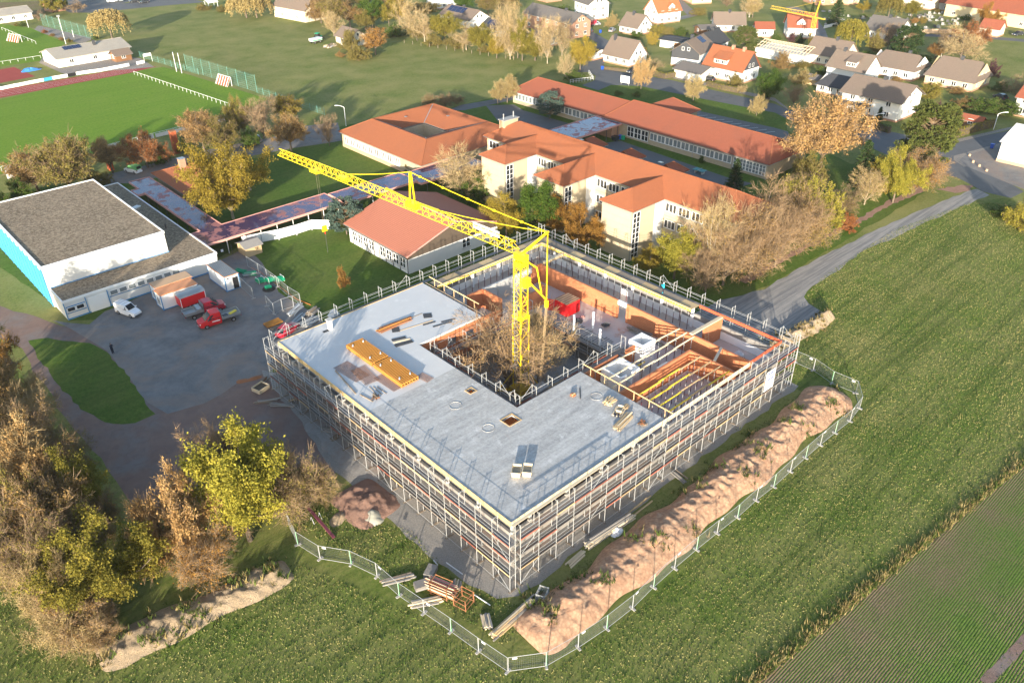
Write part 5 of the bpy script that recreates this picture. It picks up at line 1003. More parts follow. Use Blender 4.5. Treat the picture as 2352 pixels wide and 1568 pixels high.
canopy('covered link roof between the school and the classroom building', [(133.8, 134.6), (152.2, 134.6), (152.2, 126.0), (133.8, 126.0)], 3.35, [(135+i*4, 126.4) for i in range(5)]+[(135+i*4, 134.2) for i in range(5)])
MB().box(149.5, 152.3, 127, 133.5, 0.02, 2.98).build('brick_lobby', 'brick_old', lng)
# walkway hoardings and gate
hp = [P(11, -60, 720), P(11, 105, 685), P(11, 255, 655), P(11, 405, 615), P(11, 535, 572), P(11, 690, 575)]
for i in range(5):
    t = thing('hoarding_panel', 'white sheet covered fence panel under the covered walkway', 'fence panel', hp[i].lerp(hp[i+1], .5), 'white panels along the walkway'); a, b = hp[i], hp[i+1]; d = (b-a).normalized()
    bar('sheet', t, a+Zv(1.05)+d*.04, b+Zv(1.05)-d*.04, .03, 1.85, 'tarp_white'); rod('post', t, a+Zv(.02), a+Zv(2.05), .035, 'dark_steel'); bar('foot', t, a+Vector((-.3, -.3, .06)), a+Vector((.3, .3, .06)), .22, .1, 'concrete')
g = thing('wire_gate', 'small dark wire gate between the hoarding panels and the sports hall', 'gate', (50.6, 131, 0)); a, b = Vector((49.4, 131.2, 0)), Vector((52.2, 130.9, 0)); rod('gate_post', g, a+Zv(.02), a+Zv(2.0), .04, 'dark_steel'); rod('gate_post', g, b+Zv(.02), b+Zv(2.0), .04, 'dark_steel')
for k in range(9): rod('wire', g, a+Zv(.2+k*.2), b+Zv(.2+k*.2), .012, 'dark_steel', 4)
bar('notice', g, a.lerp(b, .3)+Zv(1.3)+Vector((0, -.03, 0)), a.lerp(b, .45)+Zv(1.3)+Vector((0, -.03, 0)), .02, .45, 'sign_white')
# ================================================================== pavilion with hipped roof, hut, ping-pong table
pav = thing('pavilion', 'small red hipped roof pavilion with a brick chimney behind the yellow maple', 'pavilion', (61, 164, 0)); MB().box(56.2, 69.4, 156.9, 172.6, 0, 2.9).build('wall', 'block_tan', pav); po = hip(pav, 55.3, 70.2, 156.1, 173.4, 3.0, 5.3, 'y', 6.2, 6.2, 'tile_orange'); ch = MB().box(59.6, 60.8, 167.2, 168.4, 4.0, 6.4).build('chimney', 'brick_old', po); MB().box(59.5, 60.9, 167.1, 168.5, 6.4, 6.5).build('chimney_cap', 'sheet_grey', po)
hut = thing('garden_hut', 'pale wooden garden hut with a small cross window beside the walkway', 'hut', (55.2, 129.6, 0)); MB().add([(53.4, 127.9, .05), (56.4, 127.9, .05), (56.4, 131.0, .05), (53.4, 131.0, .05), (53.4, 127.9, 1.9), (56.4, 127.9, 1.9), (56.4, 131, 1.9), (53.4, 131, 1.9), (53.4, 129.45, 2.4), (56.4, 129.45, 2.4)], [(3, 2, 1, 0), (0, 1, 5, 4), (2, 3, 7, 6), (1, 2, 6, 9, 5), (3, 0, 4, 8, 7)]).build('wall', 'hut_wood', hut)
for k in range(12): bar('plank', hut, (53.38, 127.88, .2+k*.145), (56.42, 127.88, .2+k*.145), .02, .12, 'hut_wood'); bar('plank', hut, (53.37, 127.88, .2+k*.145), (53.37, 131.0, .2+k*.145), .02, .12, 'hut_wood')
MB().slabf([(53.1, 127.5, 1.82), (56.7, 127.5, 1.82), (56.7, 129.45, 2.5), (53.1, 129.45, 2.5)], .07).slabf([(53.1, 129.45, 2.5), (56.7, 129.45, 2.5), (56.7, 131.4, 1.82), (53.1, 131.4, 1.82)], .07).build('roof', 'plank_grey', hut); windows(hut, (55.1, 127.86), (55.8, 127.86), 1, .9, 1.5, (0, -1), .6, 2, 'timber', 'glass', 1, .06, False)
tt = P(2, 1705, 1480); t = thing('table_tennis_table', 'green concrete table tennis table in the inner school yard', 'table tennis', tt); MB().box(tt.x-.8, tt.x+.8, tt.y-1.4, tt.y+1.4, .7, .78).build('table_top', 'table_green', t); MB().box(tt.x-.85, tt.x+.85, tt.y-.02, tt.y+.02, .78, .93).build('net', 'steel', t)
for s in (-.9, .9): MB().box(tt.x-.5, tt.x+.5, tt.y+s-.12, tt.y+s+.12, 0.016, .69).build('leg', 'concrete', t)
# ================================================================== village houses
def house(label, x, y, rot, LX, LY, eave, ridge, ax, wall='white_wall', roof='tile_grey', name='house', nx=3, ny=3, storeys=1, chim=((.5, .5),), gable=None, over=.5, plinth=True, solar=None, hipend=0.0, shut=None, cat='house', dx=1, dormer=None, balcony=False):
    """near corner (x, y); LX along the turned X axis, LY along the turned Y axis; ax = ridge axis"""
    ca, sa = math.cos(R_(rot)), math.sin(R_(rot)); T = lambda u, v, z=0: Vector((x+u*ca-v*sa, y+u*sa+v*ca, z)); t = thing(name, label, cat, T(LX/2, LY/2)); nX, nY = (-ca, -sa), (sa, -ca)
    h = [T(0, 0), T(LX, 0), T(LX, LY), T(0, LY)]; b = [p+Zv(.02) for p in h]; e = [p+Zv(eave) for p in h]
    if ax == 'x': A, B = T(hipend*LX*.0, LY/2, ridge), T(LX, LY/2, ridge); V = b+e+[A, B]; Fs = [(3, 2, 1, 0), (0, 1, 5, 4), (2, 3, 7, 6), (1, 2, 6, 9, 5), (3, 0, 4, 8, 7)]
    else: A, B = T(LX/2, 0, ridge), T(LX/2, LY, ridge); V = b+e+[A, B]; Fs = [(3, 2, 1, 0), (0, 1, 5, 8, 4), (2, 3, 7, 9, 6), (1, 2, 6, 5), (3, 0, 4, 7)]
    hc = hipend*(ridge-eave)
    if hc:                                             # half-hip: cut the gable tops
        k = 0.0
    MB().add(V, Fs).build('wall', wall, t)
    o = over; sl = (ridge-eave)/((LY if ax == 'x' else LX)/2); z0 = eave-sl*o+.06; zr = ridge+.1; hb = hipend*((LY if ax == 'x' else LX)/2)
    if ax == 'x': r0, r1 = T(-o+hb, LY/2, zr), T(LX+o-hb, LY/2, zr); q = [T(-o, -o, z0), T(LX+o, -o, z0), T(LX+o, LY+o, z0), T(-o, LY+o, z0)]; pl = [[q[0], q[1], r1, r0], [q[2], q[3], r0, r1]]+([[q[1], q[2], r1], [q[3], q[0], r0]] if hb else [])
    else: r0, r1 = T(LX/2, -o+hb, zr), T(LX/2, LY+o-hb, zr); q = [T(-o, -o, z0), T(LX+o, -o, z0), T(LX+o, LY+o, z0), T(-o, LY+o, z0)]; pl = [[q[0], r0, r1, q[3]], [q[1], q[2], r1, r0]]+([[q[0], q[1], r0], [q[2], q[3], r1]] if hb else [])
    m = MB()
    for p in pl: m.slabf(p, .16)
    ro = m.build('roof', roof, t); MB().obox(r0+Zv(.03), r1+Zv(.03), .28, .1).build('ridge_tiles', roof, ro)
    for a_, b_ in (((q[0], q[3]), (q[1], q[2])) if ax == 'y' else ((q[0], q[1]), (q[3], q[2]))): MB().obox(a_-Zv(.16), b_-Zv(.16), .12, .1).build('gutter', 'sheet_grey', ro)
    for cu, cv in chim:
        c = T(LX*cu, LY*cv); zz = ridge-sl*abs((cv-.5)*LY if ax == 'x' else (cu-.5)*LX); c_ = MB().box(c.x-.42, c.x+.42, c.y-.42, c.y+.42, zz-.6, ridge+.9).build('chimney', 'brick_old' if roof in ('tile_orange', 'tile_bright') else 'slate_wall', ro)
    if plinth: m = MB(); m.obox(h[0]+Zv(.25)+Vector((*nX, 0))*.02, h[3]+Zv(.25)+Vector((*nX, 0))*.02, .05, .5); m.obox(h[0]+Zv(.25)+Vector((*nY, 0))*.03, h[1]+Zv(.25)+Vector((*nY, 0))*.03, .05, .5); m.build('plinth', 'brick_old', t)
    for s in range(storeys):
        z = .9+s*2.6
        if nx: windows(t, T(0, LY-.5)[:2], T(0, .5)[:2], nx, z, z+1.25, nX, 1.3, 2, 'white_wood', 'glass', 0, .09)
        if ny: windows(t, T(.5, 0)[:2], T(LX-.5, 0)[:2], ny, z, z+1.25, nY, 1.3, 2, 'white_wood', 'glass', 0, .09)
    if ridge-eave > 2.2:
        if ax == 'y': windows(t, T(LX*.3, 0)[:2], T(LX*.7, 0)[:2], 2 if LX > 8 else 1, eave+.3, eave+1.35, nY, .9, 1, 'white_wood', 'glass', 0, .09)
        else: windows(t, T(0, LY*.7)[:2], T(0, LY*.3)[:2], 2 if LY > 8 else 1, eave+.3, eave+1.35, nX, .9, 1, 'white_wood', 'glass', 0, .09)
    if shut:
        if ax == 'y': MB().add([T(-.02, -.05, eave-.2), T(LX+.02, -.05, eave-.2), T(LX/2, -.05, ridge-.05), T(-.02, -.02, eave-.2), T(LX+.02, -.02, eave-.2), T(LX/2, -.02, ridge-.05)], [(0, 1, 2), (5, 4, 3), (0, 3, 4, 1)]).build('gable_cladding', shut, t)
        else: MB().add([T(-.05, LY+.02, 2.6), T(-.05, -.02, 2.6), T(-.05, -.02, eave), T(-.05, LY/2, ridge-.05), T(-.05, LY+.02, eave), T(-.02, LY+.02, 2.6), T(-.02, -.02, 2.6)], [(0, 1, 2, 3, 4), (0, 5, 6, 1)]).build('gable_cladding', shut, t)
    if solar:
        u0, u1, v0, v1 = solar                         # fractions along ridge and up the near slope
        if ax == 'y': a_, b_, c_, d_ = [T(LX/2*vv, LY*uu, eave+(ridge-eave)*vv+.22) for uu, vv in ((u0, v0), (u1, v0), (u1, v1), (u0, v1))]
        else: a_, b_, c_, d_ = [T(LX*uu, LY/2*vv, eave+(ridge-eave)*vv+.22) for uu, vv in ((u0, v0), (u1, v0), (u1, v1), (u0, v1))]
        for i in range(4):
            for j in range(2):
                f = lambda s_, t_: a_.lerp(b_, s_).lerp(d_.lerp(c_, s_), t_); MB().slabf([f(i/4+.01, j/2+.02), f((i+1)/4-.01, j/2+.02), f((i+1)/4-.01, (j+1)/2-.02), f(i/4+.01, (j+1)/2-.02)], .05).build('solar_panel', 'solar', ro)
    if dormer is not None:
        du, dw = dormer; zd = eave+.1; ztop = eave+(ridge-eave)*.72
        if ax == 'y':
            c0 = LY*du; MB().add([T(.5, c0-dw/2, zd), T(.5, c0+dw/2, zd), T(.5, c0+dw/2, zd+1.7), T(.5, c0-dw/2, zd+1.7), T(LX/2, c0-dw/2, zd+.5), T(LX/2, c0+dw/2, zd+.5), T(LX/2, c0+dw/2, zd+1.7), T(LX/2, c0-dw/2, zd+1.7)], [(0, 3, 2, 1), (0, 4, 7, 3), (1, 2, 6, 5)]).build('dormer_wall', wall, t); MB().slabf([T(.1, c0-dw/2-.25, zd+1.75), T(.1, c0+dw/2+.25, zd+1.75), T(LX/2, c0+dw/2+.25, ztop+.9), T(LX/2, c0-dw/2-.25, ztop+.9)], .12).build('dormer_roof', roof, ro); windows(t, T(.5, c0+dw/2-.2)[:2], T(.5, c0-dw/2+.2)[:2], 2, zd+.5, zd+1.5, nX, 1.2, 2)
        else:
            c0 = LX*du; MB().add([T(c0-dw/2, .5, zd), T(c0+dw/2, .5, zd), T(c0+dw/2, .5, zd+1.3), T(c0-dw/2, .5, zd+1.3), T(c0, .5, zd+2.4)], [(0, 1, 2, 4, 3)]).build('dormer_wall', wall, t); MB().slabf([T(c0-dw/2-.3, .2, zd+1.2), T(c0, .2, zd+2.6), T(c0, LY/2, zd+2.6), T(c0-dw/2-.3, LY/2, zd+1.2)], .12).slabf([T(c0, .2, zd+2.6), T(c0+dw/2+.3, .2, zd+1.2), T(c0+dw/2+.3, LY/2, zd+1.2), T(c0, LY/2, zd+2.6)], .12).build('dormer_roof', roof, ro); windows(t, T(c0-.7, .5)[:2], T(c0+.7, .5)[:2], 1, zd+.2, zd+1.2, nY, 1.1, 2)
    return t
house('white house with steep brown roof and chimney beside the street corner', 205.9, 169.4, 0, 8.6, 10.8, 3.0, 7.4, 'y', 'white_wall', 'tile_brown', nx=3, ny=2, chim=((.42, .85),))
house('white house with a weathered grey brown roof behind the slate clad house', 243.4, 197.4, 0, 8.2, 8.4, 3.0, 6.6, 'y', 'white_wall', 'tile_brown', nx=3, ny=2, chim=((.45, .6),))
house('tall white house with bright orange roof and a pointed dormer', 264.7, 205.1, -14, 11, 8.5, 4.6, 9.0, 'x', 'white_wall', 'tile_bright', nx=2, ny=3, storeys=2, chim=((.3, .55),), dormer=(.62, 3.0))
house('white three storey house with solar panels and a wooden balcony', 251.3, 228.7, -18, 9, 11.5, 6.2, 9.2, 'y', 'white_wall', 'tile_grey', nx=3, ny=2, storeys=2, solar=(.1, .55, .45, .95))
house('long orange brick farm building with a grey roof and white bands', 222.6, 210.5, -6, 9, 28, 5.4, 8.0, 'y', 'brick_old', 'tile_grey', 'farm_building', nx=5, ny=2, storeys=2, chim=((.5, .3),), plinth=False, cat='farm building')
house('slate clad grey roofed house with a solar panel beside the orange tiled house', 219.6, 152.8, 14, 13, 9.2, 4.8, 7.8, 'x', 'white_wall', 'tile_brown', nx=1, ny=3, shut='slate_wall', chim=((.5, .6),), solar=(.55, .8, .45, .95))
house('white house with a dark slate roof behind the slate clad house', 238.5, 160.5, 10, 11, 8.5, 3.2, 6.4, 'x', 'white_wall', 'tile_dark', nx=2, ny=3, chim=((.6, .5),))
house('orange tiled house with dark gable, wide dormer and two chimneys', 213.7, 133.2, 0, 8.8, 13.6, 4.0, 8.6, 'y', 'white_wall', 'tile_orange', nx=4, ny=2, chim=((.5, .22), (.5, .5)), shut='slate_wall', dormer=(.6, 4.6))
house('white bungalow with a dark red brown roof and wide front windows', 268.9, 181.9, -48, 11, 8.5, 2.9, 6.2, 'x', 'white_wall', 'tile_brown', nx=2, ny=4)
house('white house with red roof and pointed dormer beside the small yellow crane', 277.8, 157.0, -50, 9.6, 8.5, 4.2, 8.0, 'x', 'white_wall', 'tile_red', nx=2, ny=3, dormer=(.45, 3.0))
house('small white annex with a red roof joined to the red roofed house', 271.5, 166.0, -50, 6.2, 5.5, 3.2, 4.8, 'x', 'white_wall', 'tile_red', 'annex', nx=1, ny=1, chim=())
house('white house with a wide grey roof below the weeping willow', 251.5, 122.2, 0, 9.8, 12.5, 3.4, 7.2, 'y', 'cream_wall', 'tile_brown', nx=4, ny=2, chim=((.5, .4),))
house('white house with a brown roof, pointed dormer and painted gable', 235.5, 107.0, 0, 9.5, 11.5, 4.6, 8.2, 'y', 'white_wall', 'tile_brown', nx=2, ny=2, storeys=1, chim=((.5, .8),), dormer=(.4, 3.0))
house('dark roofed white annex in front of the house with the painted gable', 222.0, 105.2, 0, 9.0, 8.5, 2.6, 4.6, 'y', 'white_wall', 'tile_dark', 'annex', nx=3, ny=2, chim=(), hipend=.4)
house('large white two storey house with brown roof beside the big pine', 210.9, 84.9, 0, 12.0, 15.5, 5.3, 8.2, 'y', 'white_wall', 'tile_brown', nx=3, ny=1, storeys=2, chim=((.52, .5),), over=.8)
house('white bungalow with a hipped brown roof behind the large white house', 252.2, 100.0, 0, 11, 13.5, 3.2, 6.3, 'y', 'white_wall', 'tile_brown', nx=4, ny=2, chim=((.55, .35),), hipend=.35)
house('yellow bungalow with a big brown roof and white porch columns', 253.0, 83.2, 0, 12.5, 13.5, 2.9, 7.0, 'y', 'yellow_wall', 'tile_brown', nx=4, ny=2, chim=((.5, .5),), hipend=.25)
house('white house with bright red roof at the edge of the village', 238.5, 56.5, 0, 11, 10.5, 5.0, 8.0, 'y', 'white_wall', 'tile_red', nx=3, ny=2, storeys=2)
c = P(3, 1250, 365); house('grey roofed white house half hidden behind the dark pine', c.x, c.y, 0, 11, 12, 3.2, 6.8, 'y', 'white_wall', 'tile_grey', nx=2, ny=2)
c = P(3, 2160, 225); house('huge red roofed barn at the edge of the village', c.x, c.y-10, -8, 16, 34, 5.0, 10.5, 'y', 'yellow_wall', 'tile_red', 'barn', nx=5, ny=2, chim=(), cat='barn', plinth=False)
c = P(3, 1960, 120); house('second red roofed barn behind the huge barn', c.x, c.y, -8, 13, 26, 4.6, 9.0, 'y', 'sandstone', 'tile_red', 'barn', nx=3, ny=2, chim=(), cat='barn', plinth=False)
c = P(3, 2150, 312); house('tiny cream gabled outbuilding in front of the huge barn', c.x-3, c.y, 0, 5.5, 6.5, 3.0, 5.2, 'y', 'cream_wall', 'tile_red', 'outbuilding', nx=1, ny=1, chim=(), cat='outbuilding')
c = P(3, 1545, 90); house('cream farmhouse with an orange roof beyond the cemetery', c.x, c.y, -12, 11, 17, 4.2, 8.0, 'y', 'cream_wall', 'tile_orange', nx=3, ny=2)
c = P(3, 1350, 40); house('white house beyond the cemetery next to the orange roofed farmhouse', c.x, c.y, -12, 10, 11, 4.4, 8.0, 'y', 'white_wall', 'tile_red', nx=2, ny=2)
c = P(3, 1830, 120); house('small red roofed stone house behind the cemetery wall', c.x, c.y, 0, 9, 10, 3.5, 7.2, 'y', 'stone', 'tile_red', nx=2, ny=2)
c = P(3, 650, 60); house('half timbered house with dark beams behind the big spruce', c.x, c.y+4, -30, 10, 11, 5.0, 8.6, 'y', 'brick_old', 'tile_dark', nx=3, ny=2, storeys=2)
c = P(3, 850, 60); house('cream roofed shed beside the big spruce', c.x+3, c.y+2, -12, 7, 8, 3.0, 4.2, 'y', 'yellow_wall', 'tile_grey', 'shed', nx=1, ny=1, chim=(), cat='shed')
c = P(2, 1640, 40); house('brick and yellow barn at the top of the sunny meadow', c.x, c.y, -30, 9, 14, 3.6, 6.0, 'y', 'yellow_wall', 'tile_red', 'barn', nx=2, ny=1, chim=(), cat='barn')
c = P(2, 400, 25); house('low red shed by the lane behind the long brick farm building', c.x, c.y, -10, 8, 10, 2.8, 4.6, 'y', 'brick_old', 'tile_red', 'shed', nx=2, ny=1, chim=(), cat='shed')
c = P(1, 480, 195); house('old cream barn with a grey roof beside the meadow', c.x, c.y, 8, 11, 20, 4.6, 8.6, 'y', 'cream_wall', 'tile_brown', 'barn', nx=2, ny=2, chim=(), cat='barn', plinth=False)
c = P(1, 1880, 255); house('house with solar panels on a weathered roof among the trees', c.x, c.y, 0, 10, 18, 3.4, 6.2, 'y', 'white_wall', 'tile_brown', nx=4, ny=2, solar=(.35, .9, .4, .95))
c = P(1, 2130, 330); house('low white house with dark solar roof behind the tree row', c.x, c.y, 0, 8, 10, 3.0, 5.2, 'y', 'white_wall', 'tile_dark', nx=3, ny=1, solar=(.1, .8, .3, .9))
c = P(1, 1620, 85); house('white house with red roof and balcony high behind the trees', c.x, c.y, -6, 9, 10, 5.0, 8.4, 'y', 'white_wall', 'tile_red', nx=2, ny=2, storeys=2)
c = P(1, 900, 400); house('old stone barn overgrown by bushes in the meadow', c.x-2, c.y, 0, 7, 9, 3.0, 5.4, 'y', 'cream_wall', 'tile_brown', 'barn', nx=1, ny=1, chim=(), cat='barn', plinth=False)
c = P(2, 430, 400); house('white annex with a flat terrace behind the bare street trees', c.x, c.y, 0, 6, 12, 2.8, 3.6, 'y', 'white_wall', 'tile_grey', 'annex', nx=3, ny=1, chim=(), cat='annex')
c = P(2, 800, 520); house('low white garage with a grey roof beside the steep roofed house', c.x, c.y, 0, 6, 8, 2.5, 3.1, 'y', 'white_wall', 'tile_dark', 'garage', nx=1, ny=1, chim=(), cat='garage')
c = P(2, 1500, 660); house('cream garage with two white doors between slate and orange houses', c.x, c.y-9, 0, 8, 9.6, 2.6, 3.8, 'y', 'cream_wall', 'tile_grey', 'garage', nx=0, ny=1, chim=(), cat='garage', plinth=False)
for k in (0, 1): g_ = [o for o in COL.objects if o.name.startswith('garage') and o.type == 'EMPTY'][-1]; bar('garage_door', g_, (c.x-.05, c.y-1.0-k*3.6, 1.1), (c.x-.05, c.y-3.6-k*3.6, 1.1), .06, 2.0, 'white_paint')
c = P(2, 1400, 400); house('low garage with brown doors behind the slate clad house', c.x, c.y-7, 8, 7, 8.0, 2.6, 2.9, 'y', 'white_wall', 'tile_dark', 'garage', nx=0, ny=1, chim=(), cat='garage', plinth=False)
for k in (0, 1): g_ = [o for o in COL.objects if o.name.startswith('garage') and o.type == 'EMPTY'][-1]; bar('garage_door', g_, (c.x-.1+k*-.5+.4, c.y-1.2-k*3.4, 1.1), (c.x+.1-k*.5+.4, c.y-3.6-k*3.4, 1.1), .3, 2.0, 'timber_wall')
c = P(3, 760, 960); house('flat roofed white garage beside the large white house', c.x, c.y-7, 0, 6.5, 7.5, 2.7, 2.95, 'y', 'white_wall', 'slate_wall', 'garage', nx=1, ny=1, chim=(), cat='garage')
c = P(3, 400, 515); house('flat white garage below the house with the wide grey roof', c.x, c.y, 0, 5, 6, 2.4, 2.6, 'y', 'white_wall', 'tile_dark', 'garage', nx=0, ny=0, chim=(), cat='garage', plinth=False)
c = P(2, 1660, 300); house('small shed with grey roof and timber front near the bungalow', c.x, c.y-3, -30, 6, 6, 2.4, 3.2, 'x', 'timber_wall', 'tile_grey', 'shed', nx=1, ny=1, chim=(), cat='shed')
c = P(3, 575, 735); house('little timber garden shed on the lawn of the orange tiled house', c.x, c.y, 0, 3.0, 3.2, 1.9, 2.6, 'y', 'hut_wood', 'tile_grey', 'shed', nx=0, ny=0, chim=(), cat='shed', plinth=False)
c = P(3, 1855, 1085); house('red roofed timber shed behind the clipped hedge', c.x, c.y-3, 0, 2.6, 4.6, 2.0, 2.7, 'y', 'timber_wall', 'tile_red', 'shed', nx=1, ny=0, chim=(), cat='shed', plinth=False)
house('white clubhouse with a pale corrugated roof beside the running track', 74.9, 297.0, 2.5, 23.5, 13.5, 3.0, 4.8, 'x', 'white_wall', 'eternit', 'clubhouse', nx=0, ny=3, chim=((.6, .35),), solar=(.18, .42, .6, .96), plinth=False, cat='clubhouse', over=.6)
c = P(0, 1000, 535); house('small brown timber kiosk beside the clubhouse', c.x, c.y, 2, 5.2, 4.2, 2.3, 3.4, 'x', 'timber_wall', 'tile_brown', 'kiosk', nx=1, ny=1, chim=(), plinth=False, cat='kiosk')
c = P(0, -150, 225); house('white tennis clubhouse with a grey roof beyond the pitch', c.x, c.y, 2, 19, 10, 3.0, 4.6, 'x', 'white_wall', 'eternit', 'clubhouse', nx=0, ny=4, chim=((.4, .5),), plinth=False, cat='clubhouse')
c = P(0, 450, 110); house('small red roofed shed by the car park hill', c.x, c.y, 10, 6, 7, 2.4, 4.0, 'x', 'brick_old', 'tile_red', 'shed', nx=1, ny=1, chim=(), cat='shed', plinth=False)
c = P(0, 1790, 75); t = thing('open_shelter', 'white open garden shelter among the meadow bushes', 'shelter', c)
for u, v in ((0, 0), (4, 0), (0, 3.5), (4, 3.5)): bar('post', t, c+Vector((u, v, .02)), c+Vector((u, v, 2.3)), .15, .15, 'white_paint')
MB().slabf([c+Vector((-.4, -.4, 2.3)), c+Vector((4.4, -.4, 2.3)), c+Vector((4.4, 1.75, 3.2)), c+Vector((-.4, 1.75, 3.2))], .12).slabf([c+Vector((-.4, 1.75, 3.2)), c+Vector((4.4, 1.75, 3.2)), c+Vector((4.4, 3.9, 2.3)), c+Vector((-.4, 3.9, 2.3))], .12).build('roof', 'white_paint', t)
# warehouse at the right edge, new house in timber frame, small yellow crane
t = thing('white_warehouse', 'pale rendered warehouse with an orange base beside the street junction', 'warehouse', (206, 48, 0)); MB().box(199.6, 214, 35, 56.3, .02, 4.6).build('wall', 'render_grey', t); MB().slabf([(199.3, 34.6, 4.6), (207, 34.6, 7.0), (207, 56.7, 7.0), (199.3, 56.7, 4.6)], .15).slabf([(207, 34.6, 7.0), (214.4, 34.6, 4.6), (214.4, 56.7, 4.6), (207, 56.7, 7.0)], .15).build('roof', 'white_paint', t); bar('plinth', t, (199.55, 35, .35), (199.55, 56.35, .35), .08, .7, 'sandstone')
nb = P(3, 250, 520); t = thing('timber_frame_house', 'house under construction with bare pale roof rafters', 'building', nb); MB().box(nb.x, nb.x+10, nb.y-9, nb.y+9, .02, 2.8).build('wall', 'render_grey', t)
for i in range(17): y = nb.y-9+i*1.12; bar('rafter', t, (nb.x-.4, y, 2.75), (nb.x+5, y, 4.7), .1, .2, 'timber_pale'); bar('rafter', t, (nb.x+10.4, y, 2.75), (nb.x+5, y, 4.7), .1, .2, 'timber_pale')
for k in (0, .33, .66, 1.0): bar('purlin', t, (nb.x-.4+5.4*k, nb.y-9.3, 2.9+1.95*k), (nb.x-.4+5.4*k, nb.y+9.3, 2.9+1.95*k), .12, .12, 'timber_pale')
cb = P(3, 515, 425); t = thing('small_tower_crane', 'small yellow tower crane standing among the village houses', 'crane', cb); ht = hgt(cb, DD(3, 570, 150)[1])
for x, y in ((-.5, -.5), (.5, -.5), (.5, .5), (-.5, .5)): bar('mast_chord', t, cb+Vector((x, y, .02)), cb+Vector((x, y, ht)), .14, .14, 'crane_old')
for i in range(int(ht/1.4)):
    for a, b in (((-.5, -.5), (.5, -.5)), ((-.5, .5), (-.5, -.5))): bar('mast_brace', t, cb+Vector((*a, i*1.4)), cb+Vector((*b, i*1.4+1.4)), .07, .07, 'crane_old')
je = P(3, 190, 75, ht); jt = cb+Zv(ht); jdd = (je-jt).normalized(); jss = Vector((-jdd.y, jdd.x, 0))*.5
for s in (-1, 1): bar('jib_chord', t, jt+jss*s, je+jss*s*.6, .13, .13, 'crane_old')
bar('jib_chord', t, jt+Zv(1.2), je+Zv(.9), .13, .13, 'crane_old'); nj = int((je-jt).length/1.5)
for i in range(nj): a, b = jt.lerp(je, i/nj), jt.lerp(je, (i+1)/nj); bar('jib_lacing', t, a+jss, (a+b)/2+Zv(1.1), .06, .06, 'crane_old'); bar('jib_lacing', t, (a+b)/2+Zv(1.1), b+jss, .06, .06, 'crane_old')
ap = jt-jdd*1.0+Zv(5.2); bar('tower_head', t, jt, ap, .3, .3, 'crane_old'); bar('tie_bar', t, ap, jt.lerp(je, .6)+Zv(1.1), .07, .07, 'crane_old'); bar('counter_jib', t, jt, jt-jdd*4, .7, .3, 'crane_old'); MB().box(cb.x-1.5, cb.x+1.5, cb.y-1.5, cb.y+1.5, .02, 1.0).build('ballast', 'concrete', t)
# cemetery stones
r = random.Random(77)
for i in range(95):
    u, v = r.random(), r.random(); q = P(3, 620+u*1180, 90+u*70+v*130+40*math.sin(u*5)); wd, hh = r.uniform(.5, 1.1), r.uniform(.6, 1.1); k = i % 3
    m = MB().box(q.x-.12, q.x+.12, q.y-wd/2, q.y+wd/2, .02, hh).box(q.x+.12, q.x+1.7, q.y-wd/2, q.y+wd/2, .02, .18); o = m.build('gravestone', ('stone', 'stone_dark', 'stone')[k]); tag(o, ('pale upright gravestone with kerbed plot in the village cemetery', 'dark polished gravestone with kerbed plot in the village cemetery', 'pale upright gravestone with kerbed plot in the village cemetery')[k], 'gravestone', ('pale gravestones', 'dark gravestones', 'pale gravestones')[k])
def wallrun(label, pts, h, th, mat, name='garden_wall', cat='wall'):
    m = MB()
    for a, b in zip(pts, pts[1:]): m.obox(Vector(a)+Zv(h/2), Vector(b)+Zv(h/2), th, h)
    o = m.build(name, mat); tag(o, label, cat); return o
wallrun('pale stone cemetery wall along the village lane', [P(3, 1455, 290), P(3, 1620, 285), P(3, 2080, 300)], 1.5, .4, 'sandstone'); wallrun('low white garden wall beside the small yellow crane', [P(3, 640, 245), P(3, 760, 215)], 1.0, .3, 'white_wall')

# ================================================================== sports ground furniture
def rail(label, a, b, n, h=1.05, mat='pole_white', name='pitch_railing', mesh=False, two=False, group=None):
    t = thing(name, label, 'railing', a.lerp(b, .5), group)
    for i in range(n+1): p = a.lerp(b, i/n); rod('post', t, p+Zv(.01), p+Zv(h), .05, mat, 6)
    rod('top_rail', t, a+Zv(h), b+Zv(h), .05, mat, 6)
    if two: rod('mid_rail', t, a+Zv(h*.5), b+Zv(h*.5), .04, mat, 6)
    return t
rail('white tubular railing behind the goal line of the football pitch', P(0, 1150, 640), P(0, 1965, 918), 24); rail('white railing along the shaded touchline beside the autumn trees', P(0, 830, 1300), P(0, 1970, 1010), 20); rail('white railing along the shaded touchline near the sheet covered goal', P(0, -60, 1480), P(0, 830, 1300), 12); rail('low white railing of the small pitch behind the clubhouse', P(0, 20, 260), P(0, 310, 380), 9); rail('low white railing beside the red hard court', P(0, -40, 560), P(0, 350, 500), 6, .9); rail('curved white handrail at the street bend, lower part', P(2, 600, 715), P(2, 800, 690), 8, 1.1, two=True); rail('curved white handrail at the street bend, upper part', P(2, 800, 690), P(2, 760, 632), 4, 1.1, two=True)
ads = [(-200, 755), (-90, 770), (20, 775), (95, 758), (165, 745), (235, 730), (310, 715), (380, 702), (452, 687), (585, 665), (655, 650), (720, 638), (860, 620), (960, 600), (1040, 585), (1110, 570), (1170, 560), (1240, 545)]
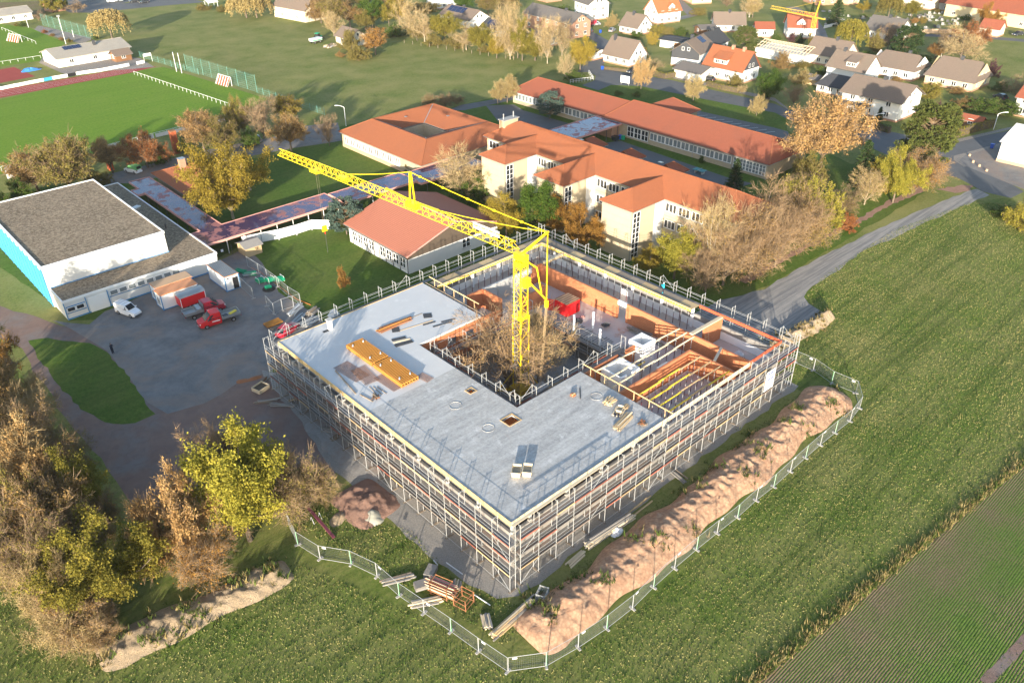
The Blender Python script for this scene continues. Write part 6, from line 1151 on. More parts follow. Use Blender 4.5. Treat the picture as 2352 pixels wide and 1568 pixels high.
for i in range(len(ads)-1):
    a, b = P(0, *ads[i]), P(0, *ads[i+1]); k = 'ad_blue' if i == 7 else ('ad_black' if i == 9 else ('ad_orange' if i in (8,) else ('pale' if i == 15 else 'sign_white')))
    if k == 'pale': continue
    lab = {'ad_blue': 'bright blue advertising board beside the running track', 'ad_black': 'black advertising board beside the running track', 'ad_orange': 'board with pale orange print beside the running track', 'sign_white': 'white advertising board beside the running track'}[k]
    t = thing('advertising_board', lab, 'board', a.lerp(b, .5), 'white boards along the track' if k == 'sign_white' else None); d = (b-a).normalized(); bar('panel', t, a+d*.05+Zv(.65), b-d*.05+Zv(.65), .05, .95, 'sign_white' if k == 'ad_orange' else k)
    for f in (.1, .9): rod('support', t, a.lerp(b, f)+Zv(.02), a.lerp(b, f)+Zv(.2), .03, 'steel')
    if k == 'ad_orange': bar('print', t, a.lerp(b, .2)+Zv(.65)+Vector((0, -.04, 0)), a.lerp(b, .8)+Zv(.65)+Vector((0, -.04, 0)), .02, .3, 'ad_orange')
for i in range(7):
    a, b = P(0, 870+i*155, 1290-i*37), P(0, 1010+i*155, 1257-i*37)
    if i == 1: continue
    t = bar('touchline_board', None, a+Zv(.55), b+Zv(.55), .05, .9, 'tarp_white'); tag(t, 'pale board standing along the shaded touchline', 'board', 'boards on the shaded touchline')
def goal(label, a, b, h, depth, net='net', lean=None):
    d = (b-a).normalized(); back = lean or Vector((-d.y, d.x, 0)); t = thing('football_goal', label, 'goal', a.lerp(b, .5))
    for p in (a, b): rod('post', t, p+Zv(.02), p+Zv(h), .08, 'pole_white', 8); rod('stay', t, p+Zv(h), p+back*depth+Zv(.02), .04, 'pole_white', 5)
    rod('crossbar', t, a+Zv(h), b+Zv(h), .08, 'pole_white', 8); m = MB(); n_ = 10
    for i in range(n_): m.obox(a.lerp(b, (i+.25)/n_)+back*depth*.1+Zv(h*.95), a.lerp(b, (i+.25)/n_)+back*depth+Zv(.05), .3, .02, 0 if i % 2 else 1)
    m.build('net', ['tarp_white', 'red_beam'], t)
goal('football goal with a red and white striped net behind the pitch', P(0, 1985, 738), P(0, 1880, 708), 2.6, 1.6); goal('football goal with a red net on the small back pitch', P(0, 190, 362), P(0, 90, 345), 2.4, 1.6)
q = P(0, 115, 1520); t = thing('covered_goal', 'portable goal wrapped in pale sheet at the shaded touchline', 'goal', q); a, b = P(0, 70, 1535), P(0, 195, 1500); bar('sheet', t, a+Zv(1.1), b+Zv(1.1), .05, 2.0, 'tarp_white'); MB().slabf([a+Zv(2.1), b+Zv(2.1), b+Vector((.3, 2.0, 2.1)), a+Vector((.3, 2.0, 2.1))], .05).build('roof_sheet', 'tarp_white', t)
for p in (a, b): rod('post', t, p+Zv(.02), p+Zv(2.1), .06, 'pole_white')
# ball-stop net: many thin strands so that the meadow shows through
def netfence(label, a, b, h, n, step=1.1, dens=26):
    t = thing('ball_stop_net', label, 'net fence', a.lerp(b, .5)); L_ = (b-a).length
    for i in range(n+1): p = a.lerp(b, i/n); rod('post', t, p+Zv(.02), p+Zv(h), .05, 'net_green', 6)
    m = MB(); k = int(L_*1.6)
    for i in range(k): p = a.lerp(b, (i+.5)/k); m.tube(p+Zv(.05), p+Zv(h), .018, n=3, cap=False)
    for j in range(int(h*1.6)): m.tube(a+Zv(.1+j/1.6), b+Zv(.1+j/1.6), .018, n=3, cap=False)
    m.build('netting', 'net_green', t); return t
netfence('tall green ball stop net behind the striped goal', P(0, 1600, 600), P(0, 2200, 790), 5.0, 8); netfence('low green wire fence along the meadow edge beyond the pitch', P(0, 1200, 490), P(0, 1700, 640), 2.0, 9); netfence('low green wire fence running down to the parking trees', P(0, 2200, 795), P(1, 640, 985), 2.0, 10); netfence('tall green net on the bank above the small pitch', P(0, 370, 220), P(0, 800, 340), 4.5, 8)
def lamp(label, b, topx, topy, arm=True, name='street_lamp', cat='street lamp', head='pole_white', hmax=None):
    h = hgt(b, topy); t = thing(name, label, cat, b); rod('pole', t, b+Zv(.02), b+Zv(h), .085, 'pole_white', 8)
    if arm:
        tp_ = PD(topx, topy, h); d = Vector((tp_.x-b.x, tp_.y-b.y, 0)); d = d.normalized() if d.length > .1 else Vector((-1, 0, 0)); pr = b+Zv(h)
        for j in range(1, 5): p = b+d*(1.6*(j/4)**1.2)+Zv(h+.5*math.sin(j/4*1.5)); rod('arm', t, pr, p, .07, 'pole_white', 6); pr = p
        MB().obox(pr-d*.1, pr+d*.7, .28, .14).build('lamp_head', 'lamp_glass', t)
    return t
lamp('curved white street lamp beside the atrium building', P(1, 823, 1080), *DD(1, 760, 920)); lamp('tall street lamp at the street below the large white house', P(3, 1025, 1195), *DD(3, 1115, 990)); lamp('street lamp at the side street behind the clipped hedge', P(3, 2090, 1110), *DD(3, 2180, 978))
for lab, k, bx, by, ty in (('tall white floodlight pole beside the clubhouse', 0, 565, 380, 150), ('white flag pole by the tennis clubhouse', 0, 245, 238, 125), ('first of two bare white poles at the meadow edge of the pitch', 0, 1512, 615, 450), ('second of two bare white poles nearer the green net', 0, 1556, 628, 458), ('short white pole on the planted bank', 0, 632, 320, 260), ('thin pale pole between the golden parking trees', 0, 1935, 1275, 1120)):
    b = P(k, bx, by); h = hgt(b, DD(k, bx, ty)[1]); t = thing('white_pole', lab, 'pole', b); rod('shaft', t, b+Zv(.02), b+Zv(h), .1, 'pole_white', 8); MB().box(b.x-.14, b.x+.14, b.y-.14, b.y+.14, h, h+.12).build('pole_cap', 'steel', t)
    if 'floodlight' in lab: MB().box(b.x-.5, b.x+.5, b.y-.2, b.y+.2, h+.12, h+.7).build('floodlight', 'steel', t)
sb = P(0, 1270, 530); t = thing('score_board', 'white score board on two posts beside the track end', 'sign', sb); a, b = P(0, 1240, 540), P(0, 1305, 528)
for p in (a, b): rod('post', t, p+Zv(.02), p+Zv(2.6), .06, 'pole_white')
bar('panel', t, a+Zv(2.4), b+Zv(2.4), .08, .9, 'sign_white')
tarp('blue tarpaulin over a mat pile beside the red hard court', P(0, 262, 605), 3.0, 1.6, .8, 'tarp_blue', .03, 11)
a, b = P(2, 1030, 720), P(2, 1105, 735); t = thing('school_sign', 'blank white school sign board on the lawn at the street corner', 'sign', a.lerp(b, .5)); bar('panel', t, a+Zv(1.6), b+Zv(1.6), .1, 2.0, 'sign_white')
for f in (.08, .92): rod('post', t, a.lerp(b, f)+Zv(.02), a.lerp(b, f)+Zv(2.6), .06, 'steel')
q = P(0, 1515, 1310); t = thing('red_pillar', 'tall rust red leaf covered pillar beside the access road', 'pillar', q); bar('shaft', t, q+Zv(.02), q+Zv(5.2), 1.3, 1.3, 'red_leafwall'); bar('cap', t, q+Zv(5.2), q+Zv(5.4), 1.4, 1.4, 'rust')
q = P(0, 950, 1450); t = thing('red_pillar', 'short rust red pillar below the orange round tree', 'pillar', q); bar('shaft', t, q+Zv(.02), q+Zv(2.6), 1.6, 1.0, 'red_leafwall'); bar('cap', t, q+Zv(2.6), q+Zv(2.75), 1.7, 1.1, 'rust')
for i, (x, y) in enumerate(((600, 610), (510, 600), (620, 590), (760, 590))): pass
for i, (px_, py_) in enumerate(((1885, 1335), (1915, 1390), (1968, 1425), (2030, 1465))): q = P(3, px_, py_); o = MB().tube((q.x, q.y, .03), (q.x, q.y, .5), .28, .24, 9).build('stone_bollard', 'sandstone'); tag(o, 'squat sandstone bollard beside the pale warehouse', 'bollard', 'bollards beside the warehouse')
for lab, k, x, y, mt in (('blue wheelie bin at the street edge before the steep roofed house', 2, 875, 598, 'bin_blue'), ('blue wheelie bin on the footpath beside the pale warehouse', 3, 2075, 1270, 'bin_blue'), ('blue wheelie bin beside the covered link roof', 2, 1030, 1195, 'bin_blue'), ('green wheelie bin beside the covered link roof', 2, 1052, 1200, 'green_plastic'), ('black waste container beside the covered link roof', 2, 985, 1205, 'car_dark'), ('blue wheelie bin in the lane by the brick farm building', 2, 858, 285, 'bin_blue')):
    q = P(k, x, y); t = thing('wheelie_bin', lab, 'bin', q); s = 2.0 if 'container' in lab else 1.0; MB().add([(q.x+a*.26*s, q.y+b*.3*s, .08) for a, b in ((-1, -1), (1, -1), (1, 1), (-1, 1))]+[(q.x+a*.34*s, q.y+b*.38*s, 1.05) for a, b in ((-1, -1), (1, -1), (1, 1), (-1, 1))], [(3, 2, 1, 0), (4, 5, 6, 7)]+[(i, (i+1) % 4, 4+(i+1) % 4, 4+i) for i in range(4)]).build('body', mt, t); MB().box(q.x-.37*s, q.x+.37*s, q.y-.41*s, q.y+.41*s, 1.05, 1.13).build('lid', mt, t)
    for y_ in (-.3, .3): MB().tube((q.x-.2*s, q.y+y_*s-.04, .1), (q.x-.2*s, q.y+y_*s+.04, .1), .1, n=8).build('wheel', 'tyre', t)

# ================================================================== vehicles
def wheels(t, T, xs, w, r):
    for x in xs:
        for s in (-1, 1):
            y = s*(w/2-.1); m = MB().tube(T(x, y-.11, r), T(x, y+.11, r), r, n=14); wo = m.build('wheel', 'tyre', t); MB().tube(T(x, y+s*.10, r), T(x, y+s*.125, r), r*.58, n=10).build('rim', 'rim', wo)
def loft(secs, T, cap=True):
    """secs = list of (x, half width, z bottom, z top, top inset); box-like loft along x"""
    m = MB(); V = []; F_ = []
    for x, hw_, z0, z1, ins in secs:
        V += [T(x, -hw_*.96, z0), T(x, -hw_, z0+(z1-z0)*.35), T(x, -hw_+ins, z1), T(x, hw_-ins, z1), T(x, hw_, z0+(z1-z0)*.35), T(x, hw_*.96, z0)]
    for i in range(len(secs)-1):
        for j in range(6): a, b = i*6+j, i*6+(j+1) % 6; F_.append((a, b, b+6, a+6))
    F_ += [(5, 4, 3, 2, 1, 0), tuple(range(len(V)-6, len(V)))]; m.add(V, F_); return m
def TT(q, ang): ca, sa = math.cos(R_(ang)), math.sin(R_(ang)); return lambda x, y, z=0: Vector((q[0]+x*ca-y*sa, q[1]+x*sa+y*ca, q[2]+z))
def car(label, q, ang, L_=4.3, W=1.75, H=1.48, mat='car_silver', kind='hatch', name='parked_car', mat2=None):
    T = TT(q, ang); t = thing(name, label, 'car' if kind != 'van' else 'van', q); b = L_/2; hw_ = W/2; belt = H*.60
    loft([(-b, hw_*.86, .34, belt*.82, .05), (-b+.12, hw_*.96, .26, belt*.97, .06), (-b*.45, hw_, .22, belt, .06), (b*.3, hw_, .22, belt*.98, .06), (b*.72, hw_*.97, .22, belt*.87, .1), (b-.1, hw_*.9, .26, belt*.74, .12), (b, hw_*.8, .34, belt*.6, .1)], T).build('body', mat, t)
    if kind == 'van': cab = [(-b+.05, hw_*.93, belt*.9, H*.97, .1), (-b*.5, hw_*.95, belt*.9, H, .1), (b*.12, hw_*.94, belt*.9, H*.98, .12), (b*.5, hw_*.92, belt*.88, belt*.98, .2)]
    else: cab = [(-b+.18, hw_*.9, belt*.9, belt*1.02, .1), (-b*.62, hw_*.92, belt*.9, H*.96, .2), (-b*.15, hw_*.93, belt*.9, H, .22), (b*.14, hw_*.93, belt*.9, H*.96, .22), (b*.48, hw_*.92, belt*.88, belt*.98, .16)]
    loft(cab, T).build('cabin', mat2 or mat, t)
    xf, xr = b*.14, b*.49; m = MB(); zf = H*.94 if kind != 'van' else H*.95
    m.add([T(xf+.06, -hw_*.66, zf-.02), T(xf+.06, hw_*.66, zf-.02), T(xr-.02, hw_*.74, belt*1.0), T(xr-.02, -hw_*.74, belt*1.0)], [(0, 1, 2, 3), (3, 2, 1, 0)]); 
    for v in range(4): m.v[v] = tuple(Vector(m.v[v])+Zv(.035)+ (T(.03, 0)-T(0, 0)))
    m.build('windscreen', 'glass', t)
    for s in (-1, 1):
        x0, x1 = (-b*.55, b*.12) if kind != 'van' else (-b*.02, b*.16)
        m = MB().add([T(x0, s*(hw_*.955), belt*1.02), T(x1+.35, s*(hw_*.955), belt*1.02), T(x1, s*(hw_*.80), H*.92), T(x0+.2, s*(hw_*.80), H*.92)], [(0, 1, 2, 3), (3, 2, 1, 0)]); m.build('side_window', 'glass', t); MB().obox(T(b*.3, s*hw_*1.0, belt*1.0), T(b*.42, s*hw_*1.18, belt*1.05), .12, .12).build('mirror', mat, t); MB().obox(T(b-.12, s*hw_*.58, belt*.62), T(b+.01, s*hw_*.58, belt*.6), .36, .14).build('headlight', 'lamp_glass', t); MB().obox(T(-b-.01, s*hw_*.74, belt*.78), T(-b+.08, s*hw_*.74, belt*.78), .18, .26).build('tail_light', 'tail_red', t)
    m = MB().add([T(-b*.985 if kind == 'van' else -b+.22, -hw_*.7, belt*1.04), T(-b*.985 if kind == 'van' else -b+.22, hw_*.7, belt*1.04), T(-b*.975 if kind == 'van' else -b*.66, hw_*.62, H*.93), T(-b*.975 if kind == 'van' else -b*.66, -hw_*.62, H*.93)], [(0, 1, 2, 3), (3, 2, 1, 0)])
    for v in range(4): m.v[v] = tuple(Vector(m.v[v])+Zv(.03)-(T(.03, 0)-T(0, 0)))
    m.build('rear_window', 'glass', t); wheels(t, T, (-b*.6, b*.62), W, .31); bar('bumper', t, T(b-.02, -hw_*.7, .36), T(b-.02, hw_*.7, .36), .1, .14, 'dark_steel'); bar('bumper', t, T(-b+.02, -hw_*.8, .38), T(-b+.02, hw_*.8, .38), .1, .16, mat)
    return t
q = P(10, 1100, 1310); wv = car('white panel van with roof bars parked before the sports hall', (q.x+.3, q.y+.6, .02), -70, 4.35, 1.72, 1.85, 'car_white', 'van', 'panel_van'); T = TT((q.x+.3, q.y+.6, .02), -70)
for x in (-1.6, -.9, -.2): bar('roof_bar', wv, T(x, -.65, 1.9), T(x, .65, 1.9), .06, .05, 'steel')
def flatbed(label, q, ang, load):
    T = TT(q, ang); t = thing('flatbed_truck', label, 'truck', q); hw_ = .98
    loft([(2.9, .78, .42, 1.02, .12), (2.75, .9, .34, 1.12, .1), (2.1, .98, .34, 1.25, .1), (1.6, 1.0, .34, 1.32, .06), (-.35, 1.0, .36, 1.32, .04), (-.45, .98, .36, 1.3, .04)][::-1], T).build('cab_body', 'crimson' if 'behind' in label else 'red_paint', t); mt = 'crimson' if 'behind' in label else 'red_paint'
    loft([(-.42, .95, 1.2, 2.18, .1), (-.2, .97, 1.2, 2.24, .12), (.75, .96, 1.2, 2.22, .14), (1.0, .95, 1.2, 2.1, .16), (1.95, .92, 1.16, 1.28, .1)], T).build('cab_top', mt, t)
    m = MB().add([T(1.02, -.74, 2.1), T(1.02, .74, 2.1), T(1.93, .82, 1.3), T(1.93, -.82, 1.3)], [(0, 1, 2, 3), (3, 2, 1, 0)])
    for v in range(4): m.v[v] = tuple(Vector(m.v[v])+Zv(.03)+(T(.03, 0)-T(0, 0)))
    m.build('windscreen', 'glass', t)
    for s in (-1, 1):
        for x0, x1, x2, x3 in ((.55, 1.6, 1.0, .6), (-.3, .4, .4, -.25)): MB().add([T(x0, s*.975, 1.34), T(x1, s*.965, 1.34), T(x2, s*.875, 2.02), T(x3, s*.875, 2.02)], [(0, 1, 2, 3), (3, 2, 1, 0)]).build('side_window', 'glass', t)
        MB().obox(T(1.5, s*1.0, 1.42), T(1.62, s*1.3, 1.55), .16, .3).build('mirror', 'dark_steel', t); MB().obox(T(2.6, s*.66, .98), T(2.86, s*.7, .9), .34, .2).build('headlight', 'lamp_glass', t); bar('side_board', t, T(-.6, s*1.02, 1.12), T(-3.4, s*1.02, 1.12), .05, .42, 'sheet_grey'); bar('tail_light', t, T(-3.4, s*.8, .7), T(-3.48, s*.8, .7), .2, .12, 'tail_red'); bar('door_print', t, T(-.2, s*1.015, .98), T(1.0, s*1.015, .98), .01, .16, 'sign_white')
    bar('load_bed', t, T(-.55, 0, .92), T(-3.4, 0, .92), 2.04, .1, 'sheet_grey'); bar('tail_board', t, T(-3.42, -1.0, 1.12), T(-3.42, 1.0, 1.12), .05, .42, 'sheet_grey'); bar('head_board', t, T(-.55, -1.0, 1.5), T(-.55, 1.0, 1.5), .06, 1.2, 'sheet_grey'); bar('bumper', t, T(2.9, -.85, .45), T(2.9, .85, .45), .12, .24, 'dark_steel'); bar('number_plate', t, T(2.97, -.25, .5), T(2.97, .25, .5), .02, .11, 'sign_white'); bar('chassis', t, T(1.5, 0, .6), T(-3.3, 0, .6), .8, .25, 'dark_steel'); wheels(t, T, (1.9, -2.2), 1.95, .34)
    if load == 'box': bar('tool_box', t, T(-.8, 0, 1.25), T(-1.5, 0, 1.25), 1.9, .55, 'sheet_grey')
    else: bar('yellow_frame', t, T(-1.9, .2, 1.05), T(-3.1, -.3, 1.1), .5, .12, 'beam_yellow'); bar('dark_bag', t, T(-.9, .3, 1.05), T(-1.6, .1, 1.05), .6, .18, 'dark_steel')
    return t
a_ = math.degrees(math.atan2(111.1-110.0, 36.5-42.8))
flatbed('bright red double cab flatbed truck with a yellow frame in its bed', (39.4, 110.2, .02), 172, 'frame'); flatbed('dark red flatbed truck parked behind the bright red one, facing away', (39.5, 114.3, .02), -6, 'box')
q = P(10, 1145, 100); car('white and green delivery van on the access road', (q.x+.4, q.y+1.2, .03), 110, 4.2, 1.8, 1.8, 'car_white', 'van', 'delivery_van', 'car_green'); q = P(0, 2215, 1215); car('silver hatchback parked under the brown trees', (q.x, q.y+1, .03), 75, 4.3, 1.75, 1.5, 'car_silver')
for lab, k, x, y, an, mt, kd in (('black estate car parked in the street before the steep roofed house', 2, 1135, 622, 178, 'car_dark', 'hatch'), ('small car in the carport of the orange tiled house', 2, 1780, 690, 90, 'car_dark', 'hatch'), ('silver car parked in the village lane beside the grey brown house', 2, 960, 272, 20, 'car_silver', 'hatch'), ('red and white camper van by the brick farm building', 2, 775, 222, 150, 'crimson', 'van'), ('pale car parked behind the camper van', 2, 812, 220, 150, 'car_silver', 'hatch'), ('dark car beside the long brick farm building', 2, 745, 282, 120, 'car_dark', 'hatch'), ('silver car on the grass beyond the dark roofed bungalow', 2, 2205, 235, 170, 'car_silver', 'hatch'), ('dark estate car on the car park beyond the pitch', 0, 1235, 28, 175, 'car_dark', 'hatch'), ('black van on the car park beyond the pitch', 0, 1150, 22, 175, 'car_dark', 'van'), ('white van on the car park beyond the pitch', 0, 960, 20, 175, 'car_white', 'van'), ('silver van on the car park near the black van', 0, 1030, 12, 85, 'car_silver', 'van'), ('dark car parked beside the huge barn', 3, 2295, 305, 160, 'car_dark', 'hatch'), ('pale car in the yard of the warm roofed bungalow', 3, 1185, 695, 10, 'car_silver', 'hatch'), ('dark car in the driveway of the red roofed house at the village edge', 3, 2145, 845, 60, 'car_dark', 'hatch')):
    q = P(k, x, y); car(lab, (q.x, q.y, .03), an, 4.3, 1.75, 1.48 if kd != 'van' else 2.1, mt, kd)
q = P(1, 590, 340); t = thing('farm_tractor', 'old farm tractor with a green roof beside the meadow barn', 'tractor', q); T = TT(q, 20); loft([(-1.2, .4, .7, 1.3, .05), (1.6, .35, .7, 1.25, .08)], T).build('bonnet', 'green_plastic', t); MB().obox(T(-1.3, 0, 2.35), T(.2, 0, 2.35), 1.5, .15).build('roof', 'green_plastic', t); MB().obox(T(-1.2, 0, 1.7), T(.1, 0, 1.7), 1.3, 1.1).build('cab', 'glass', t); wheels(t, T, (-.9,), 1.9, .75); wheels(t, T, (1.3,), 1.6, .45)
q = P(1, 565, 370); t = thing('farm_trailer', 'pale green farm trailer beside the old tractor', 'trailer', q); T = TT(q, 10); MB().obox(T(-2.2, 0, 1.35), T(2.2, 0, 1.35), 2.1, .9).build('box', 'tarp_white', t); bar('side_stripe', t, T(-2.2, -1.08, 1.2), T(2.2, -1.08, 1.2), .02, .3, 'green_plastic'); wheels(t, T, (-1.2, 1.2), 1.9, .42)
bundle('timber_pile', 'jumble of old planks beside the overgrown meadow barn', 'timber pile', P(1, 690, 400)[:2], 5, 20, 18, 2.2, ['timber_pale', 'old_wood', 'tarp_white'], .02, .9, .1, 1.5, 31)

# ================================================================== site cabins and yard things
def cabin(label, x0, x1, y0, y1, h, roofmat, wallm='white_paint', frame='blue_paint', cat='site cabin', face='door'):
    t = thing('site_cabin', label, cat, ((x0+x1)/2, (y0+y1)/2, 0)); MB().box(x0, x1, y0, y1, .12, h-.12).build('wall', wallm, t); m = MB()
    for x in (x0, x1):
        for y in (y0, y1): m.box(x-.06, x+.06, y-.06, y+.06, .02, h)
    m.box(x0-.04, x1+.04, y0-.04, y1+.04, .06, .2); m.build('frame', frame, t); MB().box(x0-.09, x1+.09, y0-.09, y1+.09, h-.12, h-.02).build('roof_edge', 'orange_edge', t)
    if roofmat == 'ribs':
        for i in range(10): bar('roof_rib', t, (x0+.15+i*(x1-x0-.3)/9, y0, h+.02), (x0+.15+i*(x1-x0-.3)/9, y1, h+.02), .14, .06, 'sheet_grey')
        MB().box(x0+.02, x1-.02, y0+.02, y1-.02, h-.02, h).build('roof', 'dark_steel', t)
    else: MB().box(x0, x1, y0, y1, h-.02, h+.03).build('roof', roofmat, t)
    return t
c1 = cabin('white site cabin with a tan roof next to the sports hall', 35.3, 41.3, 122.5, 125.0, 2.75, 'container_tan'); c2 = cabin('white site cabin with a red roof joined to the tan roofed one', 34.9, 40.9, 119.7, 122.15, 2.7, 'orange_edge'); windows(c2, (34.9, 121.6), (34.9, 120.2), 1, .9, 1.9, (-1, 0), 1.1, 2); windows(c1, (35.3, 124.6), (35.3, 123.0), 1, .9, 1.9, (-1, 0), 1.1, 2)
c3 = cabin('single white site cabin with ribbed grey roof and open door', 45.0, 47.4, 118.5, 124.8, 2.75, 'ribs'); door(c3, (46.3, 118.5), (47.2, 118.5), .15, 2.2, (0, -1), 'black_panel'); bar('vent', c3, (45.3, 118.44, 2.3), (45.7, 118.44, 2.3), .04, .2, 'dark_steel')
t = thing('site_trailer', 'bright red site trailer with a curved grey roof beside the cabins', 'trailer', (38.9, 118.4, 0)); MB().box(37.0, 41.0, 117.4, 119.5, .55, 2.2).build('body', 'red_paint', t)
V = []; n_ = 8
for i in range(n_+1): a = math.pi*i/n_; V += [(36.9, 118.45-1.12*math.cos(a), 2.2+.42*math.sin(a)), (41.1, 118.45-1.12*math.cos(a), 2.2+.42*math.sin(a))]
MB().add(V, [(2*i, 2*i+1, 2*i+3, 2*i+2) for i in range(n_)]+[tuple(range(0, 2*n_+2, 2))[::-1], tuple(range(1, 2*n_+2, 2)), (0, 2*n_, 2*n_+1, 1)]).build('roof', 'sheet_grey', t); wheels(t, TT((38.9, 118.45, 0), 0), (-.6, .6), 2.0, .32)
for x in (37.0, 41.0): bar('corner_strip', t, (x, 117.37, .6), (x, 117.37, 2.2), .06, .08, 'sign_white')
# flat racks, pipes, drums and frames in the fenced corner of the yard
t = thing('green_pipe_rack', 'row of bundled bright green pipes in white frames behind the site fence', 'pipe rack', (51.8, 115.8, 0))
for k in range(3):
    for i in range(7):
        for j in range(3): rod('pipe', t, (50.0+k*1.3, 117.3-k*.9+i*.17, .3+j*.2), (51.2+k*1.3, 117.0-k*.9+i*.17, .3+j*.2), .08, 'green_plastic', 7)
    for x in (50.1+k*1.3, 51.1+k*1.3): bar('frame', t, (x, 117.1-k*.9, .05), (x, 117.1-k*.9, 1.0), .05, .05, 'white_paint'); bar('frame', t, (x, 118.3-k*.9, .05), (x, 118.3-k*.9, 1.0), .05, .05, 'white_paint'); bar('frame', t, (x, 117.1-k*.9, .98), (x, 118.3-k*.9, .98), .05, .05, 'white_paint')
for lab, c, r_ in (('coil of thick black hose around green pipe ends', P(10, 2300, 1085), 1.0),):
    m = MB()
    for k in range(4):
        pr = None
        for j in range(21): p = c+Vector(((r_-.1*k)*math.cos(j*math.pi/10), (r_-.1*k)*math.sin(j*math.pi/10), .1+.12*k)); pr and m.tube(pr, p, .06, n=5, cap=False); pr = p
    tag(m.build('hose_coil', 'hose'), lab, 'hose coil')
t = thing('green_pipe_stack', 'upright green pipe ends inside the black hose coil', 'pipe stack', P(10, 2300, 1085)); c = P(10, 2300, 1085)
for i in range(5):
    for j in range(4): rod('pipe', t, c+Vector((-.5+i*.2, -.4+j*.2, .05)), c+Vector((-.5+i*.2, -.4+j*.2, .75)), .085, 'green_plastic', 7)
bundle('pipe_pile', 'loose pile of green pipes behind the white cabin', 'pipe pile', P(10, 2140, 960)[:2], 2.2, 150, 16, 1.2, ['green_plastic', 'green_plastic', 'steel'], .02, .6, .07, .6, 41); bundle('pipe_pile', 'bundle of green tubes standing behind the cabin corner', 'pipe pile', P(10, 2060, 940)[:2], 1.8, 120, 14, 1.0, ['green_plastic'], .02, .6, .07, .4, 42)
bundle('scaffold_tubes', 'grey bundle of scaffold tubes lying beside the slab scaffold', 'tube bundle', P(11, 400, 1355)[:2], 4.0, 28, 26, 1.0, ['sheet_grey', 'steel'], .02, .5, .05, .15, 43); bundle('board_pile', 'dark pile of old boards on a pallet at the lawn edge', 'board pile', P(11, 540, 1290)[:2], 2.0, 20, 24, 1.2, ['old_wood', 'plank_grey'], .02, .9, .07, .4, 44); bundle('frame_pile', 'flat pile of white steel frames beside the wire cage', 'frame pile', P(11, 390, 1265)[:2], 3.6, 30, 12, 1.4, ['white_paint', 'galv'], .02, .35, .06, .5, 45); bundle('steel_pile', 'grey heap of scaffold parts below the slab edge', 'steel heap', P(11, 520, 1375)[:2], 3.0, 25, 24, 1.6, ['galv', 'dark_steel', 'steel'], .02, .7, .05, .8, 46)
t = thing('orange_grid_stack', 'low stack of orange formwork grids on the yard', 'formwork stack', P(11, 205, 1385)); c = P(11, 200, 1385)
for i in range(9): bar('grid_bar', t, c+Vector((-1.3, -.7+i*.17, .35)), c+Vector((1.3, -.7+i*.17, .35)), .06, .22, 'form_orange')
for i in range(12): bar('grid_bar', t, c+Vector((-1.25+i*.23, -.75, .22)), c+Vector((-1.25+i*.23, .75, .22)), .06, .14, 'rust')
q = P(11, 210, 1415); pallet('empty pallet lying in front of the orange formwork grids', (q.x, q.y), 20, .02, 'old_wood')
q = P(11, 275, 1475); car('crimson car half hidden behind the scaffold corner', (q.x+1.0, q.y, .02), 25, 4.2, 1.75, 1.5, 'crimson'); tarp('pale plastic bale lying below the slab edge', P(11, 715, 1300), 1.0, .7, .8, 'tarp_white', .02, 21)
q = P(20, 2205, 590); t = thing('wooden_trough', 'open wooden trough filled with earth at the scaffold foot', 'trough', q); T = TT((q.x+.8, q.y+.6, .02), 15)
for a, b in (((-.9, -.75), (.9, -.75)), ((-.9, .75), (.9, .75)), ((-.9, -.75), (-.9, .75)), ((.9, -.75), (.9, .75))): bar('side_board', t, T(*a, .35), T(*b, .35), .07, .6, 'timber_pale')
bar('earth_fill', t, T(-.85, 0, .3), T(.85, 0, .3), 1.45, .25, 'hedge_soil')
for lab, k, x, y, L_, an, mats, sd in (('loose planks lying beside the wooden trough', 20, 2290, 660, 3.0, -35, ['plank_grey', 'old_wood'], 51), ('small stack of old slats at the scaffold foot', 21, 375, 645, 1.6, 0, ['old_wood', 'timber'], 52), ('stack of long grey boards on the gravel beside the scaffold', 21, 260, 690, 3.6, -45, ['plank_grey'], 53), ('timber offcuts on the gravel below the scaffold', 21, 500, 720, 2.6, 10, ['old_wood', 'plank_grey'], 54), ('dark boards strewn near the scaffold foot', 21, 740, 940, 2.2, 20, ['old_wood'], 55), ('grey boards at the scaffold foot near the soil heap', 21, 690, 900, 2.4, -60, ['plank_grey'], 56), ('rusty scrap on the yard edge beside the wooden trough', 20, 2250, 480, 1.8, 30, ['rust', 'old_wood'], 57)):
    bundle('board_pile', lab, 'board pile', P(k, x, y)[:2], L_, an, 9, .8, mats, .025, .25, .06, .8, sd)
# things in the near grass: racks, timbers, crate
def rack(label, c, ang, w_, l_, h_, mat='rust'):
    t = thing('stacking_rack', label, 'rack', c); T = TT(c, ang)
    for x in (-w_/2, w_/2):
        for y in (-l_/2, l_/2): rod('post', t, T(x, y, .02), T(x, y, h_), .05, mat)
        for z in (.15, h_*.55, h_*.95): rod('rail', t, T(x, -l_/2, z), T(x, l_/2, z), .04, mat)
    for y in (-l_/2, l_/2):
        for z in (.15, h_*.55, h_*.95): rod('rail', t, T(-w_/2, y, z), T(w_/2, y, z), .04, mat)
    return t
q = P(31, 1640, 800); rk = rack('rusty stacking rack filled with steel props in the grass', (q.x, q.y, 0), 20, 1.2, 1.9, 1.7); r = random.Random(5); T = TT((q.x, q.y, 0), 20)
for i in range(48): x = r.uniform(-.55, .55); z = r.uniform(.2, 1.6); rod('prop', rk, T(x, -1.5+r.uniform(-.3, .2), z), T(x+r.uniform(-.05, .05), 1.4+r.uniform(-.2, .3), z), .045, r.choice(['rust', 'prop_red', 'timber_pale', 'rust']), 6)
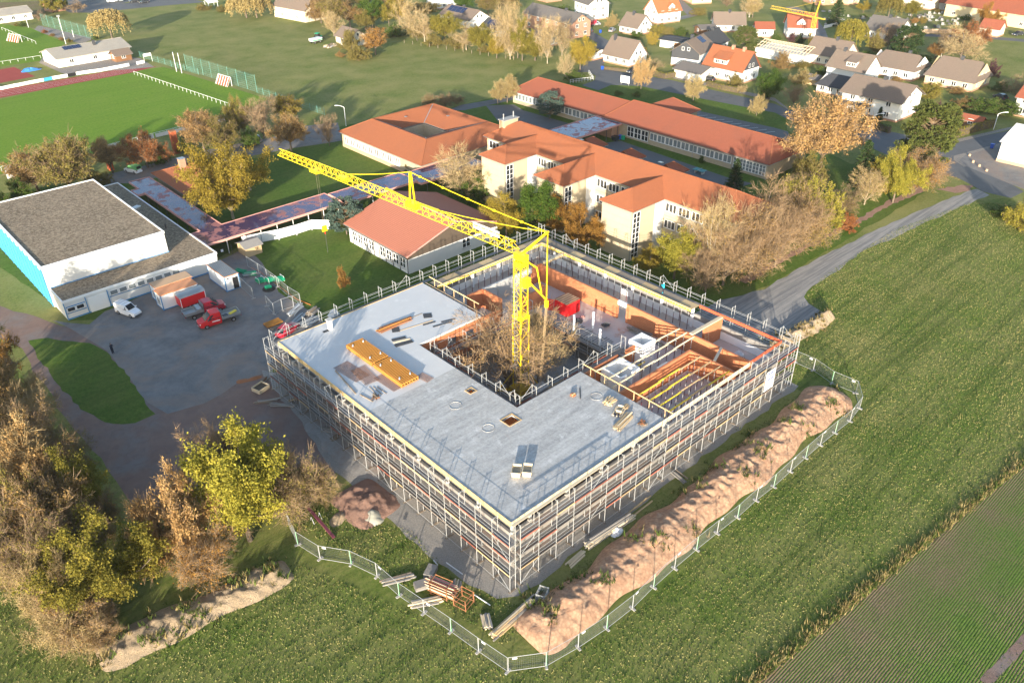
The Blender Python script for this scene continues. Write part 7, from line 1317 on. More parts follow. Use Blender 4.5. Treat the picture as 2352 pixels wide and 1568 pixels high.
q = P(31, 1830, 890); rack('empty rusty stacking rack standing in the grass', (q.x, q.y, 0), 15, 1.4, 1.4, 1.5)
def gridbox(label, c, ang):
    t = thing('mesh_crate', label, 'crate', c); T = TT(c, ang)
    for x in (-.6, .6):
        for y in (-.45, .45): bar('post', t, T(x, y, .02), T(x, y, 1.0), .09, .09, 'galv')
    for a, b in (((-.6, -.45), (.6, -.45)), ((-.6, .45), (.6, .45)), ((-.6, -.45), (-.6, .45)), ((.6, -.45), (.6, .45))):
        m = MB(); A, B = T(*a, 0), T(*b, 0)
        for k in range(9): m.tube(A+Zv(.15+k*.09), B+Zv(.15+k*.09), .01, n=3)
        for k in range(12): p = A.lerp(B, (k+.5)/12); m.tube(p+Zv(.1), p+Zv(.92), .01, n=3)
        m.build('mesh_panel', 'galv', t); bar('rim', t, A+Zv(.93), B+Zv(.93), .05, .06, 'galv')
    bar('floor', t, T(-.58, 0, .12), T(.58, 0, .12), .85, .05, 'old_wood')
gridbox('grey wire mesh crate standing in the grass near the scaffold corner', P(32, 360, 835), 25)
for lab, k, x, y, L_, an, n_, mats, h_, sd in (('long bundle of pale squared timbers lying in the grass', 32, 120, 1020, 5.4, 4, 30, ['timber_pale', 'plank_grey', 'timber'], .55, 61), ('sheet wrapped bundle of long boards beside the scaffold', 32, 930, 275, 6.6, -3, 34, ['timber_pale', 'plank_grey'], .7, 62), ('short heap of split laths lying in the grass', 31, 2020, 1050, 1.6, 60, 26, ['plank_grey', 'timber_pale'], .4, 63), ('pair of long beams lying beside the prop rack', 31, 1520, 880, 3.2, -28, 8, ['timber_pale', 'plank_grey'], .3, 64), ('loose laths on the ground beside the earth bank', 32, 650, 510, 2.6, 5, 5, ['timber_pale'], .15, 65), ('single yellow green beam lying beside the earth bank', 32, 1180, 75, 5.0, 2, 3, ['timber'], .15, 66), ('scrap boards half sunk in the grass by the bank', 22, 1540, 1300, 2.2, 80, 8, ['plank_grey', 'old_wood'], .25, 67), ('bundle of grey boards lying against the mesh fence', 31, 1270, 680, 3.2, -24, 8, ['plank_grey', 'old_wood'], .25, 68), ('small pile of short boards beside the empty rack', 31, 1770, 740, 1.1, 40, 16, ['plank_grey', 'timber_pale', 'old_wood'], .5, 69)):
    q = P(k, x, y); bundle('timber_bundle', lab, 'timber bundle', (q.x, q.y), L_, an, n_, .95, mats, .02, h_, .07, .12, sd)
tarp('clear plastic wrap hanging off the wrapped board bundle', P(32, 1000, 280), .9, .6, .45, 'tarp_white', .02, 71)
for lab, k, x, y, L_, W_, an in (('flat pile of pale panels behind the prop rack', 31, 1545, 630, 1.5, 1.0, 30), ('lower flat pile of grey panels beside the prop rack', 31, 1465, 745, 1.4, 1.0, -20)):
    q = P(k, x, y); t = thing('panel_stack', lab, 'panel stack', q); T = TT((q.x, q.y, 0), an)
    for i in range(4): bar('panel', t, T(-L_/2+i*.02, 0, .08+i*.13), T(L_/2+i*.02, 0, .08+i*.13), W_, .11, 'plank_grey')
for lab, a, b in (('white pipe lying on the gravel near the scaffold corner', (1680, 540), (1820, 640)), ('thin white pipe lying in the grass beside the empty rack', (1920, 815), (2055, 905)), ('short white pipe lying near the pale panel pile', (1570, 520), (1605, 560))):
    o = rod('white_pipe', None, P(31, *a)+Zv(.08), P(31, *b)+Zv(.08), .06, 'pole_white'); tag(o, lab, 'pipe')
a, b = P(31, 500, 105), P(31, 720, 330); t = thing('roller_conveyor', 'dark purple roller beam resting on a trestle in the grass', 'beam', a.lerp(b, .5)); bar('beam', t, a+Zv(.75), b+Zv(.15), .3, .18, 'prop_red'); q = a.lerp(b, .3)
for s in (-.5, .5): rod('trestle_leg', t, q+Vector((s, .3, .02)), q+Vector((s, 0, .75)), .04, 'galv'); rod('trestle_leg', t, q+Vector((s, -.5, .02)), q+Vector((s, 0, .75)), .04, 'galv')
# ================================================================== mesh site fence
def panel_mesh(L_, h=2.0):
    m = MB()
    for k in range(int(L_/.17)+1): x = min(L_-.02, .02+k*.17); m.tube((x, 0, .12), (x, 0, h-.02), .0055, n=3, cap=False)
    for k in range(8): m.tube((0, 0, .16+k*.25), (L_, 0, .16+k*.25), .0055, n=3, cap=False)
    return m
_FM = {}
def fence(label, pts, group, mat='galv', green=False, signs=True):
    for i in range(len(pts)-1):
        a, b = Vector((pts[i].x, pts[i].y, 0)), Vector((pts[i+1].x, pts[i+1].y, 0)); L_ = round((b-a).length, 1); d = (b-a).normalized(); t = thing('fence_panel', label, 'fence panel', a, group); key = (L_, mat)
        if key not in _FM: _FM[key] = panel_mesh(L_).mesh('wire_mesh', 'wire')
        o = link('wire_mesh', _FM[key], t); o.rotation_euler = (0, 0, math.atan2(d.y, d.x)); o.scale = ((b-a).length/L_, 1, 1); gm = 'net_bright' if green and i % 2 else mat
        for p in (a, b): rod('upright', t, p+d*(.03 if p is a else -.03)+Zv(.05), p+d*(.03 if p is a else -.03)+Zv(2.0), .026, gm if p is a else mat, 6)
        for z in (.1, 1.99): rod('rail', t, a+Zv(z), b+Zv(z), .022, mat, 6)
        n_ = Vector((-d.y, d.x, 0)); bar('foot_block', t, b-n_*.35+Zv(.07), b+n_*.35+Zv(.07), .24, .12, 'stone')
        if signs and i % 2 == 0: q = a+d*.4+Zv(1.72)+n_*.03; bar('sign_plate', t, q, q+d*.42, .02, .22, 'sign_white')
M('net_bright', (.18, .50, .24), var=.05)
z3 = lambda *l: [P(31, x, y) for x, y in l]
fence('wire mesh fence panel in the grass between the maple and the timber bundle', z3((330, 215), (410, 388), (602, 508), (866, 552), (1088, 658), (1276, 825), (1490, 972), (1720, 1130), (1955, 1300), (2205, 1472)), 'mesh fence panels before the scaffold', 'galv', True)
fence('wire mesh fence panel along the field side of the red brown earth bank', [P(32, 70, 1470), P(32, 395, 1425), P(32, 668, 1268), P(32, 912, 1105), P(32, 1132, 932), P(32, 1312, 752), P(32, 1492, 590), P(32, 1680, 430), P(32, 1855, 290), P(32, 2030, 155), P(32, 2190, 10)]+[P(23, 65, 1510), P(23, 210, 1385), P(23, 352, 1255), P(23, 482, 1138), P(23, 608, 1028), P(23, 735, 925), P(23, 862, 825), P(23, 945, 715), P(23, 910, 585), P(23, 705, 500), P(23, 548, 390), P(23, 395, 325)][1:], 'mesh fence panels along the earth bank', 'galv', True)
fence('wire fence panel between the yard and the school lawn', [P(10, 2120, 890), P(10, 2215, 950), P(11, 150, 1000), P(11, 238, 1065), P(11, 335, 1150), P(11, 432, 1210)], 'fence panels along the lawn', 'galv', False, False); fence('wire panel of the open cage on the yard', [P(11, 438, 1215), P(11, 375, 1235), P(11, 280, 1262), P(11, 210, 1300), P(11, 145, 1230)], 'panels of the yard cage', 'galv', False, False); fence('wire fence panel with a white sheet beside the open cabin door', [P(10, 2065, 1070), P(10, 2170, 1165)], 'panel at the cabin', 'galv', False, False)
o = MB(); pr = None
for x, y in ((10, 900), (80, 930), (180, 1010), (290, 1090), (400, 1170), (520, 1220)): p = P(11, x, y)+Zv(.06); pr and o.tube(pr, p, .035, n=5); pr = p
tag(o.build('orange_cable', 'orange_cable'), 'orange cable lying along the lawn fence', 'cable')
# timber stakes/posts and car park cabins far left are too small to show; meadow fence posts
for i in range(14): q = P(1, 1320+i*72, 372+i*11); o = rod('meadow_post', None, q+Zv(.02), q+Zv(1.2), .07, 'old_wood'); tag(o, 'old wooden meadow post below the village trees', 'post', 'meadow posts')
# ================================================================== people
def person(label, b, face, h, top, legs, hair, arms='down'):
    me = bpy.data.meshes.new('person'); k = h/1.8; V = []; E_ = []; Rr = []
    def v(x, y, z, r_): V.append((x*k, y*k, z*k)); Rr.append(r_*k); return len(V)-1
    pe = v(0, 0, .95, .16); ab = v(0, 0, 1.12, .15); chs = v(0, 0, 1.36, .17); ne = v(.01, 0, 1.52, .07); hd = v(.03, 0, 1.64, .095); tp_ = v(.03, 0, 1.74, .085); E_ += [(pe, ab), (ab, chs), (chs, ne), (ne, hd), (hd, tp_)]
    for s in (-1, 1):
        hi = v(0, s*.1, .88, .105); kn = v(.03, s*.11, .5, .075); an = v(0, s*.12, .1, .05); to = v(.17, s*.13, .05, .04); E_ += [(pe, hi), (hi, kn), (kn, an), (an, to)]
        if arms == 'down': pts = ((0, s*.2, 1.42, .075), (.03, s*.27, 1.16, .055), (.16, s*.22, 1.02, .045), (.24, s*.17, 1.06, .04))
        else: pts = ((0, s*.2, 1.42, .075), (.12, s*.26, 1.22, .055), (.3, s*.14, 1.3, .045), (.36, s*.08, 1.36, .04))
        pv = chs
        for p in pts: q_ = v(*p); E_.append((pv, q_)); pv = q_
    me.from_pydata(V, E_, []); me.materials.append(MC[top]); root = thing('person', label, 'person', b); o = link('body', me, root); o.rotation_euler = (0, 0, face)
    sk = o.modifiers.new('skin', 'SKIN'); sk.use_smooth_shade = True; lay = me.skin_vertices[0].data
    for i, r_ in enumerate(Rr): lay[i].radius = (r_, r_)
    lay[0].use_root = True; o.modifiers.new('sub', 'SUBSURF').levels = 1
    ca, sa = math.cos(face), math.sin(face); W_ = lambda x, y, z: (b[0]+(x*ca-y*sa)*k, b[1]+(x*sa+y*ca)*k, b[2]+z*k)
    MB().ball(W_(.06, 0, 1.66), .085*k, .085*k, .11*k, 10, 7).build('face', 'skin', root); MB().ball(W_(.015, 0, 1.72), .11*k, .11*k, .09*k, 10, 6).build('hair' if hair != 'sign_white' else 'helmet', hair, root)
    m = MB()
    for s in (-1, 1): m.tube(W_(0, s*.1, .93), W_(.03, s*.11, .5), .115*k, .085*k, 8).tube(W_(.03, s*.11, .5), W_(0, s*.12, .12), .085*k, .065*k, 8)
    m.build('trousers', legs, root)
    return root
q = P(20, 968, 243); person('person in dark jacket and trousers standing on the yard, arms raised to the chest', (q.x, q.y, .02), math.radians(-60), 1.78, 'cloth_navy', 'cloth_navy', 'hedge_soil', 'up')
q = P(12, 1425, 1100, 6.83); person('worker in a cyan top and white helmet on the edge formwork', (86.3, q.y, 6.83), math.radians(120), 1.75, 'cloth_cyan', 'cloth_navy', 'sign_white', 'up')
# ================================================================== trees and shrubs
def quads(me, c, s, rng, flat=0.0, dirs=None, asp=1.6):
    n = len(c); a = rng.normal(0, 1, (n, 3)); a[:, 2] *= (1-flat); a /= np.linalg.norm(a, axis=1)[:, None]+1e-9
    if dirs is not None: a = a*.45+dirs; a /= np.linalg.norm(a, axis=1)[:, None]+1e-9
    b = rng.normal(0, 1, (n, 3)); b -= (b*a).sum(1)[:, None]*a; b /= np.linalg.norm(b, axis=1)[:, None]+1e-9
    s = np.asarray(s)[:, None] if np.ndim(s) else s; u, w = a*s*asp/2, b*s/2
    return np.stack([c-u, c+w, c+u, c-w], 1).reshape(-1, 3)
def tubes(segs, n):
    """vectorised tapered tubes: segs = (p0, p1, r0, r1)"""
    p0 = np.array([s[0] for s in segs]); p1 = np.array([s[1] for s in segs]); r0 = np.array([s[2] for s in segs]); r1 = np.array([s[3] for s in segs])
    d = p1-p0; d /= np.linalg.norm(d, axis=1)[:, None]+1e-9; h = np.where(np.abs(d[:, 2:3]) > .9, np.array([[1., 0, 0]]), np.array([[0, 0, 1.]])); a = np.cross(d, h); a /= np.linalg.norm(a, axis=1)[:, None]; b = np.cross(d, a); V = []
    for p, r in ((p0, r0), (p1, r1)):
        for k in range(n): t = 2*np.pi*k/n; V.append(p+(a*math.cos(t)+b*math.sin(t))*r[:, None])
    V = np.stack(V, 1); m = len(segs); base = np.arange(m)[:, None]*(2*n)
    F_ = np.concatenate([base+np.array([[k, (k+1) % n, n+(k+1) % n, n+k]]) for k in range(n)], 0); return V.reshape(-1, 3), F_
def npmesh(name, parts, mats):
    V = np.concatenate([p[0] for p in parts]); off = 0; F_ = []; mi = []
    for v, f, m in parts: F_.append(f+off); mi += [m]*len(f); off += len(v)
    F_ = np.concatenate(F_); me = bpy.data.meshes.new(name); me.vertices.add(len(V)); me.vertices.foreach_set('co', V.astype(np.float32).ravel()); me.loops.add(F_.size); me.loops.foreach_set('vertex_index', F_.astype(np.int32).ravel()); me.polygons.add(len(F_)); me.polygons.foreach_set('loop_start', np.arange(0, F_.size, 4, dtype=np.int32)); me.polygons.foreach_set('loop_total', np.full(len(F_), 4, np.int32)); me.polygons.foreach_set('material_index', np.array(mi, np.int32))
    for m in mats: me.materials.append(MC[m])
    me.update(calc_edges=True); return me
def qf(n): return np.arange(4*n).reshape(-1, 4)
def grow(kind, seed, leaves, twigs, leafsize=.022):
    """a tree of unit height -> (trunk mesh, crown mesh); crown slots: 0 twigs, 1 leaves"""
    rnd = random.Random(seed); rng = np.random.default_rng(seed); wood, fine, tips = [], [], []
    cfg = {'round': (.24, .020, 8, .46, 62, .10), 'oval': (.18, .018, 10, .40, 42, .16), 'wide': (.18, .022, 8, .52, 72, .05), 'bush': (.02, .012, 11, .62, 60, .1), 'fan': (.06, .014, 10, .70, 40, .12), 'multi': (.10, .016, 8, .58, 44, .12)}[kind]
    tl, tr, nl, ll, ang, upb = cfg
    def branch(p, d, L_, r_, lev, maxlev):
        n_ = 4 if lev == 1 else 3
        for i in range(n_):
            d = Vector((d.x+rnd.gauss(0, .14), d.y+rnd.gauss(0, .14), d.z+rnd.gauss(0, .10)+upb*.35)).normalized(); q = p+d*(L_/n_); ra, rb = r_*(1-.8*i/n_), r_*(1-.8*(i+1)/n_); (wood if lev <= 1 else fine).append((tuple(p), tuple(q), ra, rb))
            if lev < maxlev:
                for _ in range(2 if (lev > 1 or i > 0) else 1):
                    t_ = rnd.random(); bp = p.lerp(q, t_); ax_ = Vector((rnd.gauss(0, 1), rnd.gauss(0, 1), rnd.gauss(0, .6))); ax_ = (ax_-d*ax_.dot(d)).normalized(); dd = (d*math.cos(R_(48))+ax_*math.sin(R_(48))).normalized(); branch(bp, dd, L_*rnd.uniform(.38, .6)*(1-.25*i/n_), rb*.6, lev+1, maxlev)
            if lev >= 2: tips.append((tuple(p.lerp(q, rnd.random())), tuple(d), lev))
            p = q
        tips.append((tuple(p), tuple(d), lev))
    base = Vector((0, 0, 0))
    if tl > .05:
        p = base; d = Vector((0, 0, 1))
        for i in range(3): d = Vector((rnd.gauss(0, .04), rnd.gauss(0, .04), 1)).normalized(); q = p+d*(tl/3); wood.append((tuple(p), tuple(q), tr*(1.25-.15*i), tr*(1.1-.15*i))); p = q
        topp = p
    else: topp = base
    for i in range(nl):
        az_ = 2*math.pi*(i+rnd.uniform(-.3, .3))/nl; k = rnd.random()**.7; a_ = R_(ang)*(.25+.85*k) if kind not in ('bush',) else R_(rnd.uniform(8, 68)); d = Vector((math.sin(a_)*math.cos(az_), math.sin(a_)*math.sin(az_), math.cos(a_))); st = topp*rnd.uniform(.75, 1.0) if tl > .05 else Vector((rnd.gauss(0, .03), rnd.gauss(0, .03), 0)); branch(st, d, ll*rnd.uniform(.85, 1.12), tr*.62, 1, 3)
    if kind in ('round', 'oval'): branch(topp, Vector((0, 0, 1)), ll*1.25, tr*.8, 1, 3)
    tp_ = np.array([t[0] for t in tips]); td = np.array([t[1] for t in tips]); zmax = tp_[:, 2].max(); lv = np.array([t[2] for t in tips]); sc_ = 1/ (zmax+.02)
    parts = []; V, F_ = tubes(fine, 3); parts.append((V*sc_, F_, 0))
    if twigs:
        idx = rng.integers(0, len(tp_), twigs); st = tp_[idx]+rng.normal(0, .012, (twigs, 3)); dd = td[idx]+rng.normal(0, .55, (twigs, 3)); dd[:, 2] += .15; dd /= np.linalg.norm(dd, axis=1)[:, None]; L_ = rng.uniform(.035, .11, twigs)[:, None]; sd = np.cross(dd, rng.normal(0, 1, (twigs, 3))); sd /= np.linalg.norm(sd, axis=1)[:, None]; w_ = rng.uniform(.0009, .0022, twigs)[:, None]; e = st+dd*L_
        parts.append((np.stack([st-sd*w_, st+sd*w_, e+sd*w_*.5, e-sd*w_*.5], 1).reshape(-1, 3)*sc_, qf(twigs), 0))
    if leaves:
        idx = rng.integers(0, len(tp_), leaves); c = tp_[idx]+rng.normal(0, .022, (leaves, 3)); keep = c[:, 2] > .05 if kind != 'bush' else c[:, 2] > .005; c = c[keep]; parts.append((quads(None, c, leafsize*rng.uniform(.6, 1.4, len(c)), rng)*sc_, qf(len(c)), 1))
    V, F_ = tubes(wood, 6); return npmesh('trunk', [(V*sc_, F_, 0)], ['bark']), npmesh('crown', parts, ['twig', 'leaf_yellow']), float(np.percentile(np.abs(tp_[:, :2]).max(1), 92)*sc_)
def spruce(seed, n=2600, w_=.2, droop=.35):
    rng = np.random.default_rng(seed); C = []; D = []; segs = []
    for i in range(34):
        z = .06+.92*(i/34)**.92; R0 = w_*(1-z)**.85+.012
        for k in range(7 if i < 26 else 5):
            a = rng.uniform(0, 6.28); R1 = R0*rng.uniform(.7, 1.12); d = np.array([math.cos(a), math.sin(a), -droop*(1-z)+.12]); p0 = np.array([0, 0, z]); p1 = p0+d*R1; segs.append((tuple(p0), tuple(p1), .004, .001)); m = int(10+n/34/7*R1/w_*2)
            t = rng.uniform(.12, 1.02, m)**.75; c = p0+d*(R1*t)[:, None]+rng.normal(0, .010, (m, 3)); c[:, 2] -= rng.uniform(0, .016, m); C.append(c); D.append(np.repeat(d[None]/np.linalg.norm(d), m, 0))
    C = np.concatenate(C); D = np.concatenate(D); V, F_ = tubes(segs, 3); T_, TF = tubes([((0, 0, 0), (0, 0, .5), .016, .010), ((0, 0, .5), (0, 0, .99), .010, .002)], 6)
    return npmesh('trunk', [(T_, TF, 0)], ['bark']), npmesh('crown', [(V, F_, 0), (quads(None, C, .017*rng.uniform(.7, 1.3, len(C)), rng, 0, D, 2.4), qf(len(C)), 1)], ['twig', 'needle']), w_
def pine(seed, clumps=170, per=130, wx=.42):
    rng = np.random.default_rng(seed); C = []; D = []; segs = []; wood = [((0, 0, 0), (.01, 0, .35), .02, .016), ((.01, 0, .35), (0, .01, .8), .016, .006)]
    for i in range(clumps):
        z = rng.uniform(.22, .97); a = rng.uniform(0, 6.28); R0 = wx*math.sqrt(max(.02, 1-((z-.5)/.52)**2))*rng.uniform(.45, 1.0); c = np.array([R0*math.cos(a), R0*math.sin(a), z]); segs.append(((0, 0, max(.15, z-.14)), tuple(c), .007, .002)); m = per; off = rng.normal(0, 1, (m, 3)); off /= np.linalg.norm(off, axis=1)[:, None]; off *= (rng.uniform(.3, 1, m)**.5)[:, None]*np.array([.075, .075, .042]); C.append(c+off); D.append(off/np.linalg.norm(off, axis=1)[:, None])
    C = np.concatenate(C); D = np.concatenate(D); V, F_ = tubes(segs, 4); T_, TF = tubes(wood, 6)
    return npmesh('trunk', [(T_, TF, 0)], ['bark']), npmesh('crown', [(V, F_, 0), (quads(None, C, .016*rng.uniform(.7, 1.3, len(C)), rng, 0, D, 2.2), qf(len(C)), 1)], ['twig', 'needle_olive']), wx
def weeping(seed, strands=260, per=34):
    rng = np.random.default_rng(seed); C = []; segs = []; wood = [((0, 0, 0), (0, 0, .45), .022, .016)]
    for i in range(14): a = i*.45; wood.append(((0, 0, .4), (.2*math.cos(a), .2*math.sin(a), .72+.2*rng.random()), .012, .004))
    for i in range(strands):
        a = rng.uniform(0, 6.28); r = .44*math.sqrt(rng.random()); zt = .62+.38*math.sqrt(max(0, 1-(r/.46)**2))*rng.uniform(.8, 1); L_ = rng.uniform(.25, .6)*(.4+r*1.5); t = rng.random(per); c = np.stack([r*(1+.15*t)*math.cos(a)+rng.normal(0, .012, per), r*(1+.15*t)*math.sin(a)+rng.normal(0, .012, per), np.maximum(.04, zt-L_*t)], 1); C.append(c)
        if i % 3 == 0: segs.append(((0, 0, .5), (r*math.cos(a), r*math.sin(a), zt), .004, .001))
    C = np.concatenate(C); V, F_ = tubes(segs, 3); T_, TF = tubes(wood, 6); D = np.tile(np.array([[0, 0, 1.]]), (len(C), 1))
    return npmesh('trunk', [(T_, TF, 0)], ['bark']), npmesh('crown', [(V, F_, 0), (quads(None, C, .02*rng.uniform(.7, 1.3, len(C)), rng, 0, D, 2.0), qf(len(C)), 1)], ['twig', 'leaf_olive']), .46
TR = {'full': [grow('round', 11, 42000, 0, .0105), grow('oval', 12, 42000, 0, .0105)], 'thin': [grow('round', 21, 17000, 4500, .0135), grow('oval', 22, 17000, 4500, .0135), grow('wide', 23, 17000, 4500, .0135)], 'bare': [grow('fan', 31, 700, 6500, .013), grow('multi', 32, 700, 6500, .013), grow('round', 33, 500, 6500, .013)], 'bush': [grow('bush', 41, 14000, 2600, .020), grow('bush', 42, 14000, 2600, .020)], 'twiggy': [grow('bush', 51, 6500, 9000, .012), grow('fan', 52, 6500, 9000, .012)], 'multi': [grow('multi', 61, 40000, 400, .011)], 'spruce': [spruce(71)], 'column': [spruce(72, 2600, .13, -.5)], 'pine': [pine(81), pine(82, 130, 130, .5)], 'weep': [weeping(91)]}
RT = random.Random(99)
def tree(kind, b, ytop, wpx, leaf, label, twig='twig', bark=None, group=None, var=None, name=None, hmin=1.0, cat=None):
    """tree standing at b (world), its top at image row ytop, its crown wpx image pixels wide"""
    H = max(hmin, hgt(b, ytop)); v = TR[kind][var if var is not None else RT.randrange(len(TR[kind]))]; depth = (Vector((b[0], b[1], H/2-CAMZ))).dot(_f); W_ = wpx*depth/FPX/2/v[2]
    nm = name or {'bush': 'shrub', 'twiggy': 'shrub', 'spruce': 'spruce_tree', 'column': 'conifer_tree', 'pine': 'pine_tree', 'weep': 'willow_tree'}.get(kind, 'autumn_tree'); W_ = min(max(W_, H*.35), H*1.9)
    t = thing(nm, label, cat or ('shrub' if nm == 'shrub' else 'tree'), (b[0], b[1], -.02), group); rot = RT.uniform(0, 6.28)
    for k, me in ((0, v[0]), (1, v[1])):
        o = link('trunk' if k == 0 else 'crown', me, t); o.scale = (W_, W_, H); o.rotation_euler = (0, 0, rot)
        if k == 1:
            o.material_slots[0].link = 'OBJECT'; o.material_slots[0].material = MC[twig]; o.material_slots[1].link = 'OBJECT'; o.material_slots[1].material = MC[leaf]
        elif bark: o.material_slots[0].link = 'OBJECT'; o.material_slots[0].material = MC[bark]
    return t
def tD(kind, bx, by, ty, w_, leaf, label, *a, **k): return tree(kind, PD(bx, by), ty, w_, leaf, label, *a, **k)
def tZ(kind, reg_, bx, by, ty, w_, leaf, label, *a, **k): x, y = DD(reg_, bx, by); return tree(kind, PD(x, y), DD(reg_, 0, ty)[1], w_*.268565, leaf, label, *a, **k)
# belt of trees along the dirt track on the left
GB_ = 'trees in the belt along the dirt track'
for args in (('thin', -45, 905, 735, 120, 'leaf_olive'), ('thin', 5, 905, 745, 110, 'leaf_orange'), ('twiggy', 40, 960, 830, 110, 'leaf_brown'), ('thin', 10, 1010, 830, 140, 'leaf_brown'), ('twiggy', 75, 1040, 880, 120, 'leaf_peach'), ('thin', 50, 1105, 900, 150, 'leaf_brown'), ('twiggy', 110, 1120, 930, 130, 'leaf_brown'), ('thin', 10, 1180, 985, 150, 'leaf_olive'), ('thin', 90, 1190, 980, 150, 'leaf_peach'), ('twiggy', 150, 1180, 1010, 120, 'leaf_brown'), ('thin', 60, 1280, 1070, 160, 'leaf_olive'), ('thin', 140, 1280, 1080, 150, 'leaf_brown'), ('twiggy', 110, 1380, 1180, 150, 'leaf_olive'), ('twiggy', 20, 1090, 950, 120, 'leaf_straw'), ('twiggy', 150, 1440, 1280, 120, 'leaf_straw'), ('twiggy', 200, 1470, 1340, 130, 'leaf_brown'), ('twiggy', 215, 1330, 1180, 120, 'leaf_olive'), ('twiggy', 175, 1120, 985, 110, 'leaf_olive'), ('twiggy', 70, 1160, 1000, 130, 'leaf_yellow'), ('twiggy', 30, 1250, 1090, 130, 'leaf_peach'), ('twiggy', 95, 960, 850, 70, 'leaf_peach'), ('twiggy', 240, 1240, 1120, 90, 'leaf_brown'), ('twiggy', 80, 1330, 1180, 130, 'leaf_yellow')): tD(*args, args[5][5:]+' coloured half bare '+('bush' if args[0] == 'twiggy' else 'tree')+' in the dense belt along the dirt track', 'twig_pale' if args[5] in ('leaf_straw', 'leaf_peach') else 'twig', None, GB_+': '+args[5][5:]+args[0])
tD('full', 190, 1225, 1040, 150, 'leaf_yellowgreen', 'dark leafed tree at the track side of the tree belt'); tD('full', 262, 1405, 1180, 245, 'leaf_yellowgreen', 'large yellow green maple at the field end of the tree belt', var=0); tD('twiggy', 185, 1490, 1370, 130, 'leaf_straw', 'bare pale bush below the large yellow green maple', 'twig_pale'); tD('twiggy', 235, 1470, 1400, 90, 'leaf_brown', 'low brown bush between the maple and the pale earth bank')
tD('full', 575, 1240, 990, 190, 'leaf_lemon', 'bright yellow maple in the clump beside the soil heap', var=1); tD('thin', 430, 1300, 1085, 170, 'leaf_peach', 'peach brown half bare tree left of the bright yellow maple', 'twig_rose', None, None, 2); tD('bare', 505, 1130, 975, 120, 'leaf_peach', 'rosy bare tree behind the bright yellow maple', 'twig_rose'); tD('twiggy', 690, 1185, 1035, 130, 'leaf_olive', 'olive bush between the yellow maple and the soil heap'); tD('twiggy', 480, 1320, 1200, 150, 'leaf_orange', 'low orange brown bush below the peach brown tree'); tD('twiggy', 640, 1150, 1020, 110, 'leaf_brown', 'brown bush behind the bright yellow maple'); tD('twiggy', 735, 1150, 1065, 70, 'leaf_olive', 'small olive bush at the edge of the rubble'); tD('thin', 555, 1090, 985, 90, 'leaf_olive', 'thin olive tree behind the clump of the yellow maple')
# sports ground row
for lab, kd, a in (('grey brown bare tree beside the sheet covered goal', 'thin', (88, 440, 342, 95, 'leaf_brown')), ('tall golden brown tree in the touchline row', 'thin', (168, 452, 298, 115, 'leaf_olive')), ('small round orange tree in the touchline row', 'thin', (260, 398, 312, 64, 'leaf_peach')), ('broad rust red tree in the touchline row', 'thin', (340, 385, 298, 92, 'leaf_rust')), ('golden tree in the pair beside the access road', 'thin', (470, 345, 252, 90, 'leaf_peach')), ('brown tree in the pair beside the access road', 'thin', (512, 350, 262, 78, 'leaf_olive')), ('yellow green tree between the golden pair and the bare tree', 'thin', (552, 315, 218, 60, 'leaf_yellowgreen')), ('bare brown tree beside the parked silver hatchback', 'bare', (607, 318, 220, 75, 'leaf_brown')), ('yellow tree at the corner of the meadow', 'thin', (666, 285, 218, 68, 'leaf_yellow')), ('dark brown round headed tree on the road edge', 'thin', (670, 348, 262, 70, 'leaf_brown')), ('small bare tree before the atrium building', 'bare', (757, 335, 262, 48, 'leaf_brown'))): tD(kd, a[0], a[1], a[2], a[3], a[4], lab)
tD('bush', 372, 378, 320, 50, 'leaf_green', 'dark green shrub beside the red pillar'); tD('bush', 60, 470, 405, 60, 'leaf_green', 'dark green shrub behind the sports hall roof'); tD('bush', -10, 500, 400, 60, 'leaf_green', 'dark green shrub behind the blue wall of the sports hall'); tD('bush', 225, 430, 380, 60, 'leaf_olive', 'olive shrub beside the orange round tree'); tD('bush', 430, 350, 310, 40, 'leaf_green', 'low green shrub below the golden pair of trees'); tD('bush', 575, 335, 290, 50, 'leaf_green', 'green shrub below the bare brown tree')
# school grounds
tD('multi', 536, 502, 330, 165, 'leaf_yellow', 'large yellow maple with several stems on the school lawn', 'twig', 'bark_pale', None, 0); tD('bare', 1168, 895, 695, 215, 'leaf_brown', 'large bare brown tree in the courtyard beside the crane', 'twig_rose', None, None, 0); tD('bare', 1235, 880, 720, 110, 'leaf_straw', 'pale bare bush right behind the crane mast', 'twig_pale', None, None, 1)
tD('pine', 797, 538, 455, 92, 'needle_blue', 'spreading blue green juniper beside the white hoarding panels', name='juniper_shrub', cat='shrub', var=1); tD('bare', 1062, 455, 340, 125, 'leaf_straw', 'pale bare tree before the three storey school', 'twig_pale', 'bark_pale', None, 1); tD('bush', 1085, 460, 400, 90, 'leaf_green', 'dark shrub below the pale bare tree'); tD('bush', 905, 430, 398, 40, 'leaf_green', 'dark shrub below the covered walkway'); tD('bush', 948, 398, 365, 30, 'leaf_olive', 'small climbing shrub at the atrium building wall'); tD('bush', 790, 660, 610, 26, 'leaf_orange', 'tiny orange bush alone on the lawn')
tD('full', 1163, 545, 438, 96, 'leaf_yellow', 'yellow tree closest to the gabled hall', var=0); tD('full', 1238, 540, 412, 84, 'leaf_green', 'green tree between the yellow and the orange trees', var=1); tD('full', 1275, 548, 452, 66, 'leaf_orange', 'slim orange tree beside the green tree'); tD('full', 1332, 582, 462, 84, 'leaf_orange', 'round orange tree at the foot of the middle stair wing', var=0)
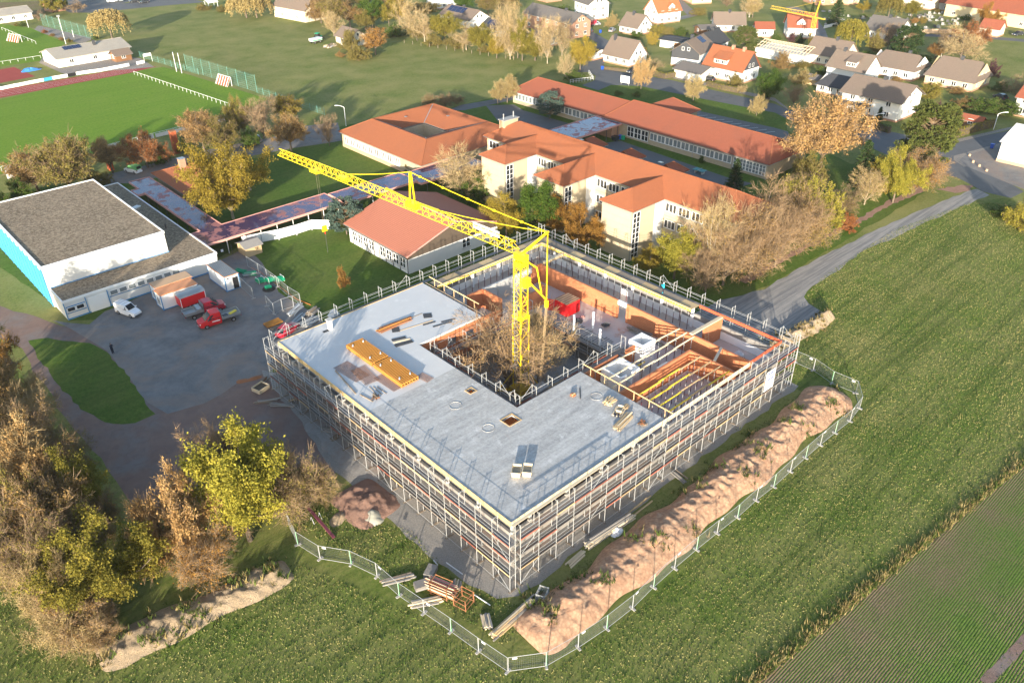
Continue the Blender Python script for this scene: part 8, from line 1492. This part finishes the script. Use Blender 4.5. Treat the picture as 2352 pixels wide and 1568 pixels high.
tD('full', 1548, 640, 528, 84, 'leaf_lemon', 'bright yellow tree at the corner stair wing', var=1); tD('full', 1490, 628, 562, 62, 'leaf_yellow', 'small yellow tree before the corner stair wing'); tD('bare', 1630, 640, 448, 110, 'leaf_yellow', 'pale barked birch beside the bright yellow tree', 'twig_pale', 'bark_birch', None, 1)
GC = 'bare trees in the copse behind the school'
for a in ((1690, 620, 440, 150), (1740, 590, 415, 150), (1790, 570, 420, 130), (1660, 655, 500, 140), (1720, 640, 480, 140), (1780, 610, 470, 120), (1620, 670, 570, 110), (1840, 560, 450, 90)): tD('twiggy' if a[0] % 20 else 'bare', *a, 'leaf_brown', 'reddish brown bare tree in the copse behind the school', 'twig_rose', None, GC)
tD('thin', 1815, 535, 385, 95, 'leaf_lemon', 'yellow tree rising from the reddish copse'); tD('bush', 1890, 530, 415, 90, 'leaf_lemon', 'lemon coloured bush beside the yellow tree of the copse', 'twig_pale'); tD('bare', 1985, 470, 385, 70, 'leaf_lemon', 'small bare tree beside the red bush', 'twig_pale', 'bark_pale'); tD('bush', 1942, 528, 492, 50, 'leaf_rust', 'low red bush at the hedge end')
tD('full', 2050, 465, 330, 90, 'leaf_lemon', 'bright lemon tree in the hedge by the junction'); tD('bush', 2020, 440, 350, 90, 'leaf_yellow', 'golden bush behind the bright lemon tree', 'twig_pale'); tD('twiggy', 2095, 445, 345, 90, 'leaf_orange', 'orange bush beside the bright lemon tree'); tD('twiggy', 2130, 425, 370, 70, 'leaf_peach', 'peach bush at the hedge end near the street junction'); tD('twiggy', 1930, 500, 430, 70, 'leaf_olive', 'olive bush in the hedge beside the red bush'); tD('twiggy', 1860, 560, 480, 80, 'leaf_yellow', 'low yellow bush at the foot of the copse')
tD('spruce', 1975, 430, 318, 70, 'needle', 'dark spruce at the street corner before the junction'); tD('pine', 2112, 405, 235, 128, 'needle_olive', 'very large pine beside the white house at the junction', var=0); tD('thin', 1880, 400, 208, 150, 'leaf_peach', 'very large peach pink tree at the end of the classroom building', 'twig_rose', None, None, 0); tD('bush', 1850, 420, 345, 90, 'leaf_olive', 'olive shrub below the very large peach tree'); tD('spruce', 1685, 440, 362, 48, 'needle', 'dark spruce in the inner school yard'); tD('pine', 1262, 274, 210, 64, 'needle_blue', 'blue cedar with two stems at the classroom building', var=1); tD('bush', 1548, 260, 240, 46, 'needle', 'dark yew shrub behind the classroom roof'); tD('bush', 1610, 375, 355, 12, 'leaf_green', 'tiny shrub at the classroom wall'); tD('bush', 2345, 530, 445, 90, 'leaf_lemon', 'yellow bush at the street edge of the big field'); tD('bush', 2300, 500, 470, 50, 'leaf_green', 'green shrub at the bend of the street beside the big field'); tD('bush', 1420, 218, 208, 40, 'leaf_green', 'low shrub on the verge behind the school sign'); tD('bush', 1462, 222, 210, 18, 'leaf_green', 'round clipped shrub on the verge')
for lab, a in (('pale young street tree on the verge opposite the orange tiled house', (1592, 232, 172, 44, 'leaf_straw')), ('small bare street tree on the verge near the peach tree', (1737, 266, 215, 34, 'leaf_straw')), ('orange tinged street tree before the slate clad house', (1472, 205, 128, 44, 'leaf_peach')), ('bare tree at the lane behind the classroom building', (1165, 236, 172, 46, 'leaf_straw')), ('smaller bare tree beside its taller neighbour at the lane', (1143, 240, 195, 28, 'leaf_straw'))): tD('thin', *a, lab, 'twig_pale')
for lab, a in (('low shrub on the meadow edge behind the atrium building', (985, 240, 214, 30)), ('dark bare shrub on the meadow edge behind the atrium building', (1022, 242, 214, 40)), ('flat shrub on the meadow edge nearest the lane', (1050, 240, 220, 36))): tD('twiggy', *a, 'leaf_brown' if 'dark' in lab else 'leaf_olive', lab)
# trees between the meadow and the village
GM = {'leaf_yellowgreen': 'yellow green tree in the row between the meadow and the village', 'leaf_brown': 'brown tree in the row between the meadow and the village', 'leaf_straw': 'pale bare tree in the row between the meadow and the village', 'leaf_green': 'green tree in the row between the meadow and the village', 'leaf_olive': 'olive tree in the row between the meadow and the village', 'leaf_yellow': 'golden tree in the row between the meadow and the village', 'leaf_orange': 'orange tree in the row between the meadow and the village'}
for kd, k, x, y, ty, w_, lf in (('thin', 1, 610, 200, -60, 190, 'leaf_brown'), ('thin', 1, 560, 180, 20, 120, 'leaf_orange'), ('thin', 1, 720, 250, -70, 210, 'leaf_olive'), ('bare', 1, 720, 310, 90, 170, 'leaf_straw'), ('thin', 1, 860, 240, -10, 210, 'leaf_brown'), ('full', 1, 1050, 240, -30, 190, 'leaf_green'), ('full', 1, 1190, 230, -60, 180, 'leaf_yellowgreen'), ('full', 1, 990, 260, 80, 160, 'leaf_olive'), ('bush', 1, 1230, 310, 190, 190, 'leaf_green'), ('bare', 1, 1390, 320, -20, 260, 'leaf_straw'), ('bare', 1, 1495, 360, 90, 160, 'leaf_straw'), ('thin', 1, 1430, 350, 190, 120, 'leaf_olive'), ('full', 1, 1665, 350, 100, 210, 'leaf_yellowgreen'), ('bush', 1, 1590, 390, 280, 170, 'leaf_olive'), ('bush', 1, 1760, 410, 270, 190, 'leaf_olive'), ('thin', 1, 1500, 150, 0, 200, 'leaf_olive'), ('full', 1, 1810, 110, -80, 150, 'leaf_green'), ('thin', 1, 1280, 220, -60, 160, 'leaf_yellow'), ('bare', 1, 1850, 430, 200, 170, 'leaf_straw'), ('full', 1, 1960, 440, 200, 180, 'leaf_yellowgreen'), ('full', 1, 2110, 500, 310, 130, 'leaf_yellow'), ('bare', 1, 2225, 510, -20, 260, 'leaf_straw'), ('full', 1, 2290, 500, 220, 180, 'leaf_yellowgreen'), ('bare', 2, 90, 505, 20, 240, 'leaf_straw'), ('full', 2, 190, 520, 140, 200, 'leaf_yellowgreen'), ('full', 2, 300, 520, 330, 180, 'leaf_yellowgreen'), ('bare', 2, 405, 545, 120, 200, 'leaf_straw'), ('bare', 2, 530, 480, 180, 190, 'leaf_straw'), ('bare', 2, 560, 670, 440, 130, 'leaf_straw'), ('thin', 1, 2040, 150, -80, 160, 'leaf_olive'), ('thin', 1, 2200, 90, -90, 200, 'leaf_olive'), ('bush', 1, 2020, 450, 370, 130, 'leaf_olive'), ('thin', 1, 380, 60, -90, 160, 'leaf_orange'), ('thin', 1, 950, 60, -120, 200, 'leaf_olive'), ('thin', 1, 1150, 40, -130, 200, 'leaf_brown')): tZ(kd, k, x, y, ty, w_, lf, GM[lf], 'twig_pale' if lf == 'leaf_straw' else 'twig', 'bark_pale' if lf == 'leaf_straw' else None, 'tree row between meadow and village: '+lf[5:])
tZ('full', 2, 685, 605, 315, 195, 'leaf_yellow', 'bright golden maple at the street bend', var=1); tZ('bush', 2, 640, 690, 590, 150, 'leaf_green', 'dark bush at the street bend below the golden maple'); tZ('thin', 1, 1075, 470, 225, 190, 'leaf_orange', 'orange green tree beside the overgrown meadow barn'); tZ('bush', 1, 930, 520, 340, 190, 'leaf_olive', 'grey green bush covering the meadow barn'); tZ('bush', 1, 850, 430, 240, 150, 'leaf_olive', 'tall pale bush on the roof side of the meadow barn'); tZ('bush', 1, 770, 490, 430, 80, 'leaf_brown', 'small brown bush at the corner of the meadow barn')
tZ('weep', 0, 960, 330, 75, 330, 'leaf_straw', 'big golden willow behind the clubhouse'); tZ('weep', 0, 2110, 155, -40, 330, 'leaf_straw', 'pale willow beyond the meadow beside the old barn'); tZ('weep', 1, 60, 155, -60, 280, 'leaf_straw', 'second pale willow next to the old cream barn'); tZ('bush', 0, 1740, 90, 20, 120, 'leaf_olive', 'dark bush beside the white garden shelter'); tZ('bush', 0, 1900, 100, 40, 150, 'leaf_olive', 'wide bush behind the white garden shelter'); tZ('full', 0, 470, 110, -60, 170, 'leaf_yellowgreen', 'yellow green tree beside the garden plots'); tZ('bare', 0, 660, 110, 0, 140, 'leaf_straw', 'bare round tree beside the car park'); tZ('full', 0, 540, 95, -40, 110, 'leaf_green', 'dark green tree beside the car park'); tZ('bare', 0, 350, 180, 90, 80, 'leaf_straw', 'small bare tree by the planted bank')
for lab, x, y, ty, w_, lf in (('round dark shrub on the planted bank', 820, 340, 285, 55, 'leaf_green'), ('red brown shrub on the planted bank', 385, 285, 245, 45, 'leaf_rust'), ('golden shrub on the planted bank', 600, 365, 320, 45, 'leaf_olive'), ('small grey shrub on the planted bank', 450, 310, 285, 45, 'leaf_brown'), ('brown shrub lower on the planted bank', 525, 345, 312, 45, 'leaf_brown'), ('green shrub beside the tennis clubhouse', 195, 228, 180, 60, 'leaf_green'), ('olive shrub beside the tennis clubhouse', 145, 222, 190, 50, 'leaf_olive')): tZ('bush', 0, x, y, ty, w_, lf, lab)
# village gardens
for kd, k, x, y, ty, w_, lf, lab in (('bush', 2, 960, 230, 90, 110, 'leaf_straw', 'pale apple tree beside the orange roofed house'), ('bush', 2, 1350, 290, 200, 140, 'leaf_yellowgreen', 'yellow green garden shrub behind the grey brown house'), ('bush', 2, 1440, 300, 230, 110, 'leaf_olive', 'olive garden shrub behind the slate roof'), ('bush', 2, 1540, 300, 220, 140, 'leaf_green', 'dark garden shrub beside the grey roofed shed'), ('column', 2, 1240, 510, 400, 80, 'leaf_yellowgreen', 'slim yellow green conifer beside the steep roofed house'), ('bush', 2, 1300, 380, 260, 110, 'leaf_yellow', 'yellow garden shrub behind the slim conifer'), ('bush', 2, 1165, 320, 265, 110, 'leaf_green', 'dark shrub before the grey brown house'), ('bare', 2, 1330, 590, 500, 150, 'leaf_straw', 'spreading bare tree before the slate clad house'), ('pine', 2, 2095, 410, 225, 240, 'needle_olive', 'olive pine behind the orange tiled house'), ('pine', 2, 2150, 470, 375, 160, 'needle_olive', 'lower olive pine beside the bare rafters'), ('bush', 2, 2010, 735, 610, 110, 'leaf_olive', 'pale flowering shrub before the orange tiled house'), ('full', 2, 2300, 850, 600, 200, 'leaf_green', 'dense green tree at the corner of the street garden'), ('twiggy', 2, 2065, 800, 720, 70, 'leaf_straw', 'straw coloured grass shrub at the hedge end'), ('bush', 2, 1860, 320, 285, 190, 'leaf_brown', 'brown hedge before the bungalow with wide windows'), ('bare', 2, 2130, 150, -20, 160, 'leaf_straw', 'white barked bare tree on the sunny meadow'), ('bare', 2, 1940, 60, -40, 100, 'leaf_brown', 'small bare tree at the top of the sunny meadow'), ('bush', 2, 1700, 130, 60, 160, 'leaf_olive', 'wild shrub beside the meadow lane'), ('bush', 2, 540, 100, 40, 150, 'leaf_green', 'green clipped hedge shrub behind the brick farm building'), ('spruce', 3, 735, 215, -30, 190, 'needle', 'large dark spruce beside the cemetery'), ('column', 3, 535, 130, 10, 40, 'needle', 'slim dark cypress by the village lane'), ('full', 3, 975, 110, 0, 110, 'leaf_yellow', 'bright yellow tree in the cemetery'), ('weep', 3, 1185, 170, -40, 220, 'leaf_olive', 'tall golden willow in the cemetery'), ('full', 3, 1385, 150, 0, 130, 'leaf_yellowgreen', 'yellow green tree in the cemetery'), ('weep', 3, 850, 440, 160, 270, 'leaf_yellowgreen', 'large yellow weeping willow behind the wide grey roof'), ('bush', 3, 1070, 440, 250, 150, 'leaf_olive', 'olive tree beside the weeping willow'), ('bare', 3, 1185, 420, 190, 180, 'leaf_purple', 'dark purple bare tree behind the dark pine'), ('pine', 3, 1325, 505, 222, 260, 'needle', 'dark green pine in the middle of the gardens'), ('thin', 3, 1410, 215, 150, 60, 'leaf_orange', 'small orange tree in the cemetery'), ('thin', 3, 1480, 210, 140, 70, 'leaf_yellow', 'small golden tree in the cemetery'), ('full', 3, 2020, 270, 10, 180, 'leaf_orange', 'golden orange tree before the huge barn'), ('thin', 3, 1880, 440, 170, 260, 'leaf_rust', 'broad rust orange tree behind the yellow bungalow'), ('bare', 3, 1800, 535, 220, 330, 'leaf_straw', 'very wide bare tree behind the yellow bungalow'), ('bare', 3, 1640, 490, 240, 150, 'leaf_yellow', 'birch with few golden leaves behind the yellow bungalow'), ('thin', 3, 1590, 500, 370, 140, 'leaf_orange', 'orange shrub behind the white bungalow'), ('bush', 3, 2060, 650, 495, 130, 'leaf_purple', 'dark purple plum tree beside the yellow bungalow'), ('bush', 3, 1540, 840, 690, 190, 'leaf_yellowgreen', 'green yellow tree beside the large white house'), ('bush', 3, 1600, 980, 850, 90, 'leaf_purple', 'purple shrub beside the large white house'), ('column', 3, 1790, 1045, 930, 90, 'leaf_yellowgreen', 'bright green conifer in the shaded garden'), ('column', 3, 1105, 1045, 910, 110, 'needle', 'dark round topped conifer before the large white house'), ('bush', 3, 450, 710, 570, 190, 'leaf_straw', 'pale apple tree on the lawn of the orange tiled house'), ('bush', 3, 625, 660, 560, 130, 'leaf_green', 'grey green tree beside the house with the painted gable'), ('bush', 3, 280, 590, 440, 160, 'leaf_brown', 'brown apple tree below the bare rafters'), ('bush', 3, 460, 580, 510, 140, 'leaf_olive', 'olive shrub below the flat white garage'), ('bush', 3, 150, 840, 620, 160, 'leaf_green', 'green tree at the street behind the orange tiled house'), ('bare', 3, 380, 900, 720, 170, 'leaf_brown', 'bare tree at the street beside the peach tree'), ('bare', 3, 2285, 860, 600, 200, 'leaf_peach', 'pinkish bare tree before the red roofed house'), ('bush', 3, 1780, 800, 740, 140, 'leaf_brown', 'low brown shrub before the yellow bungalow'), ('bush', 3, 1250, 700, 650, 140, 'leaf_brown', 'low bare shrub before the white bungalow'), ('bush', 3, 2000, 960, 830, 330, 'leaf_green', 'wide dark thicket in the shaded garden'), ('bush', 3, 2200, 980, 850, 300, 'leaf_green', 'dark thicket beside the side street'), ('bush', 3, 1850, 920, 830, 190, 'leaf_brown', 'brown thicket before the yellow bungalow'), ('bush', 3, 2160, 780, 700, 190, 'leaf_green', 'green shrub between the yellow bungalow and the red roofed house'), ('bush', 3, 230, 350, 280, 90, 'leaf_green', 'dark shrub before the small red roofed annex'), ('bush', 3, 370, 360, 270, 90, 'leaf_purple', 'purple shrub before the red roofed house'), ('bush', 3, 430, 370, 280, 80, 'needle', 'dark conifer shrub before the red roofed house'), ('bush', 3, 1000, 520, 430, 170, 'leaf_green', 'dark shrub below the weeping willow'), ('bush', 3, 1470, 560, 460, 160, 'leaf_green', 'green shrub behind the white bungalow'), ('bush', 3, 1700, 570, 470, 160, 'leaf_green', 'green shrub behind the brown roof of the yellow bungalow'), ('thin', 3, 30, 150, -10, 130, 'leaf_straw', 'pale bare tree on the sunny meadow by the lane'), ('bush', 3, 1860, 170, 110, 130, 'leaf_green', 'dark shrub beside the small stone house'), ('bush', 3, 980, 150, 120, 90, 'leaf_green', 'low green shrub in the cemetery'), ('bush', 3, 1620, 110, 70, 120, 'leaf_olive', 'olive shrub by the cream farmhouse')): tZ(kd, k, x, y, ty, w_, lf, lab, 'twig_pale' if lf == 'leaf_straw' else 'twig', 'bark_birch' if 'birch' in lab or 'white barked' in lab else None)
# clipped hedges: a woody core wrapped in thousands of small leaves
def hedge(label, pts, h, th, leaf, name='clipped_hedge'):
    t = thing(name, label, 'hedge', Vector(pts[0]).lerp(Vector(pts[-1]), .5)); m = MB(); rng = np.random.default_rng(len(label)); C = []
    for a, b in zip(pts, pts[1:]):
        a, b = Vector(a), Vector(b); L_ = (b-a).length; d = (b-a).normalized(); q = Vector((-d.y, d.x, 0)); m.obox(a+Zv(h*.48), b+Zv(h*.48), th*.8, h*.94); n_ = int(L_*h*46)
        s = rng.random(n_); side = rng.integers(0, 3, n_); u = np.where(side == 0, -th/2, np.where(side == 1, th/2, rng.uniform(-th/2, th/2, n_)))+rng.normal(0, .04, n_); z = np.where(side == 2, h+rng.normal(0, .05, n_), rng.uniform(.03, h, n_)); C.append(np.array(a)[None]+np.array(d)[None]*(L_*s)[:, None]+np.array(q)[None]*u[:, None]+np.stack([0*z, 0*z, z], 1))
    m.build('hedge_core', 'hedge_soil', t); C = np.concatenate(C)-np.array(org(t)); link('foliage', npmesh('foliage', [(quads(None, C, .16*rng.uniform(.6, 1.4, len(C)), rng), qf(len(C)), 0)], [leaf]), t); return t
hedge('clipped hedge along the street before the slate clad house', [P(2, 1295, 640), P(2, 1400, 672), P(2, 1495, 660)], 1.5, 1.0, 'leaf_yellowgreen'); hedge('clipped hedge along the street before the orange tiled house', [P(2, 1770, 735), P(2, 1900, 770), P(2, 2040, 795)], 1.5, 1.0, 'leaf_yellowgreen'); hedge('low hedge along the street before the steep roofed house', [P(2, 865, 590), P(2, 1000, 606), P(2, 1150, 622)], .9, .9, 'leaf_olive'); hedge('tall clipped hedge along the footpath of the side street', [P(3, 1690, 1195), P(3, 1880, 1140), P(3, 2085, 1085)], 2.0, 1.0, 'leaf_yellowgreen'); hedge('clipped hedge between the large white house and the street', [P(3, 880, 1040), P(3, 1040, 1090), P(3, 1200, 1140)], 1.7, 1.0, 'leaf_green')

# faint autumn haze over the whole valley
hm = bpy.data.materials.new('haze'); hm.use_nodes = True; hm.node_tree.nodes.clear(); pv = hm.node_tree.nodes.new('ShaderNodeVolumePrincipled'); ho = hm.node_tree.nodes.new('ShaderNodeOutputMaterial'); hm.node_tree.links.new(pv.outputs[0], ho.inputs['Volume'])
pv.inputs['Color'].default_value = (.86, .90, .95, 1); pv.inputs['Density'].default_value = .00006; pv.inputs['Anisotropy'].default_value = 0.0; MC['haze'] = hm
tag(MB().box(-910, 1510, -510, 1510, -1, 66).build('haze', 'haze'), kind='stuff')
